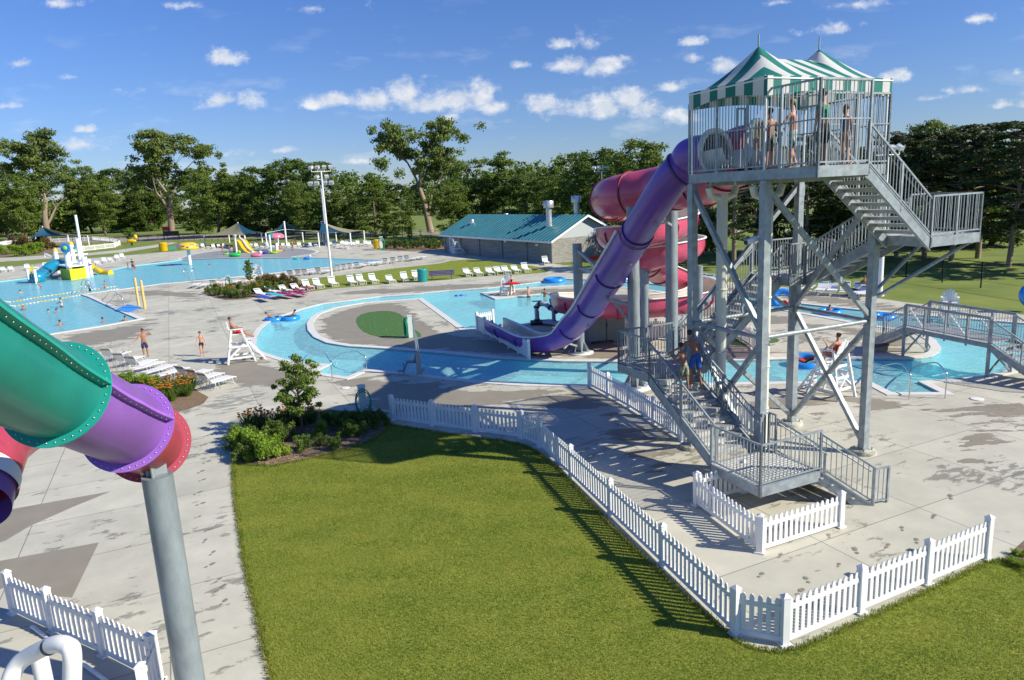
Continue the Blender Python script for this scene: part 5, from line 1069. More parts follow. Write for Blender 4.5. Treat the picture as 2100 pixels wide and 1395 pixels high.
tubering(U(1650,748,.0)+Vector((0,0,.12)), 'blue swim tube behind the tower legs in front of the lifeguard chair', (R(12),R(-8),0), .50, .19); tubering(U(2108,640,.0)+Vector((0,0,.95)), 'blue swim tube carried upright at the right edge of the picture', (R(80),0,R(10)), .45, .2)
tubering(U(1812,652,.0)+Vector((0,0,.04)), 'blue swim tube glimpsed through the rails of the footbridge steps', None, .52, .18)
# footbridge
fb = thing('footbridge', 'galvanized steel footbridge with railed steps crossing the lazy river at right', 'footbridge', tuple(U(1940, 745)))
F0, F1, F2, F3 = U(1851,732), U(1899,723), U(2023,774), U(2070,765); zd = 1.36; up = Vector((0,0,1)); m = MB()
for p in (F0, F1, F2, F3): MB().vbar(p, p+up*(zd+1.0), .11, .11, -.3).build('leg', GALV, fb)
for p, q in ((F0, F1), (F2, F3)): MB().bar(p+up*.1, q+up*1.2, .06).bar(q+up*.1, p+up*1.2, .06).build('leg_brace', GALV, fb)
ww = (F1-F0).to_3d(); m = MB(); e = (F2-F0); n_ = 26
for i in range(n_): a_ = F0+e*((i+.5)/n_)+up*zd; m.bar(a_, a_+ww, e.length/n_*.9, .03)
m.build('decking', GRATE, fb)
for o in (Vector((0,0,0)), ww):
    m = MB(); m.bar(F0+o+up*(zd-.1), F2+o+up*(zd-.1), .07, .16); m.bar(F0+o+up*(zd+1.03), F2+o+up*(zd+1.03), .06, .07); m.build('side_beam', GALV, fb); rail('bridge_rail', [tuple(F0+o+up*zd), tuple(F2+o+up*zd)], .98, parent=fb, raw=True, every=1.0)
    m = MB()
    for t in (0, .5): m.bar(F0+o+e*(t+.03)+up*(zd+.98), F0+o+e*(t+.27)+up*(zd+.02), .045)
    m.build('diagonal', STEEL, fb)
def bsteps(P0, W_, d, n, L_):
    d = Vector(d).normalized(); t = MB(); s = MB(); Q = P0+d*L_
    for i in range(n): a_ = P0+d*(L_*(i+.5)/n)+up*(zd*(1-(i+1)/(n+1))); t.bar(a_, a_+W_, L_/n*1.0, .03)
    t.build('treads', GRATE, fb)
    for o in (Vector((0,0,0)), W_): s.bar(P0+o+up*(zd-.12), Q+o+up*.05, .06, .26)
    s.build('stringer', GALV, fb)
    for o in (Vector((0,0,0)), W_): rail('step_rail', [tuple(P0+o+up*zd), tuple(Q+o+up*.1)], .95, parent=fb, raw=True)
bsteps(F0, ww, -e+ww*.0, 8, 2.3); bsteps(F2, ww, e, 8, 2.6)
# ---------------------------------------------------------------- people
def vdir(az, el):                             # az: 0 = forward (+y), + to the right; el: up
    a, e = R(az), R(el); return Vector((math.sin(a)*math.cos(e), math.cos(a)*math.cos(e), math.sin(e)))
DN = (0, -90)
def skinmesh(verts, edges, radii, root=0, sub=1):
    me = bpy.data.meshes.new('s'); me.from_pydata([tuple(v) for v in verts], edges, []); o = bpy.data.objects.new('s', me); COL.objects.link(o)
    mo = o.modifiers.new('k', 'SKIN'); mo.use_smooth_shade = True; mo.branch_smoothing = .6
    for i, r_ in enumerate(radii): me.skin_vertices[0].data[i].radius = (r_, r_) if isinstance(r_, float) else r_
    me.skin_vertices[0].data[root].use_root = True
    s = o.modifiers.new('u', 'SUBSURF'); s.levels = sub; s.render_levels = sub
    dg = bpy.context.evaluated_depsgraph_get(); out = bpy.data.meshes.new_from_object(o.evaluated_get(dg)); bpy.data.objects.remove(o); bpy.data.meshes.remove(me); return out
def person_geo(pose, child=False, fat=1.0, hands=True, sub=1):
    p = dict(torso=(0, 88), uaL=(-12, -82), faL=(0, -80), uaR=(12, -82), faR=(0, -80), thL=(-4, -87), shL=(0, -89), thR=(4, -87), shR=(0, -89), head=(0, 82), ftL=(-12, 0), ftR=(12, 0), lean=0); p.update(pose)
    V = []; E = []; Rd = []
    def add(v, r_, par=None): V.append(Vector(v)); Rd.append(r_); (E.append((par, len(V)-1)) if par is not None else None); return len(V)-1
    f = fat; t = vdir(*p['torso']); side = Vector((1, 0, 0)); fwd = side.cross(t)*-1
    hr = 1.12 if child else 1.0
    pel = add((0,0,0), (.115*f, .125*f)); wa = add(V[pel]+t*.17, (.105*f, .112*f), pel); ch = add(V[wa]+t*.19, (.125*f, .125*f), wa); nb = add(V[ch]+t*.15, .062, ch); hd = vdir(*p['head']); nk = add(V[nb]+hd*.07, .050, nb); h1 = add(V[nk]+hd*.08, .078*hr, nk); h2 = add(V[h1]+hd*.09*hr, .074*hr, h1)
    J = dict(pel=V[pel], wa=V[wa], ch=V[ch], nb=V[nb], h1=V[h1], h2=V[h2]); hf = (hd.cross(side)*-1); hf = (fwd - hd*fwd.dot(hd)).normalized()
    nose = add(V[h1]+hf*.095*hr-hd*.0, .014, h1)
    J['hf'] = hf; J['hd'] = hd
    for sd, s in (('L', -1), ('R', 1)):
        sh = add(V[ch]+side*s*.165*f+t*.075, .052*f, ch); ua = vdir(*p['ua'+sd]); el = add(V[sh]+ua*.28, .040*f, sh); fa = vdir(*p['fa'+sd]); wr = add(V[el]+fa*.24, .026, el); J['sh'+sd] = V[sh]; J['el'+sd] = V[el]; J['ua'+sd] = ua
        pm = add(V[wr]+fa*.075, (.036, .018), wr); J['hand'+sd] = V[pm]
        if hands:
            pr = fa.cross(Vector((0,1,0)) if abs(fa.y) < .9 else Vector((1,0,0))).normalized(); q = fa.cross(pr)
            for k, (o, ln) in enumerate(((-.030, .062), (-.010, .075), (.010, .070), (.028, .056))): a_ = add(V[pm]+fa*.035+pr*o, .0095, pm); add(V[a_]+fa*ln*.8+q*.018+pr*o*.3, .008, a_)
            a_ = add(V[pm]+pr*.045-fa*.01, .010, pm); add(V[a_]+fa*.04+pr*.018, .009, a_)
        hp = add(V[pel]+side*s*.088*f-t*.045, .092*f, pel); th = vdir(*p['th'+sd]); kn = add(V[hp]+th*.42, .058*f, hp); mid = V[hp].lerp(V[kn], .55); s_ = vdir(*p['sh'+sd]); 
        an = add(V[kn]+s_*.41, .036, kn); cf = V[kn].lerp(V[an], .35)
        fd = vdir(*p['ft'+sd]); to = add(V[an]+fd*.15+Vector((0,0,-.03)), (.036, .022), an); J['hp'+sd] = V[hp]; J['kn'+sd] = V[kn]; J['an'+sd] = V[an]; J['to'+sd] = V[to]
    return V, E, Rd, J
def person(label, pos, rz, pose=None, h=1.75, skin=SKIN, hair=DARK, wear='shorts', cm=None, cm2=None, child=False, fat=1.0, sit=None, hands=True, anchor='feet', hairstyle='short', group=None, tiltm=None):
    V, E, Rd, J = person_geo(pose or {}, child, fat, hands); me = skinmesh(V, E, Rd); s = h/1.72
    zlow = min(J['anL'].z, J['anR'].z, J['toL'].z, J['toR'].z)-.035
    off = Vector((0, 0, -zlow)) if anchor == 'feet' else Vector((0, 0, .0))
    rot = Matrix.Rotation(rz, 4, 'Z') @ (tiltm or Matrix.Identity(4))
    MM = Matrix.Translation(Vector(pos)) @ rot @ Matrix.Scale(s, 4) @ Matrix.Translation(off)
    me.transform(MM); me.materials.clear(); me.materials.append(skin)
    o = bpy.data.objects.new('person', me); COL.objects.link(o); ORG[o.name] = (0,0,0); tag(o, label, 'person', group)
    def part(nm, V_, E_, R_, m_, sub=1):
        q = skinmesh(V_, E_, R_, 0, sub); q.transform(MM); q.materials.clear(); q.materials.append(m_); c = bpy.data.objects.new(nm, q); COL.objects.link(c); c.parent = o; ORG[c.name] = (0,0,0)
    f = fat; t = (J['wa']-J['pel']).normalized()
    if wear in ('shorts', 'trunks', 'shirt'):
        ln = .95 if wear != 'trunks' else .45
        vs = [J['pel'], J['pel']+t*.10]; es = [(0, 1)]; rs = [(.128*f, .137*f), (.118*f, .126*f)]
        for sd in 'LR': k = len(vs); vs += [J['hp'+sd], J['hp'+sd].lerp(J['kn'+sd], ln)]; es += [(0, k), (k, k+1)]; rs += [.102*f, .088*f]
        part('shorts', vs, es, rs, cm)
    if wear in ('suit', 'shirt'):
        m_ = cm if wear == 'suit' else cm2; vs = [J['pel'], J['wa'], J['ch'], J['ch']+(J['nb']-J['ch'])*.45]; es = [(0,1),(1,2),(2,3)]; rs = [.133*f, .118*f, .135*f, .11*f]
        if wear == 'shirt':
            for sd in 'LR': k = len(vs); vs += [J['sh'+sd], J['sh'+sd]+J['ua'+sd]*.12]; es += [(2, k), (k, k+1)]; rs += [.062*f, .056*f]
        else:
            for sd in 'LR': k = len(vs); vs += [J['hp'+sd]]; es += [(0, k)]; rs += [.097*f]
        part('shirt' if wear == 'shirt' else 'swimsuit', vs, es, rs, m_)
    hr = 1.12 if child else 1.0
    hm = MB(); c = J['h1'].lerp(J['h2'], .62)-J['hf']*.016; hd = J['hd']; sidev = hd.cross(J['hf']); n1, n2 = 16, 9; vs = []
    for i in range(n2+1):
        th = PI*i/n2
        for j in range(n1):
            a_ = 2*PI*j/n1; x, y, z = math.sin(th)*math.cos(a_), math.sin(th)*math.sin(a_), math.cos(th)
            k = 1.0
            if y > .35 and z < .45: k = .80
            if z < -.3 and y > -.2: k = .78
            vs.append(c+(sidev*x*.086+J['hf']*y*.094+hd*z*.092)*k*hr)
    hm.add(vs, [(i*n1+j, i*n1+(j+1) % n1, (i+1)*n1+(j+1) % n1, (i+1)*n1+j) for i in range(n2) for j in range(n1)], True)
    if hairstyle == 'long': hm.ell(tuple(c-J['hf']*.05-hd*.10), (.07, .045, .13), 12, 7)
    if hairstyle == 'bun': hm.ell(tuple(c-J['hf']*.10+hd*.03), (.04, .04, .04), 10, 6)
    q = MB(); q.v = [tuple(MM @ Vector(v)) for v in hm.v]; q.f = hm.f; q.sm = hm.sm; q.build('hair', hair, o, True)
    e = MB()
    for sx_ in (-1, 1): e.ell((0,0,0), (.011,.008,.009), 6, 4)
    n_ = len(e.v)//2; e.v = [tuple(MM @ (J['h1'].lerp(J['h2'], .45)+J['hf']*.078*hr+sidev*(.03*(-1 if i < n_ else 1))+Vector(v))) for i, v in enumerate(e.v)]; e.build('eyes', EYE, o, True)
    return o
SIT = dict(torso=(180, 72), thL=(-6, 4), thR=(6, 4), shL=(0, -72), shR=(0, -72), uaL=(-20, -65), faL=(0, -10), uaR=(20, -65), faR=(0, -10))
LIE = dict(torso=(180, 8), head=(180, 15), thL=(-5, 12), thR=(5, 2), shL=(0, -12), shR=(0, -3), uaL=(-150, -5), faL=(-100, 20), uaR=(150, -5), faR=(160, 5), ftL=(0, 70), ftR=(0, 70))
NAVY = cloth('navy', (.02,.025,.09)); BLK_ = cloth('black', (.015,.015,.018)); REDC = cloth('red', (.50,.02,.02)); GRNC = cloth('green', (.01,.22,.12)); WHC = cloth('white', (.7,.7,.72)); BLC = cloth('blue', (.02,.10,.38)); OLV = mat('cloth_print', (.05,.06,.04), .8, col2=(.42,.44,.32), scale=14)
face = lambda p, q: (lambda d: math.atan2(d.y, d.x)-PI/2)(Vector(q)-Vector(p))
toCam = lambda p: face(p, (0,0,0))
b1 = U(300,732,.006); person('barefoot boy in dark blue swim shorts shading his eyes, left of the lifeguard chair', b1, toCam(b1)+.1, dict(uaL=(-75,-12), faL=(80,50), uaR=(60,-50), faR=(50,-20), thL=(-3,-86), thR=(6,-84)), 1.62, SKIN2, DARK, 'shorts', NAVY, fat=1.12)
b1 = U(416,730,.006); person('small pale boy in black swim shorts walking on the deck toward the lifeguard chair', b1, toCam(b1)-.1, dict(uaL=(-50,-62), faL=(-20,-60), uaR=(50,-62), faR=(20,-60), thL=(-6,-84), thR=(6,-80), shR=(180,-84)), 1.38, SKIN, BROWN, 'trunks', BLK_, child=True, fat=.95)
gp = Vector(ga.location)+Vector((0,0,1.05*1.47)); person('lifeguard in red shorts leaning back in the tall chair by the river bend', gp+Vector((math.cos(R(22))*-.08, math.sin(R(22))*-.0, .10)), R(-68), dict(SIT, torso=(180,70), thL=(-8,-8), shL=(0,-30), thR=(8,-4), shR=(0,-38), uaL=(-10,-50), faL=(25,-5), uaR=(10,-50), faR=(-25,-5), head=(0,80)), 1.8, SKIN2, BROWN, 'shorts', REDC, anchor='hip')
gp = Vector(gc.location)+Vector((0,0,1.05*1.47)); person('lifeguard in red with curly brown hair in the tall chair behind the tower legs', gp+Vector((0,0,.10)), R(28), dict(SIT, torso=(180,75), uaL=(-60,-40), faL=(-20,60)), 1.75, SKIN, BROWN, 'suit', REDC, anchor='hip', hairstyle='bun')
MAN = dict(torso=(20,64), head=(0,55), uaL=(-30,-55), faL=(10,-30), uaR=(75,-48), faR=(80,-70), thL=(0,-62), shL=(180,-74), thR=(0,-92), shR=(180,-80))
p1 = W(-.35, .35, Z3); person('man in blue and white board shorts climbing the lower stairs beside a boy', W(-.45, .72, Z3-.36), math.atan2(-EB.y, -EB.x)-PI/2-.1, dict(torso=(0,58), head=(0,70), uaL=(-40,-40), faL=(-20,-30), uaR=(60,-60), faR=(10,-75), thL=(0,-70), shL=(180,-80), thR=(0,-92), shR=(180,-72)), 1.72, SKIN2, DARK, 'shorts', BLC)
person('boy in white and olive patterned shorts climbing beside the man on the lower stair flight', W(-.92, .80, Z3-.40), math.atan2(-EB.y, -EB.x)-PI/2+.1, dict(torso=(0,72), uaL=(-20,-60), faL=(20,20), uaR=(15,-70), faR=(0,-20), thL=(0,-72), shL=(180,-82), thR=(0,-94), shR=(180,-80)), 1.40, SKIN2, DARK, 'shorts', OLV, child=True)
zb = PZ+.01
person('person in green t-shirt and black shorts, back turned, on the tower deck', W(.95, 3.75, zb), math.atan2(-EB.y, -EB.x)-PI/2+.1, dict(uaR=(30,-74), faR=(5,-60)), 1.82, SKIN2, DARK, 'shirt', BLK_, GRNC)
person('boy in black patterned shorts waiting on the tower deck, farthest from the stairs', W(.62, 2.35, zb), math.atan2(-EB.y, -EB.x)-PI/2-.2, dict(uaL=(-40,-40), faL=(30,-60), uaR=(40,-40), faR=(-60,10)), 1.55, SKIN2, DARK, 'shorts', mat('cloth_black_print', (.02,.02,.02), .8, col2=(.10,.10,.08), scale=16))
person('fair-haired boy in green and white floral shorts on the tower deck beside the green shirt', W(.75, 3.0, zb), math.atan2(-EB.y, -EB.x)-PI/2+.5, dict(uaL=(-30,-50), faL=(60,0), thR=(20,-78), shR=(180,-70)), 1.68, SKIN, BLOND, 'shorts', mat('cloth_floral', (.03,.12,.08), .8, col2=(.55,.62,.6), scale=10))
person('girl in a blue striped swimsuit at the top of the tower stairs', W(1.4, 4.0, zb), math.atan2(EX.y, EX.x)-PI/2, dict(uaL=(-10,-78), thL=(-5,-84), thR=(6,-84)), 1.42, SKIN, BROWN, 'suit', BLC, child=True, hairstyle='long')
# in tubes
TB = dict(torso=(180, 38), head=(180, 60), thL=(-10, 22), thR=(10, 22), shL=(0, -48), shR=(0, -48), uaL=(-80, -20), faL=(-40, 0), uaR=(80, -20), faR=(40, 0))
person('swimmer with knees up in the left blue tube of the pair', U(562,656)+Vector((0,0,.10)), R(-70), TB, 1.6, SKIN2, DARK, 'shorts', BLK_, anchor='hip', hands=False)
person('swimmer reclining in the right blue tube of the pair, facing the other', U(596,654)+Vector((0,0,.10)), R(75), dict(TB, torso=(180,48)), 1.6, SKIN2, DARK, 'shorts', NAVY, anchor='hip', hands=False)
person('dark-haired swimmer lying in the blue tube before the tower-side lifeguard chair', U(1652,747)+Vector((0,0,.14)), R(70), dict(TB, torso=(180,30)), 1.6, SKIN3, DARK, 'shorts', REDC, anchor='hip', hands=False)
person('person falling back out of the tipped blue tube in the far channel', U(1618,630)+Vector((0,0,.18)), R(70), dict(TB, torso=(180,-5), head=(180,0), uaL=(-150,30), uaR=(150,30), thL=(-10,50)), 1.6, SKIN, BROWN, 'shorts', REDC, anchor='hip', hands=False)
person('swimmer lying in the far-channel tube right of the tower, only head and arms showing', U(1703,642)+Vector((0,0,.02)), R(160), dict(TB, torso=(180,20)), 1.6, SKIN2, DARK, 'shorts', NAVY, anchor='hip', hands=False)
person('girl carrying a blue tube at the right edge of the picture', U(2114,668), R(60), dict(uaL=(-60,-20), faL=(-20,20)), 1.45, SKIN, BROWN, 'suit', BLC, child=True, hands=False)
# island and deck guards
q = U(1050,606,.008); person('female lifeguard in a black swimsuit walking with a red rescue tube on the island tip', q, R(200), dict(thL=(0,-70), shL=(180,-80), thR=(0,-100), shR=(180,-78), uaL=(-20,-70), faL=(0,-10), uaR=(20,-60), faR=(20,60)), 1.70, SKIN, BLOND, 'suit', BLK_, hands=False, hairstyle='bun')
rt = MB(); rt.tube([q+Vector((-.55,-.25,.95)), q+Vector((-.2,-.28,1.02)), q+Vector((.3,-.28,1.0)), q+Vector((.7,-.2,.95))], [.06,.11,.11,.06], 10); tag(rt.build('rescue_tube', cloth('rescue', (.62,.02,.02))), 'red rescue tube held by the walking lifeguard on the island', 'rescue tube')
q = U(1223,549,.01); person('lifeguard with a red rescue tube standing on the lawn beyond the violet slide', q, toCam(q), dict(uaL=(-30,-60), faL=(30,-5), uaR=(30,-60), faR=(-30,-5)), 1.75, SKIN2, BROWN, 'trunks', REDC, hands=False)
rt = MB(); rt.tube([q+Vector((-1.0,-.35,1.1)), q+Vector((-.4,-.4,1.12)), q+Vector((.4,-.4,1.12)), q+Vector((.9,-.35,1.1))], [.08,.14,.14,.08], 10); tag(rt.build('rescue_tube', MATS['cloth_rescue']), 'red rescue tube held across the lifeguard beyond the violet slide', 'rescue tube')
q = U(1771,604,.006); person('bare-chested man in dark red shorts sitting on a chaise behind the right tower post', q+Vector((0,0,.50)), toCam(q), dict(SIT, torso=(180,86), thL=(-12,-12), thR=(12,-12), shL=(0,-86), shR=(0,-86)), 1.8, SKIN2, BROWN, 'shorts', cloth('wine', (.18,.01,.02)), anchor='hip', hands=False)
for (x, y), (x2, y2), c_, lb in (((598,601),(574,598),cloth('teal_suit', (.02,.2,.25)),'sunbather lying on the left magenta towel'), ((626,599),(600,595),cloth('pink_suit', (.5,.1,.2)),'sunbather lying on the right magenta towel'), ((645,596),(622,590),cloth('coral_suit', (.6,.15,.1)),'sunbather in coral on the chaise right of the magenta towels'), ((1462,591),(1475,586),BLC,'sunbather on the second chaise behind the spiral slide'), ((1448,589),(1458,584),REDC,'sunbather on the first chaise behind the spiral slide')):
    f_, h_ = U(x,y,.45), U(x2,y2,.45); c = f_.lerp(h_, .45); person(lb, c+Vector((0,0,.08)), face(h_, f_), dict(LIE, torso=(180,18)), 1.66, SKIN2, BROWN, 'suit', c_, anchor='hip', hands=False)
# swimmers
SW = dict(uaL=(-70,-30), faL=(-30,-10), uaR=(70,-30), faR=(30,-10))
def swim(px, py, label, dz=-.95, rz=0, **k):
    q = U(px, py, -.05); q.z = -.05+dz; k.setdefault('h', 1.5); k.setdefault('skin', SKIN2); k.setdefault('hair', DARK); k.setdefault('wear', 'shorts'); k.setdefault('cm', NAVY); pose = k.pop('pose', SW); person(label, q, rz, pose, hands=False, **k)
swim(124,667,'dark-haired swimmer in the deep pool nearest the teal tube', -1.1, 1.0); swim(212,661,'swimmer in a dark cap splashing in the middle of the deep pool', -1.12, 2.0); swim(257,658,'swimmer at the near edge corner of the deep pool', -1.12, .4); swim(127,630,'adult in a white shirt standing in the deep pool', -.85, 2.5, wear='shirt', cm=NAVY, cm2=WHC, h=1.7, skin=SKIN)
swim(48,636,'swimmer with a red cap at the left of the deep pool', -1.1, 0, hair=REDC); swim(42,601,'sunlit head of a swimmer far left in the shallow water', -1.15, .5, skin=SKIN); swim(117,641,'swimmer floating beside the adult in the white shirt', -1.15, 2); swim(100,640,'swimmer kicking a leg out of the deep pool', -1.25, 2, skin=SKIN)
swim(185,597,'woman in a white shirt and cap at the pool corner by the handrails', -.55, 2.8, wear='shirt', cm=NAVY, cm2=cloth('lilac', (.42,.40,.62)), hair=WHC, skin=SKIN); swim(217,591,'woman in a dark swimsuit sitting on the pool edge by the handrails', -.7, 2.2, wear='suit', cm=BLK_, skin=SKIN, hair=BROWN)
swim(85,594,'child bending forward in the shallow water near the play slide', -.35, 2, wear='trunks', cm=REDC, pose=dict(SW, torso=(0,55)), h=1.35); swim(263,551,'child in purple at the beach edge left of the group', -.15, 1, wear='suit', cm=cloth('plum', (.12,.03,.2)), h=1.2); swim(273,552,'adult in the group standing at the beach edge', -.15, 1, wear='shirt', cm=BLK_, cm2=BLK_, h=1.6); swim(277,553,'child in red trunks in front of the group at the beach edge', -.15, 1, wear='shorts', cm=REDC, h=1.15)
swim(430,547,'child with yellow floats swimming in the middle of the far pool', -1.15, 1.4, wear='suit', cm=cloth('yellow', (.7,.5,.02))); swim(1084,610,'bald swimmer in the landing pool below the island tip', -.85, .2, h=1.7, hair=SKIN2, skin=SKIN); swim(1117,609,'dark-haired swimmer in the landing pool left of the spiral flume', -.95, -.6, h=1.6)
def stand(px, py, label, rz=0, **k): k.setdefault('wear', 'trunks'); k.setdefault('cm', NAVY); k.setdefault('skin', SKIN2); person(label, U(px, py, .012), rz, k.pop('pose', dict(uaL=(-20,-75), uaR=(25,-75), thL=(-5,-82), thR=(8,-82))), hands=False, **k)
stand(457,517,'girl in an orange swimsuit walking left of the yellow splash slide', .6, wear='suit', cm=cloth('orange', (.6,.16,.04)), h=1.45); stand(471,516,'girl in a coral swimsuit walking just left of the yellow splash slide', -.5, wear='suit', cm=MATS['cloth_coral_suit'], h=1.3); stand(601,514,'bare-chested man in dark trunks on the splash pad', 1, cm=NAVY, h=1.8); stand(574,514,'small child in red on the splash pad under the striped mushroom', 0, wear='suit', cm=REDC, h=1.15)
for x, y, lb, c_ in ((527,507,'sunbather on a far chaise right of the first shade mast', BLK_), (606,503,'person in dark clothes sitting among the far chaises', BLK_), (696,499,'person in wine red under the right shade sail', MATS['cloth_wine']), (705,499,'person in tan under the right shade sail', OLV)):
    q = U(x, y); person(lb, q+Vector((0,0,.75)), toCam(q), SIT, 1.7, SKIN2, BROWN, 'shirt', c_, c_, anchor='hip', hands=False)
tag(MB().box(tuple(U(1748,606)+Vector((0,0,.22))), (.6,.35,.42), .2).box(tuple(U(1748,606)+Vector((0,0,.46))), (.3,.06,.08), .2).build('bag', BLK_), 'black bag on the deck beside the chaises behind the tower', 'bag')
# ---------------------------------------------------------------- water play things
def mushroom(px, py, ptop, rc, label, cols, stem=WPAINT, dots=None):
    g_ = U(px, py); h = HT(px, py, ptop); t = thing('mushroom_shower', label, 'mushroom shower', tuple(g_)); m = MB(); m.tube([g_-Vector((0,0,.8)), g_+Vector((0,0,h-.4))], .24, 16); m.build('stem', stem, t); hh = .78 if dots else .7; n = len(cols); prof = [(rc*math.cos(x)**.7 if x < PI/2-.01 else 0.001, hh*math.sin(x)) for x in np.linspace(0, PI/2, 9)]; prof = [(rc*.93, -hh*.35), (rc*1.0, -hh*.2)]+prof
    for k in range(n):
        m = MB(); seg = 32//n*1; vs = []; tot_ = seg+1
        for r_, z in prof: vs += [tuple(g_+Vector((r_*math.cos(2*PI*(k*seg+j)/32), r_*math.sin(2*PI*(k*seg+j)/32), h-hh+z))) for j in range(tot_)]
        m.add(vs, [(i*tot_+j, i*tot_+j+1, (i+1)*tot_+j+1, (i+1)*tot_+j) for i in range(len(prof)-1) for j in range(seg)], True)
        if k == 0: m.lathe([(1e-4, -hh*.34), (rc*.93, -hh*.34)], g_+Vector((0,0,h-hh)), 32)
        m.build('cap', cols[k], t)
    if dots:
        m = MB()
        for k in range(22): a_ = k*2.4; e_ = .25+.55*((k*37) % 10)/10; r_ = rc*math.cos(e_)**.7; m.ell(tuple(g_+Vector((r_*math.cos(a_), r_*math.sin(a_), h-hh+hh*math.sin(e_)))), (.19,.19,.07), 10, 6)
        m.build('spots', dots, t)
LILAC = mat('lilac_plastic', (.25,.16,.50), .35); TEALP = mat('turquoise_plastic', (.02,.42,.45), .3, coat=.3); PINKP = mat('pink_plastic', (.70,.16,.26), .3, coat=.3); BLUEP = mat('blue_plastic', (.03,.22,.62), .3, coat=.3); VIOP = mat('violet_plastic', (.08,.05,.40), .35); LIME = mat('lime_plastic', (.22,.55,.03), .35); GRP = mat('green_plastic', (.01,.45,.08), .35)
mushroom(390, 542, 497, 1.55, 'yellow mushroom shower with lilac spots standing in the far pool', [YEL], dots=LILAC); mushroom(568, 513, 478, 1.55, 'striped blue, turquoise and pink mushroom shower on the splash pad', [TEALP, BLUEP, TEALP, PINKP], WPAINT)
def sp(px, py, ptop, r, label, top=None):
    g_ = U(px, py); h = HT(px, py, ptop); t = thing('spray_post', label, 'spray post', tuple(g_)); m = MB(); m.tube([g_, g_+Vector((0,0,h))], r, 12); m.build('post', WPAINT, t)
    if top: m = MB(); m.lathe([(r*1.2, h-.5), (r*2.2, h-.1), (r*2.2, h), (.01, h+.1)], g_, 14); m.build('head', top, t)
sp(486, 521, 482, .16, 'white spray post with a pale green head in front of the yellow splash slide', mat('pale_green_plastic', (.35,.5,.35), .4)); sp(556, 516, 482, .16, 'white spray post left of the striped mushroom')
ys = thing('splash_slide', 'small yellow splash slide shaped like a hump on the splash pad', 'play slide', tuple(U(497,517))); a_ = U(488, 516); b_ = U(519, 518); d = b_-a_; n_ = Vector((-d.y, d.x, 0)).normalized()*.9; m = MB(); pr = [(0,0),(.03,1.2),(.12,2.1),(.28,2.3),(.42,1.9),(.6,.9),(.8,.25),(1,.05),(1,0)]
for sg in (-1, 1): m.add([a_+d*x+n_*sg+Vector((0,0,z)) for x, z in pr], [tuple(range(len(pr)))])
m.add([a_+d*x+n_*sg*.95+Vector((0,0,z-.05)) for sg in (-1, 1) for x, z in pr], [(i, i+1, len(pr)+i+1, len(pr)+i) for i in range(len(pr)-1)], True); m.build('hump', YEL, ys); m = MB(); m.tube([a_+d*.25+Vector((0,0,2.4)), a_+d*.45+Vector((0,0,1.9)), a_+d*.65+Vector((0,0,.85)), a_+d*.85+Vector((0,0,.3)), b_+Vector((0,0,.12))], .22, 10); m.build('chute', mat('slide_white', (.7,.68,.55), .3), ys)
def floaty(px, py, c1_, c2_, r, label, nm='water_toy', cat='water toy'):
    g_ = U(px, py, -.03); t = thing(nm, label, cat, tuple(g_)); m = MB(); m.ell(tuple(g_+Vector((0,0,r*.3))), (r, r*.6, r*.35), 14, 8); m.build('body', c1_, t); m = MB(); m.ell(tuple(g_+Vector((r*.75,0,r*.75))), (r*.3, r*.25, r*.3), 12, 8); m.tube([g_+Vector((r*.6,0,r*.4)), g_+Vector((r*.75,0,r*.75))], r*.14, 8); m.build('head', c2_, t)
floaty(482,527, GRP, LIME, 1.0, 'bright green water toy at the edge of the far pool'); floaty(526,527.5, PINKP, WHITE, .95, 'pink water toy at the edge of the far pool'); floaty(546,521, VIOP, LIME, .7, 'violet and lime seahorse toy on the splash pad'); floaty(561,521, LIME, YEL, .7, 'lime and yellow seahorse toy beside the violet one'); floaty(630,532, BLUEP, WHITE, .6, 'blue and white water toy with a small spout in the far pool'); floaty(463,523, LIME, LIME, .5, 'tiny lime toy on the splash pad'); floaty(607,532, TEALP, LIME, .45, 'little turquoise water toy left of the spout toy')
m = MB(); g_ = U(575,515); m.prism([U(560,515),U(568,513.6),U(584,513.2),U(585,514.3),U(570,516)], .02, .12); tag(m.build('splash_mat', YEL), 'flat yellow mat under the striped mushroom', 'mat')
# the play structure in the pool
py_ = thing('play_structure', 'white, yellow and turquoise pool play structure with a curled teal tube slide', 'play structure', tuple(U(145,572))); up = Vector((0,0,1))
def K(px, py, pt, r, nm='post', cap=None, m_=WPAINT):
    g_ = U(px, py); h = HT(px, py, pt); m = MB(); m.tube([g_-up*.5, g_+up*h], r, 16); m.build(nm, m_, py_)
    if cap: m = MB(); m.lathe([(r*1.05, h), (r*1.05, h+.2), (r*.6, h+.38), (.01, h+.42)], g_, 16); m.build('post_cap', cap, py_)
    return g_, h
k1 = K(146,572,514,.36); k2 = K(121,560,516,.30,cap=YEL); k3 = K(156,562,502,.30,cap=YEL); k4 = K(179,568,527,.34); K(75,580,553,.17); K(60,577,553,.17); g_, h = K(176,565,441,.16); K(171,566,490,.27); K(188,566,532,.2); K(151,570,537,.2)
m = MB(); c = [U(126,571), U(146,574), U(178,569), U(160,563)]; m.prism(c, -.1, 1.25); m.build('base_box', mat('yellow_panel', (.62,.55,.02), .4), py_); m = MB(); m.prism([U(124,569), U(146,573), U(184,568), U(160,560)], 1.5, 1.65); m.build('platform', WPAINT, py_)
m = MB(); a_, b_ = U(151,570), U(187,566)
for z in (1.5, 2.9): m.tube([a_+up*z, b_+up*z], .12, 10)
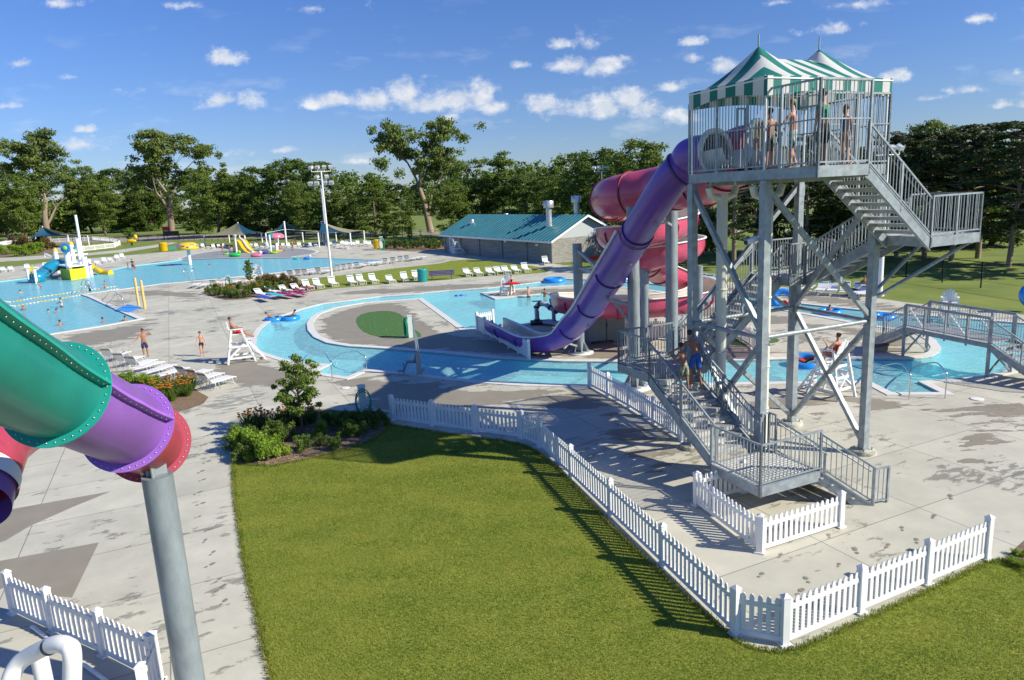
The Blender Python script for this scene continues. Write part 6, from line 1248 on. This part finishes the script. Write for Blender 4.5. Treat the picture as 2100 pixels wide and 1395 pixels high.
m.build('guard_bar', WPAINT, py_); m = MB(); m.ell(tuple(a_+up*1.5), (.32,.32,.32)); m.ell(tuple(b_+up*1.5), (.32,.32,.32)); m.build('joint_ball', VIOP, py_); m = MB(); m.lathe([(.6,-.1),(.65,0),(.6,.1)], (0,0,0), 20); m.v = [(x, z, y) for x, y, z in m.v]; q = AT(134, 509, k1[0].y-.5); m.v = [(x+q.x, y+q.y, z+q.z) for x, y, z in m.v]; m.build('water_wheel', BLUEP, py_); MB().ell(tuple(q-Vector((0,.12,0))), (.3,.2,.3)).build('wheel_hub', LIME, py_)
m = MB(); pts = spline([AT(134,547,U(134,566).y), AT(120,543,U(120,566).y), AT(104,549,U(104,570).y), AT(92,560,U(92,573).y), AT(80,569,U(80,578).y), AT(68,573,U(68,579).y)], 8); m.tube(pts, .78, 20); m.build('tube_slide', TEALP if 0 else mat('petrol_plastic', (.01,.22,.36), .25, coat=.5), py_)
m = MB(); m.tube([pts[-1], pts[-1]+(pts[-1]-pts[-2]).normalized()*.03], .66, 20); m.build('slide_mouth', mat('slide_dark', (.01,.05,.12), .5), py_); m = MB(); e = pts[-2]; m.vbar(Vector((e.x, e.y, 0)), Vector((e.x, e.y, 2.0)), .1, 1.7, .4); m.build('end_panel', MATS['yellow_panel'], py_)
m = MB(); m.tube(spline([AT(188,546,U(188,566).y), AT(197,553,U(197,563).y), AT(210,558.5,U(210,561).y), AT(227,560,U(227,561.5).y)], 6), .38, 12); m.build('yellow_slide', YEL, py_)
m = MB(); q1 = k2[0]+up*(k2[1]-1.0); q2 = AT(92,521,k2[0].y); m.tube([q1, q2, q2-up*.4], .18, 10); m.build('spout', WPAINT, py_); m = MB(); q1 = k3[0]+up*(k3[1]-.5); q2 = AT(165,506,k3[0].y); m.tube([q1, q2, q2-up*.3], .16, 10); m.build('spout', TEALP, py_)
# signs and small things far off
sg = thing('park_sign', 'small red and black board sign under the big cottonwood', 'sign', tuple(U(352,490))); a_, b_ = U(337,491), U(368,491); m = MB(); m.tube([a_, a_+up*3.2], .12, 8); m.tube([b_, b_+up*2.2], .12, 8); m.build('post', LINK, sg); MB().bar(a_+up*2.9, a_.lerp(b_, .48)+up*2.9, .12, 1.1).build('red_board', cloth('signred', (.5,.02,.02)), sg); MB().bar(a_.lerp(b_,.05)+up*1.6, b_+up*1.6, .12, 1.3).build('black_board', LINK, sg)
pt_ = thing('picnic_table', 'pale picnic table beyond the young trees left of the pump house', 'picnic table', tuple(U(877,483))); g_ = U(877,483); m = MB(); m.box(tuple(g_+up*1.1), (4.5,1.4,.12)); m.box(tuple(g_+up*.6+Vector((0,-1.2,0))), (4.5,.4,.1)); m.box(tuple(g_+up*.6+Vector((0,1.2,0))), (4.5,.4,.1)); m.build('top', mat('pale_wood', (.5,.46,.38), .8), pt_); m = MB()
for s in (-1.6, 1.6): MB().bar(g_+Vector((s,-1.1,0)), g_+Vector((s,.3,1.05)), .12).bar(g_+Vector((s,1.1,0)), g_+Vector((s,-.3,1.05)), .12).build('leg', MATS['pale_wood'], pt_)
sr = thing('spring_rider', 'small yellow spring rider on the grass left of the yellow bin', 'spring rider', tuple(U(271,504))); g_ = U(271,504); m = MB(); m.tube([g_, g_+up*.6], .2, 10); m.build('spring', LINK, sr); m = MB(); m.ell(tuple(g_+up*1.1), (1.2,.4,.5)); m.ell(tuple(g_+up*2.0+Vector((1.1,0,0))), (.45,.35,.6)); m.build('body', YEL, sr)
# ---------------------------------------------------------------- trees and plants
def leaves(cent, rad, n, size, flat=.0, updir=.35, shape=2.0):
    """leaf quads scattered through ellipsoid clumps; cent (k,3), rad (k,3)"""
    k = len(cent); idx_ = rng.integers(0, k, n); d = rng.normal(size=(n, 3)); d /= np.linalg.norm(d, axis=1)[:, None]; r_ = rng.random(n)**(1/shape); p = cent[idx_]+d*rad[idx_]*r_[:, None]
    nrm = d*.6+rng.normal(size=(n, 3))*.7+np.array([0, 0, updir]); nrm /= np.linalg.norm(nrm, axis=1)[:, None]; a_ = np.cross(nrm, rng.normal(size=(n, 3))); a_ /= np.linalg.norm(a_, axis=1)[:, None]; b_ = np.cross(nrm, a_)
    s = size*(.6+.8*rng.random(n))[:, None]; V = np.stack([p-a_*s*.5, p+b_*s*.32, p+a_*s*.5, p-b_*s*.32], 1).reshape(-1, 3); return V, np.arange(4*n).reshape(-1, 4)
def grow(m, p, d, L_, r_, lev, tips, spread, nseg=3, up_=.15, kids_=3):
    pts = [Vector(p)]; rs = [r_]; d = Vector(d).normalized()
    for i in range(nseg):
        d = (d+Vector((random.gauss(0,.12), random.gauss(0,.12), random.gauss(0,.08)+up_*.3))).normalized(); pts.append(pts[-1]+d*L_/nseg); rs.append(r_*(1-.45*(i+1)/nseg))
    m.tube(pts, rs, 7 if lev > 1 else 5, False)
    if lev == 0: tips.append((pts[-1], L_)); return
    tips.append((pts[-1], L_*.9)) if lev == 1 else None
    for k in range(kids_):
        q = pts[-1] if k < 2 else pts[random.randint(1, nseg)]; az = random.uniform(0, 2*PI); v = Vector((math.cos(az), math.sin(az), .25)); nd = (d+v*spread).normalized(); grow(m, q, nd, L_*random.uniform(.55, .8), rs[-1]*random.uniform(.6, .8), lev-1, tips, spread, nseg, up_, kids_)
def make_tree(kind, seed):
    """unit tree 1 high; returns (trunk mesh object data, crown mesh data)"""
    global rng; random.seed(seed); rng = np.random.default_rng(seed); m = MB(); tips = []
    if kind == 'cotton':
        lean = random.uniform(-.12, .12); grow(m, (0,0,0), (lean, 0, 1), .27, .026, 4, tips, .72, 3, .18, 3)
        tips = [(t, l_) for t, l_ in tips if t.z > .3]
        for _ in range(70): b_ = random.choice(tips)[0]; tips.append((b_+Vector((random.gauss(0,.07), random.gauss(0,.07), random.gauss(0,.05))), .05)); nl, sz, rr, bark, lf, shp = 26000, .0145, .050, BARKL, LF1, 1.1
    elif kind == 'maple':
        grow(m, (0,0,0), (0,0,1), .26, .022, 3, tips, .75, 2, .2, 4); 
        for _ in range(120): z = random.uniform(.14, .95); w_ = .30*math.sin(PI*min(1, (z-.10)/.95))**.7; a_ = random.uniform(0, 2*PI); r_ = w_*random.uniform(.45, 1); tips.append((Vector((r_*math.cos(a_), r_*math.sin(a_), z)), .14))
        nl, sz, rr, bark, lf, shp = 24000, .0195, .07, BARK, LF2, 1.2
    elif kind == 'dense':
        grow(m, (0,0,0), (0,0,1), .2, .022, 2, tips, .8, 2, .2, 4)
        for _ in range(140): z = random.uniform(.05, .96); w_ = .36*math.sin(PI*min(1, (z+.05)/1.06))**.6; a_ = random.uniform(0, 2*PI); r_ = w_*random.uniform(.4, 1); tips.append((Vector((r_*math.cos(a_), r_*math.sin(a_), z)), .16))
        nl, sz, rr, bark, lf, shp = 24000, .021, .08, BARK, LF3, 1.2
    elif kind == 'cone':
        m.tube([(0,0,0), (0,0,.9)], [.02, .004], 7)
        for _ in range(80): z = .10+.88*random.random()**1.2; w_ = .26*(1-z)**.75+.02; a_ = random.uniform(0, 2*PI); tips.append((Vector((w_*math.cos(a_)*random.uniform(.5,1), w_*math.sin(a_)*random.uniform(.5,1), z)), .10))
        nl, sz, rr, bark, lf, shp = 20000, .018, .06, BARK, LF2, 1.2
    elif kind == 'pine':
        m.tube([(0,0,0), (.01,0,.3), (.02,.01,.65), (0,0,.97)], [.016, .014, .010, .003], 8); 
        for _ in range(64):
            z = random.uniform(.2, .97); a_ = random.uniform(0, 2*PI); L_ = .28*(1-abs(z-.55)*1.1); e_ = Vector((math.cos(a_)*L_, math.sin(a_)*L_, random.uniform(-.02, .05))); q = Vector((.015,0,z)); m.tube([q, q+e_*.5+Vector((0,0,.015)), q+e_], [.007, .005, .002], 5)
            for t in (.45, .7, .95): tips.append((q+e_*t+Vector((random.gauss(0,.02), random.gauss(0,.02), .012)), .10))
        nl, sz, rr, bark, lf, shp = 24000, .0165, .05, BARKL, LF4, 1.2
    elif kind == 'sap':
        m.tube([(0,0,0), (.01,0,.35), (0,.01,.75)], [.018, .012, .004], 7)
        for _ in range(38):
            z = random.uniform(.26, .97); a_ = random.uniform(0, 2*PI); L_ = .34*(1-abs(z-.5)*1.3)*random.uniform(.5,1.1); q = Vector((0,0,z*.75)); e_ = Vector((math.cos(a_)*L_, math.sin(a_)*L_, .10+z*.2)); m.tube([q, q+e_*.6, q+e_], [.006,.004,.002], 5); tips += [(q+e_*.6, .08), (q+e_, .08)]
        nl, sz, rr, bark, lf, shp = 9000, .030, .075, BARK, LF6, 1.2
    zc = sorted(t.z for t, _ in tips)[int(len(tips)*.97)]; tips = [q for q in tips if q[0].z <= zc]; s = .97/max(.2, max(t.z+rr*.6 for t, _ in tips)); cent = np.array([tuple(t) for t, _ in tips]); rad = np.array([[rr*random.uniform(.6,1.3), rr*random.uniform(.6,1.3), rr*random.uniform(.35,.75)*(.55 if kind == 'pine' else 1)] for _ in tips])
    V, F = leaves(cent, rad, nl, sz, shape=shp); V *= s; V[:, 2] = np.maximum(V[:, 2], .01); m.v = [(x*s, y*s, z*s) for x, y, z in m.v]; return m, V, F, bark, lf
PROTO = {}
def tree(kind, px, py, ptop, label, wide=1.0, rz=None, group=None, var=0, ht=None, nm=None, cat='tree', pos=None):
    g_ = pos if pos is not None else U(px, py); h = ht or HT(px, py, ptop); key = (kind, var); name = nm or {'cotton': 'cottonwood_tree', 'maple': 'broadleaf_tree', 'dense': 'broadleaf_tree', 'cone': 'broadleaf_tree', 'pine': 'pine_tree', 'sap': 'sapling'}[kind]
    rz = rz if rz is not None else (abs(px)*.37) % 6.28
    if key not in PROTO:
        m, V, F, bk, lf = make_tree(kind, 11+var*17+len(kind)*5); t = thing(name, label, cat); m.build('trunk', bk, t, True); npmesh('crown', V, F, lf, t); PROTO[key] = kids(t); t.location = g_; t.rotation_euler = (0,0,rz); t.scale = (h*wide, h*wide, h); return tag(t, label, cat, group)
    o = dup(PROTO[key], g_, rz, label, group, cat, (h*wide, h*wide, h)); o.name = name; return o
G = 'trees along the park edge'
BT = [ # kind, px, base, top, wide, var, words
 ('cotton',98,492,252,.95,0,'huge leaning cottonwood left of the far playground'),('cotton',352,484,258,1.05,1,'huge spreading cottonwood behind the red and black sign'),('cotton',884,478,230,.85,4,'tall split-crowned cottonwood left of the pump house roof'),
 ('dense',-30,485,300,.9,0,'dark dense tree at the very left edge'),('maple',22,492,330,.9,0,'small park tree with a bare trunk at far left'),('maple',55,497,345,.8,1,'slim park tree left of the far playground sail'),('dense',135,478,330,.9,1,'dark tree behind the leaning cottonwood'),('maple',190,478,335,.9,0,'round green tree between the two giant cottonwoods, left one'),
 ('maple',219,484,352,.8,1,'tree with a pale forked trunk between the two cottonwoods'),('dense',262,476,338,1.0,0,'dark green tree just left of the spreading cottonwood'),('dense',310,474,345,1.0,1,'dark tree close behind the spreading cottonwood on its left'),('dense',405,480,340,.9,0,'dark tree right of the spreading cottonwood'),
 ('maple',447,487,328,.85,1,'full maple with a straight trunk left of the first shade sail'),('dense',500,482,350,1.0,1,'dark tree behind the left shade sail'),('dense',545,482,335,.9,0,'bushy tree above the gap between two shade sails'),('dense',600,480,318,.95,1,'tall dark tree left of the floodlight mast'),('maple',622,489,365,.8,0,'round tree with its trunk behind the middle shade sail'),
 ('dense',660,480,322,.8,0,'rounded dark tree directly behind the floodlights'),('cone',700,480,392,.9,0,'low tree right of the floodlight mast'),('cone',772,487,348,1.0,1,'pointed full tree between the mast and the tall cottonwood'),('dense',735,478,398,1.2,1,'low bushy tree in the gap right of the mast'),
 ('dense',818,482,372,1.0,0,'dark tree left of the foot of the split cottonwood'),('maple',925,492,360,.95,1,'leafy tree right in front of the split cottonwood'),('maple',975,484,318,.9,0,'tall airy tree above the left end of the teal roof'),('cone',1035,484,303,1.1,0,'pointed-topped tree above the middle of the teal roof'),
 ('dense',1080,484,350,1.1,1,'dark tree behind the teal roof ridge'),('dense',1130,486,352,1.1,0,'dark tree behind the two steel vents'),('maple',1180,492,302,.9,1,'light-topped tree right of the steel vents'),('dense',1228,500,296,.9,1,'tree directly behind the right floodlight mast'),
 ('dense',1275,505,318,.9,0,'tree behind the upper turn of the spiral slide'),('maple',1318,520,274,.8,0,'tall tree behind the violet slide'),('maple',1372,520,280,.85,1,'bright tree just left of the tower deck'),('dense',1430,522,300,.9,1,'dark tree seen through the left rails of the tower deck'),
 ('pine',1505,548,262,.9,0,'pine seen through the tower deck, left one'),('pine',1548,530,248,.8,1,'tall pine behind the tower between the front posts'),('dense',1600,520,290,1.0,0,'dark tree behind the middle of the tower'),('pine',1655,535,262,.8,0,'pine behind the rear tower post'),('dense',1710,520,300,1.0,1,'dark tree behind the upper stair flight'),
 ('dense',1770,525,290,.9,0,'dark tree behind the right end of the canopy'),('cotton',1880,516,236,.75,1,'thin-topped cottonwood rising above the right pines'),('pine',1838,530,256,.9,1,'pine right of the canopy'),('pine',1895,528,262,1.0,0,'pine above the upper landing rail'),('pine',1950,535,250,1.0,1,'pine right of the upper landing'),
 ('pine',2005,530,240,1.0,0,'tall pine second from the right edge'),('pine',2068,548,228,.95,1,'large pine with a thick brown trunk at the right edge'),('pine',2135,540,225,1.0,0,'pine cut by the right edge of the picture'),('pine',2230,560,230,1.0,1,'pine beyond the right edge'),('dense',1925,505,300,1.2,1,'dark tree filling behind the right pines, left one'),('dense',2030,505,300,1.2,0,'dark tree filling behind the right pines, right one')]
for k, px, py, pt, wd, vr, lb in BT: tree(k, px, py, pt, lb, wd*(1.0 if 'giant' in lb or k == 'cotton' else 1.25), None, G, vr)
for i, (px, py, pt) in enumerate(((790,497,462),(811,495,464),(842,496,466),(702,497,456))): tree('sap', px, py, pt, ['leftmost of the three young trees on the lawn left of the pump house','middle one of the three young trees left of the pump house','rightmost of the three young trees left of the pump house','thin young tree right of the last shade sail'][i], .9, None, 'young trees on the far lawn', i % 2)
tree('sap', 268, 500, 465, 'small bright tree by the gravel road behind the spring rider', 1.2, None, None, 1)
tree('sap', 620, 890, 742, 'young tree with drooping twigs in the near mulch bed', .92, .4, None, 2, ht=2.95); tree('sap', 514, 590, 530, 'small maple standing in the middle shrub bed', .62, None, None, 3)
tree('maple', 512, 590, 531, 'x', .7, None, None, 2) if 0 else None
# far woods as one mass
cent = []; rad = []
for i in range(150):
    x = -520+i*7.2+random.uniform(-4, 4); y = 290+random.uniform(0, 70); h_ = random.uniform(15, 24)
    for k in range(7): cent.append((x+random.uniform(-5,5), y+random.uniform(-5,5), h_*random.uniform(.15,.9))); rad.append((6,6,4.0))
rng = np.random.default_rng(5); V, F = leaves(np.array(cent), np.array(rad), 160000, 1.4); tag(npmesh('far_woods', V, F, LF3), 'mass of distant green woods filling the horizon', 'woods', None, 'stuff')
# planting: every clump its own thing
def blades(n, h, spread, wd=.02, droop=.5):
    V = []; F = []
    for i in range(n):
        a_ = random.uniform(0, 2*PI); r0 = random.uniform(0, spread*.35); d = np.array([math.cos(a_), math.sin(a_), 0]); s = np.array([-math.sin(a_), math.cos(a_), 0])*wd; b0 = d*r0; hh = h*random.uniform(.6, 1.1); ou = spread*random.uniform(.3, 1.0); p = [b0, b0+d*ou*.35+[0,0,hh*.65], b0+d*ou*.75+[0,0,hh*.95], b0+d*ou*1.1+[0,0,hh*(1-droop*.5)]]; k = len(V)
        for q, w_ in zip(p, (1, 1, .7, .1)): V += [q-s*w_, q+s*w_]
        F += [(k, k+1, k+3, k+2), (k+2, k+3, k+5, k+4), (k+4, k+5, k+7, k+6)]
    return np.array(V), np.array(F)
def make_plant(kind, seed):
    random.seed(seed); global rng; rng = np.random.default_rng(seed); t = thing({'lily': 'lily_clump', 'grass': 'grass_clump'}.get(kind, 'shrub'), 'x', 'plant'); fl = None
    if kind == 'lily':
        V, F = blades(150, .62, .55, .012); npmesh('foliage', V, F, LF7, t); m = MB(); s_ = MB()
        for i in range(16): a_ = random.uniform(0, 6.28); r_ = random.uniform(.05, .4); c = Vector((r_*math.cos(a_), r_*math.sin(a_), random.uniform(.62, .85))); s_.tube([(c.x*.4, c.y*.4, 0), tuple(c)], .006, 4); m.lathe([(.008, -.03), (.03, .01), (.065, .035)], tuple(c), 6)
        m.build('flowers', FLOW, t, True); s_.build('stems', LF7, t, True)
    elif kind in ('bush', 'lime', 'russet', 'dark'):
        cs = []; rs = []
        for i in range(16): a_ = random.uniform(0, 6.28); r_ = random.uniform(0, .38); z = random.uniform(.15, .62); cs.append((r_*math.cos(a_), r_*math.sin(a_), z)); rs.append((.16, .16, .17))
        V, F = leaves(np.array(cs), np.array(rs), 3200, .06, updir=.2, shape=1.6); V[:,2] = np.maximum(V[:,2], .01); npmesh('foliage', V, F, {'bush': LF7, 'lime': LF5, 'russet': LF8, 'dark': LF3}[kind], t); m = MB()
        for i in range(7): a_ = i*.9; m.tube([(0,0,0), (.25*math.cos(a_), .25*math.sin(a_), .45)], .012, 5)
        m.build('stems', BARK, t, True)
    elif kind == 'grass': V, F = blades(260, .55, .5, .010, .3); npmesh('foliage', V, F, LF5, t)
    return kids(t)
PL = {}
def plant(kind, px, py, s, label, group, sz=1.0, z=.016):
    if kind not in PL: PL[kind] = make_plant(kind, 3+len(PL)); o = PL[kind]; o.location = U(px, py, z); o.scale = (s, s, s*sz); tag(o, label, None, group)
    else: o = dup(PL[kind], U(px, py, z), (px*1.7+py) % 6.28, label, group, 'plant', (s, s, s*sz))
    return o
def plants(kind, items, desc, group):
    for i, (px, py, s) in enumerate(items): plant(kind, px, py, s, desc.replace('#', nth(i)), group)
plants('lily', [(512,886,1.0),(535,880,1.05),(556,884,1.0),(580,876,1.0),(600,872,.95),(618,872,1.0),(640,866,.9)], '# from left of the orange lilies atop the near mulch bed', 'orange lilies in the near bed')
plants('lime', [(500,925,1.15),(520,940,1.2),(548,945,1.2),(572,935,1.0),(658,893,.75),(712,895,.8)], '# from the left of the bright lime shrubs in the near mulch bed', 'lime shrubs in the near bed')
plants('bush', [(482,922,.9),(490,905,.9),(535,915,1.0),(585,905,1.0),(620,925,.75),(660,915,.6),(690,922,.65),(700,880,.9),(672,872,.8),(735,895,.8)], '# from the left of the mid-green shrubs in the near mulch bed', 'green shrubs in the near bed')
plants('dark', [(565,900,1.0),(725,878,.95),(750,880,1.0),(775,876,.95),(500,945,.8)], '# from the left of the dark shrubs in the near mulch bed', 'dark shrubs in the near bed')
plants('lily', [(318,815,1.0),(335,825,1.0),(352,822,.95),(368,812,.95),(384,812,.9),(392,800,.9),(372,796,.9),(350,800,.9)], '# of the orange lilies in the bed beside the purple tube', 'orange lilies in the left bed')
plants('lime', [(285,798,1.0),(305,800,1.0),(268,792,1.0),(325,796,.9)], '# of the lime shrubs between the mustard chaises and the purple tube', 'lime shrubs in the left bed')
plants('bush', [(430,603,1.0),(448,606,1.1),(468,608,1.0),(487,612,1.1),(505,610,1.0),(470,596,1.0),(490,594,1.1),(440,596,1.0)], '# of the low green shrubs at the left of the middle bed', 'low shrubs in the middle bed')
plants('lily', [(455,604,1.3),(475,610,1.3),(508,602,1.3),(520,598,1.3),(530,603,1.2)], '# of the yellow flowering clumps in the middle bed', 'flowering clumps in the middle bed')
plants('russet', [(538,592,1.7),(552,588,1.8),(566,590,1.8),(580,588,1.8),(594,591,1.7),(606,594,1.5)], '# from the left of the russet shrubs in the middle bed', 'russet shrubs in the middle bed')
plants('bush', [(528,598,1.5),(545,600,1.5),(560,602,1.4),(576,597,1.4)], '# of the rounded green shrubs below the russet ones', 'rounded shrubs in the middle bed')
plants('dark', [(x, 511-((i*3) % 5), 1.5+.3*(i % 3)) for i, x in enumerate(range(792, 912, 9))], '# from left of the small dark shrubs left of the pump house', 'shrubs left of the pump house')
plants('russet', [(44,512,5),(58,512,4.5),(84,507,5),(98,512,4)], '# from the left of the big dark-leaved shrubs by the far playground fence', 'big shrubs by the playground')
plants('lime', [(6,523,3.2),(24,521,3.0),(36,526,3.2),(52,525,3.2),(66,522,3.5),(80,520,3.5),(-15,525,3)], '# from the left of the yellow-green shrubs in the far playground bed', 'yellow-green shrubs by the playground')
plants('grass', [(2072,1152,.22),(2085,1160,.28),(2095,1142,.25),(2080,1136,.2),(2096,1165,.25)], '# of the grass tufts in the mulch at the right edge', 'grass tufts at the right edge')
# bare twiggy shrub behind the mustard chaises
tg = thing('twiggy_shrub', 'bare twiggy shrub standing among the chaises beside the teal tube', 'shrub', tuple(U(248,775))); m = MB(); random.seed(4); tt = []; g_ = U(248, 775)
for k in range(5): grow(m, g_, (random.uniform(-.5,.5), random.uniform(-.4,.4), 1), .9, .016, 3, tt, .7, 3, .05, 3)
m.build('twigs', mat('grey_twigs', (.22,.19,.17), .9), tg)
# bare mulch chips in the near bed
random.seed(2); m = MB(); xs = [p.x for p in BED1]; ys_ = [p.y for p in BED1]
def inp(x, y, lp):
    c = False; j = len(lp)-1
    for i in range(len(lp)):
        if (lp[i][1] > y) != (lp[j][1] > y) and x < (lp[j][0]-lp[i][0])*(y-lp[i][1])/(lp[j][1]-lp[i][1])+lp[i][0]: c = not c
        j = i
    return c
for _ in range(6000):
    x, y = random.uniform(min(xs), max(xs)), random.uniform(min(ys_), max(ys_))
    if inp(x, y, BED1): a_ = random.uniform(0, 6.28); l_ = random.uniform(.02, .07); v = Vector((math.cos(a_), math.sin(a_), random.uniform(-.2,.3)))*l_; m.bar(Vector((x,y,.03))-v, Vector((x,y,.03))+v, .018, .006)
tag(m.build('mulch_chips', mat('mulch_chips', (.16,.10,.06), .95, col2=(.42,.32,.22), scale=6)), 'loose wood chips over the near mulch bed', 'mulch', None, 'stuff')
# near lawn: real blades
rng = np.random.default_rng(3); n = 420000; lx = [p.x for p in L1]; ly = [p.y for p in L1]; pts_ = []
X_ = rng.uniform(-9, 17, n*2); Y_ = 8.2+(rng.random(n*2)**1.5)*18
lp = L1; ins = np.zeros(len(X_), bool); j = len(lp)-1
for i in range(len(lp)):
    cond = ((lp[i].y > Y_) != (lp[j].y > Y_)) & (X_ < (lp[j].x-lp[i].x)*(Y_-lp[i].y)/(lp[j].y-lp[i].y+1e-12)+lp[i].x); ins ^= cond; j = i
X_, Y_ = X_[ins], Y_[ins]; n = len(X_); az = rng.uniform(0, 2*PI, n); hh = rng.uniform(.025, .06, n); w_ = rng.uniform(.004, .008, n)*(.5+Y_*.03); bx, by = np.cos(az)*w_, np.sin(az)*w_; tx, ty = rng.normal(0, .022, n), rng.normal(0, .022, n)
ex_, ey_ = [], []
for a_, b_ in zip(L1, L1[1:]+L1[:1]):
    if min(a_.y, b_.y) > 27 or max(a_.y, b_.y) < 8: continue
    k_ = int((b_-a_).length*260); t_ = rng.random(k_); ex_.append(a_.x+(b_.x-a_.x)*t_+rng.normal(0, .045, k_)); ey_.append(a_.y+(b_.y-a_.y)*t_+rng.normal(0, .045, k_))
ex_, ey_ = np.concatenate(ex_), np.concatenate(ey_); k_ = len(ex_); X_ = np.concatenate([X_, ex_]); Y_ = np.concatenate([Y_, ey_]); n = len(X_)
az = rng.uniform(0, 2*PI, n); hh = np.concatenate([hh, rng.uniform(.05, .11, k_)]); w_ = np.concatenate([w_, np.full(k_, .009)]); bx, by = np.cos(az)*w_, np.sin(az)*w_; tx, ty = rng.normal(0, .024, n), rng.normal(0, .024, n)
V = np.stack([np.stack([X_-bx, Y_-by, np.full(n, .008)], 1), np.stack([X_+bx, Y_+by, np.full(n, .008)], 1), np.stack([X_+tx, Y_+ty, hh], 1)], 1).reshape(-1, 3)
BLADE = mat('grass_blades', (.125,.195,.015), .8, col2=(.39,.375,.075), scale=.6, stretch=(.55,1.5,1), trans=.45, detail=9, spec=.2)
tag(npmesh('lawn_grass', V, np.arange(3*n).reshape(-1, 3), BLADE), 'short mown grass of the near lawn', 'grass', None, 'stuff')
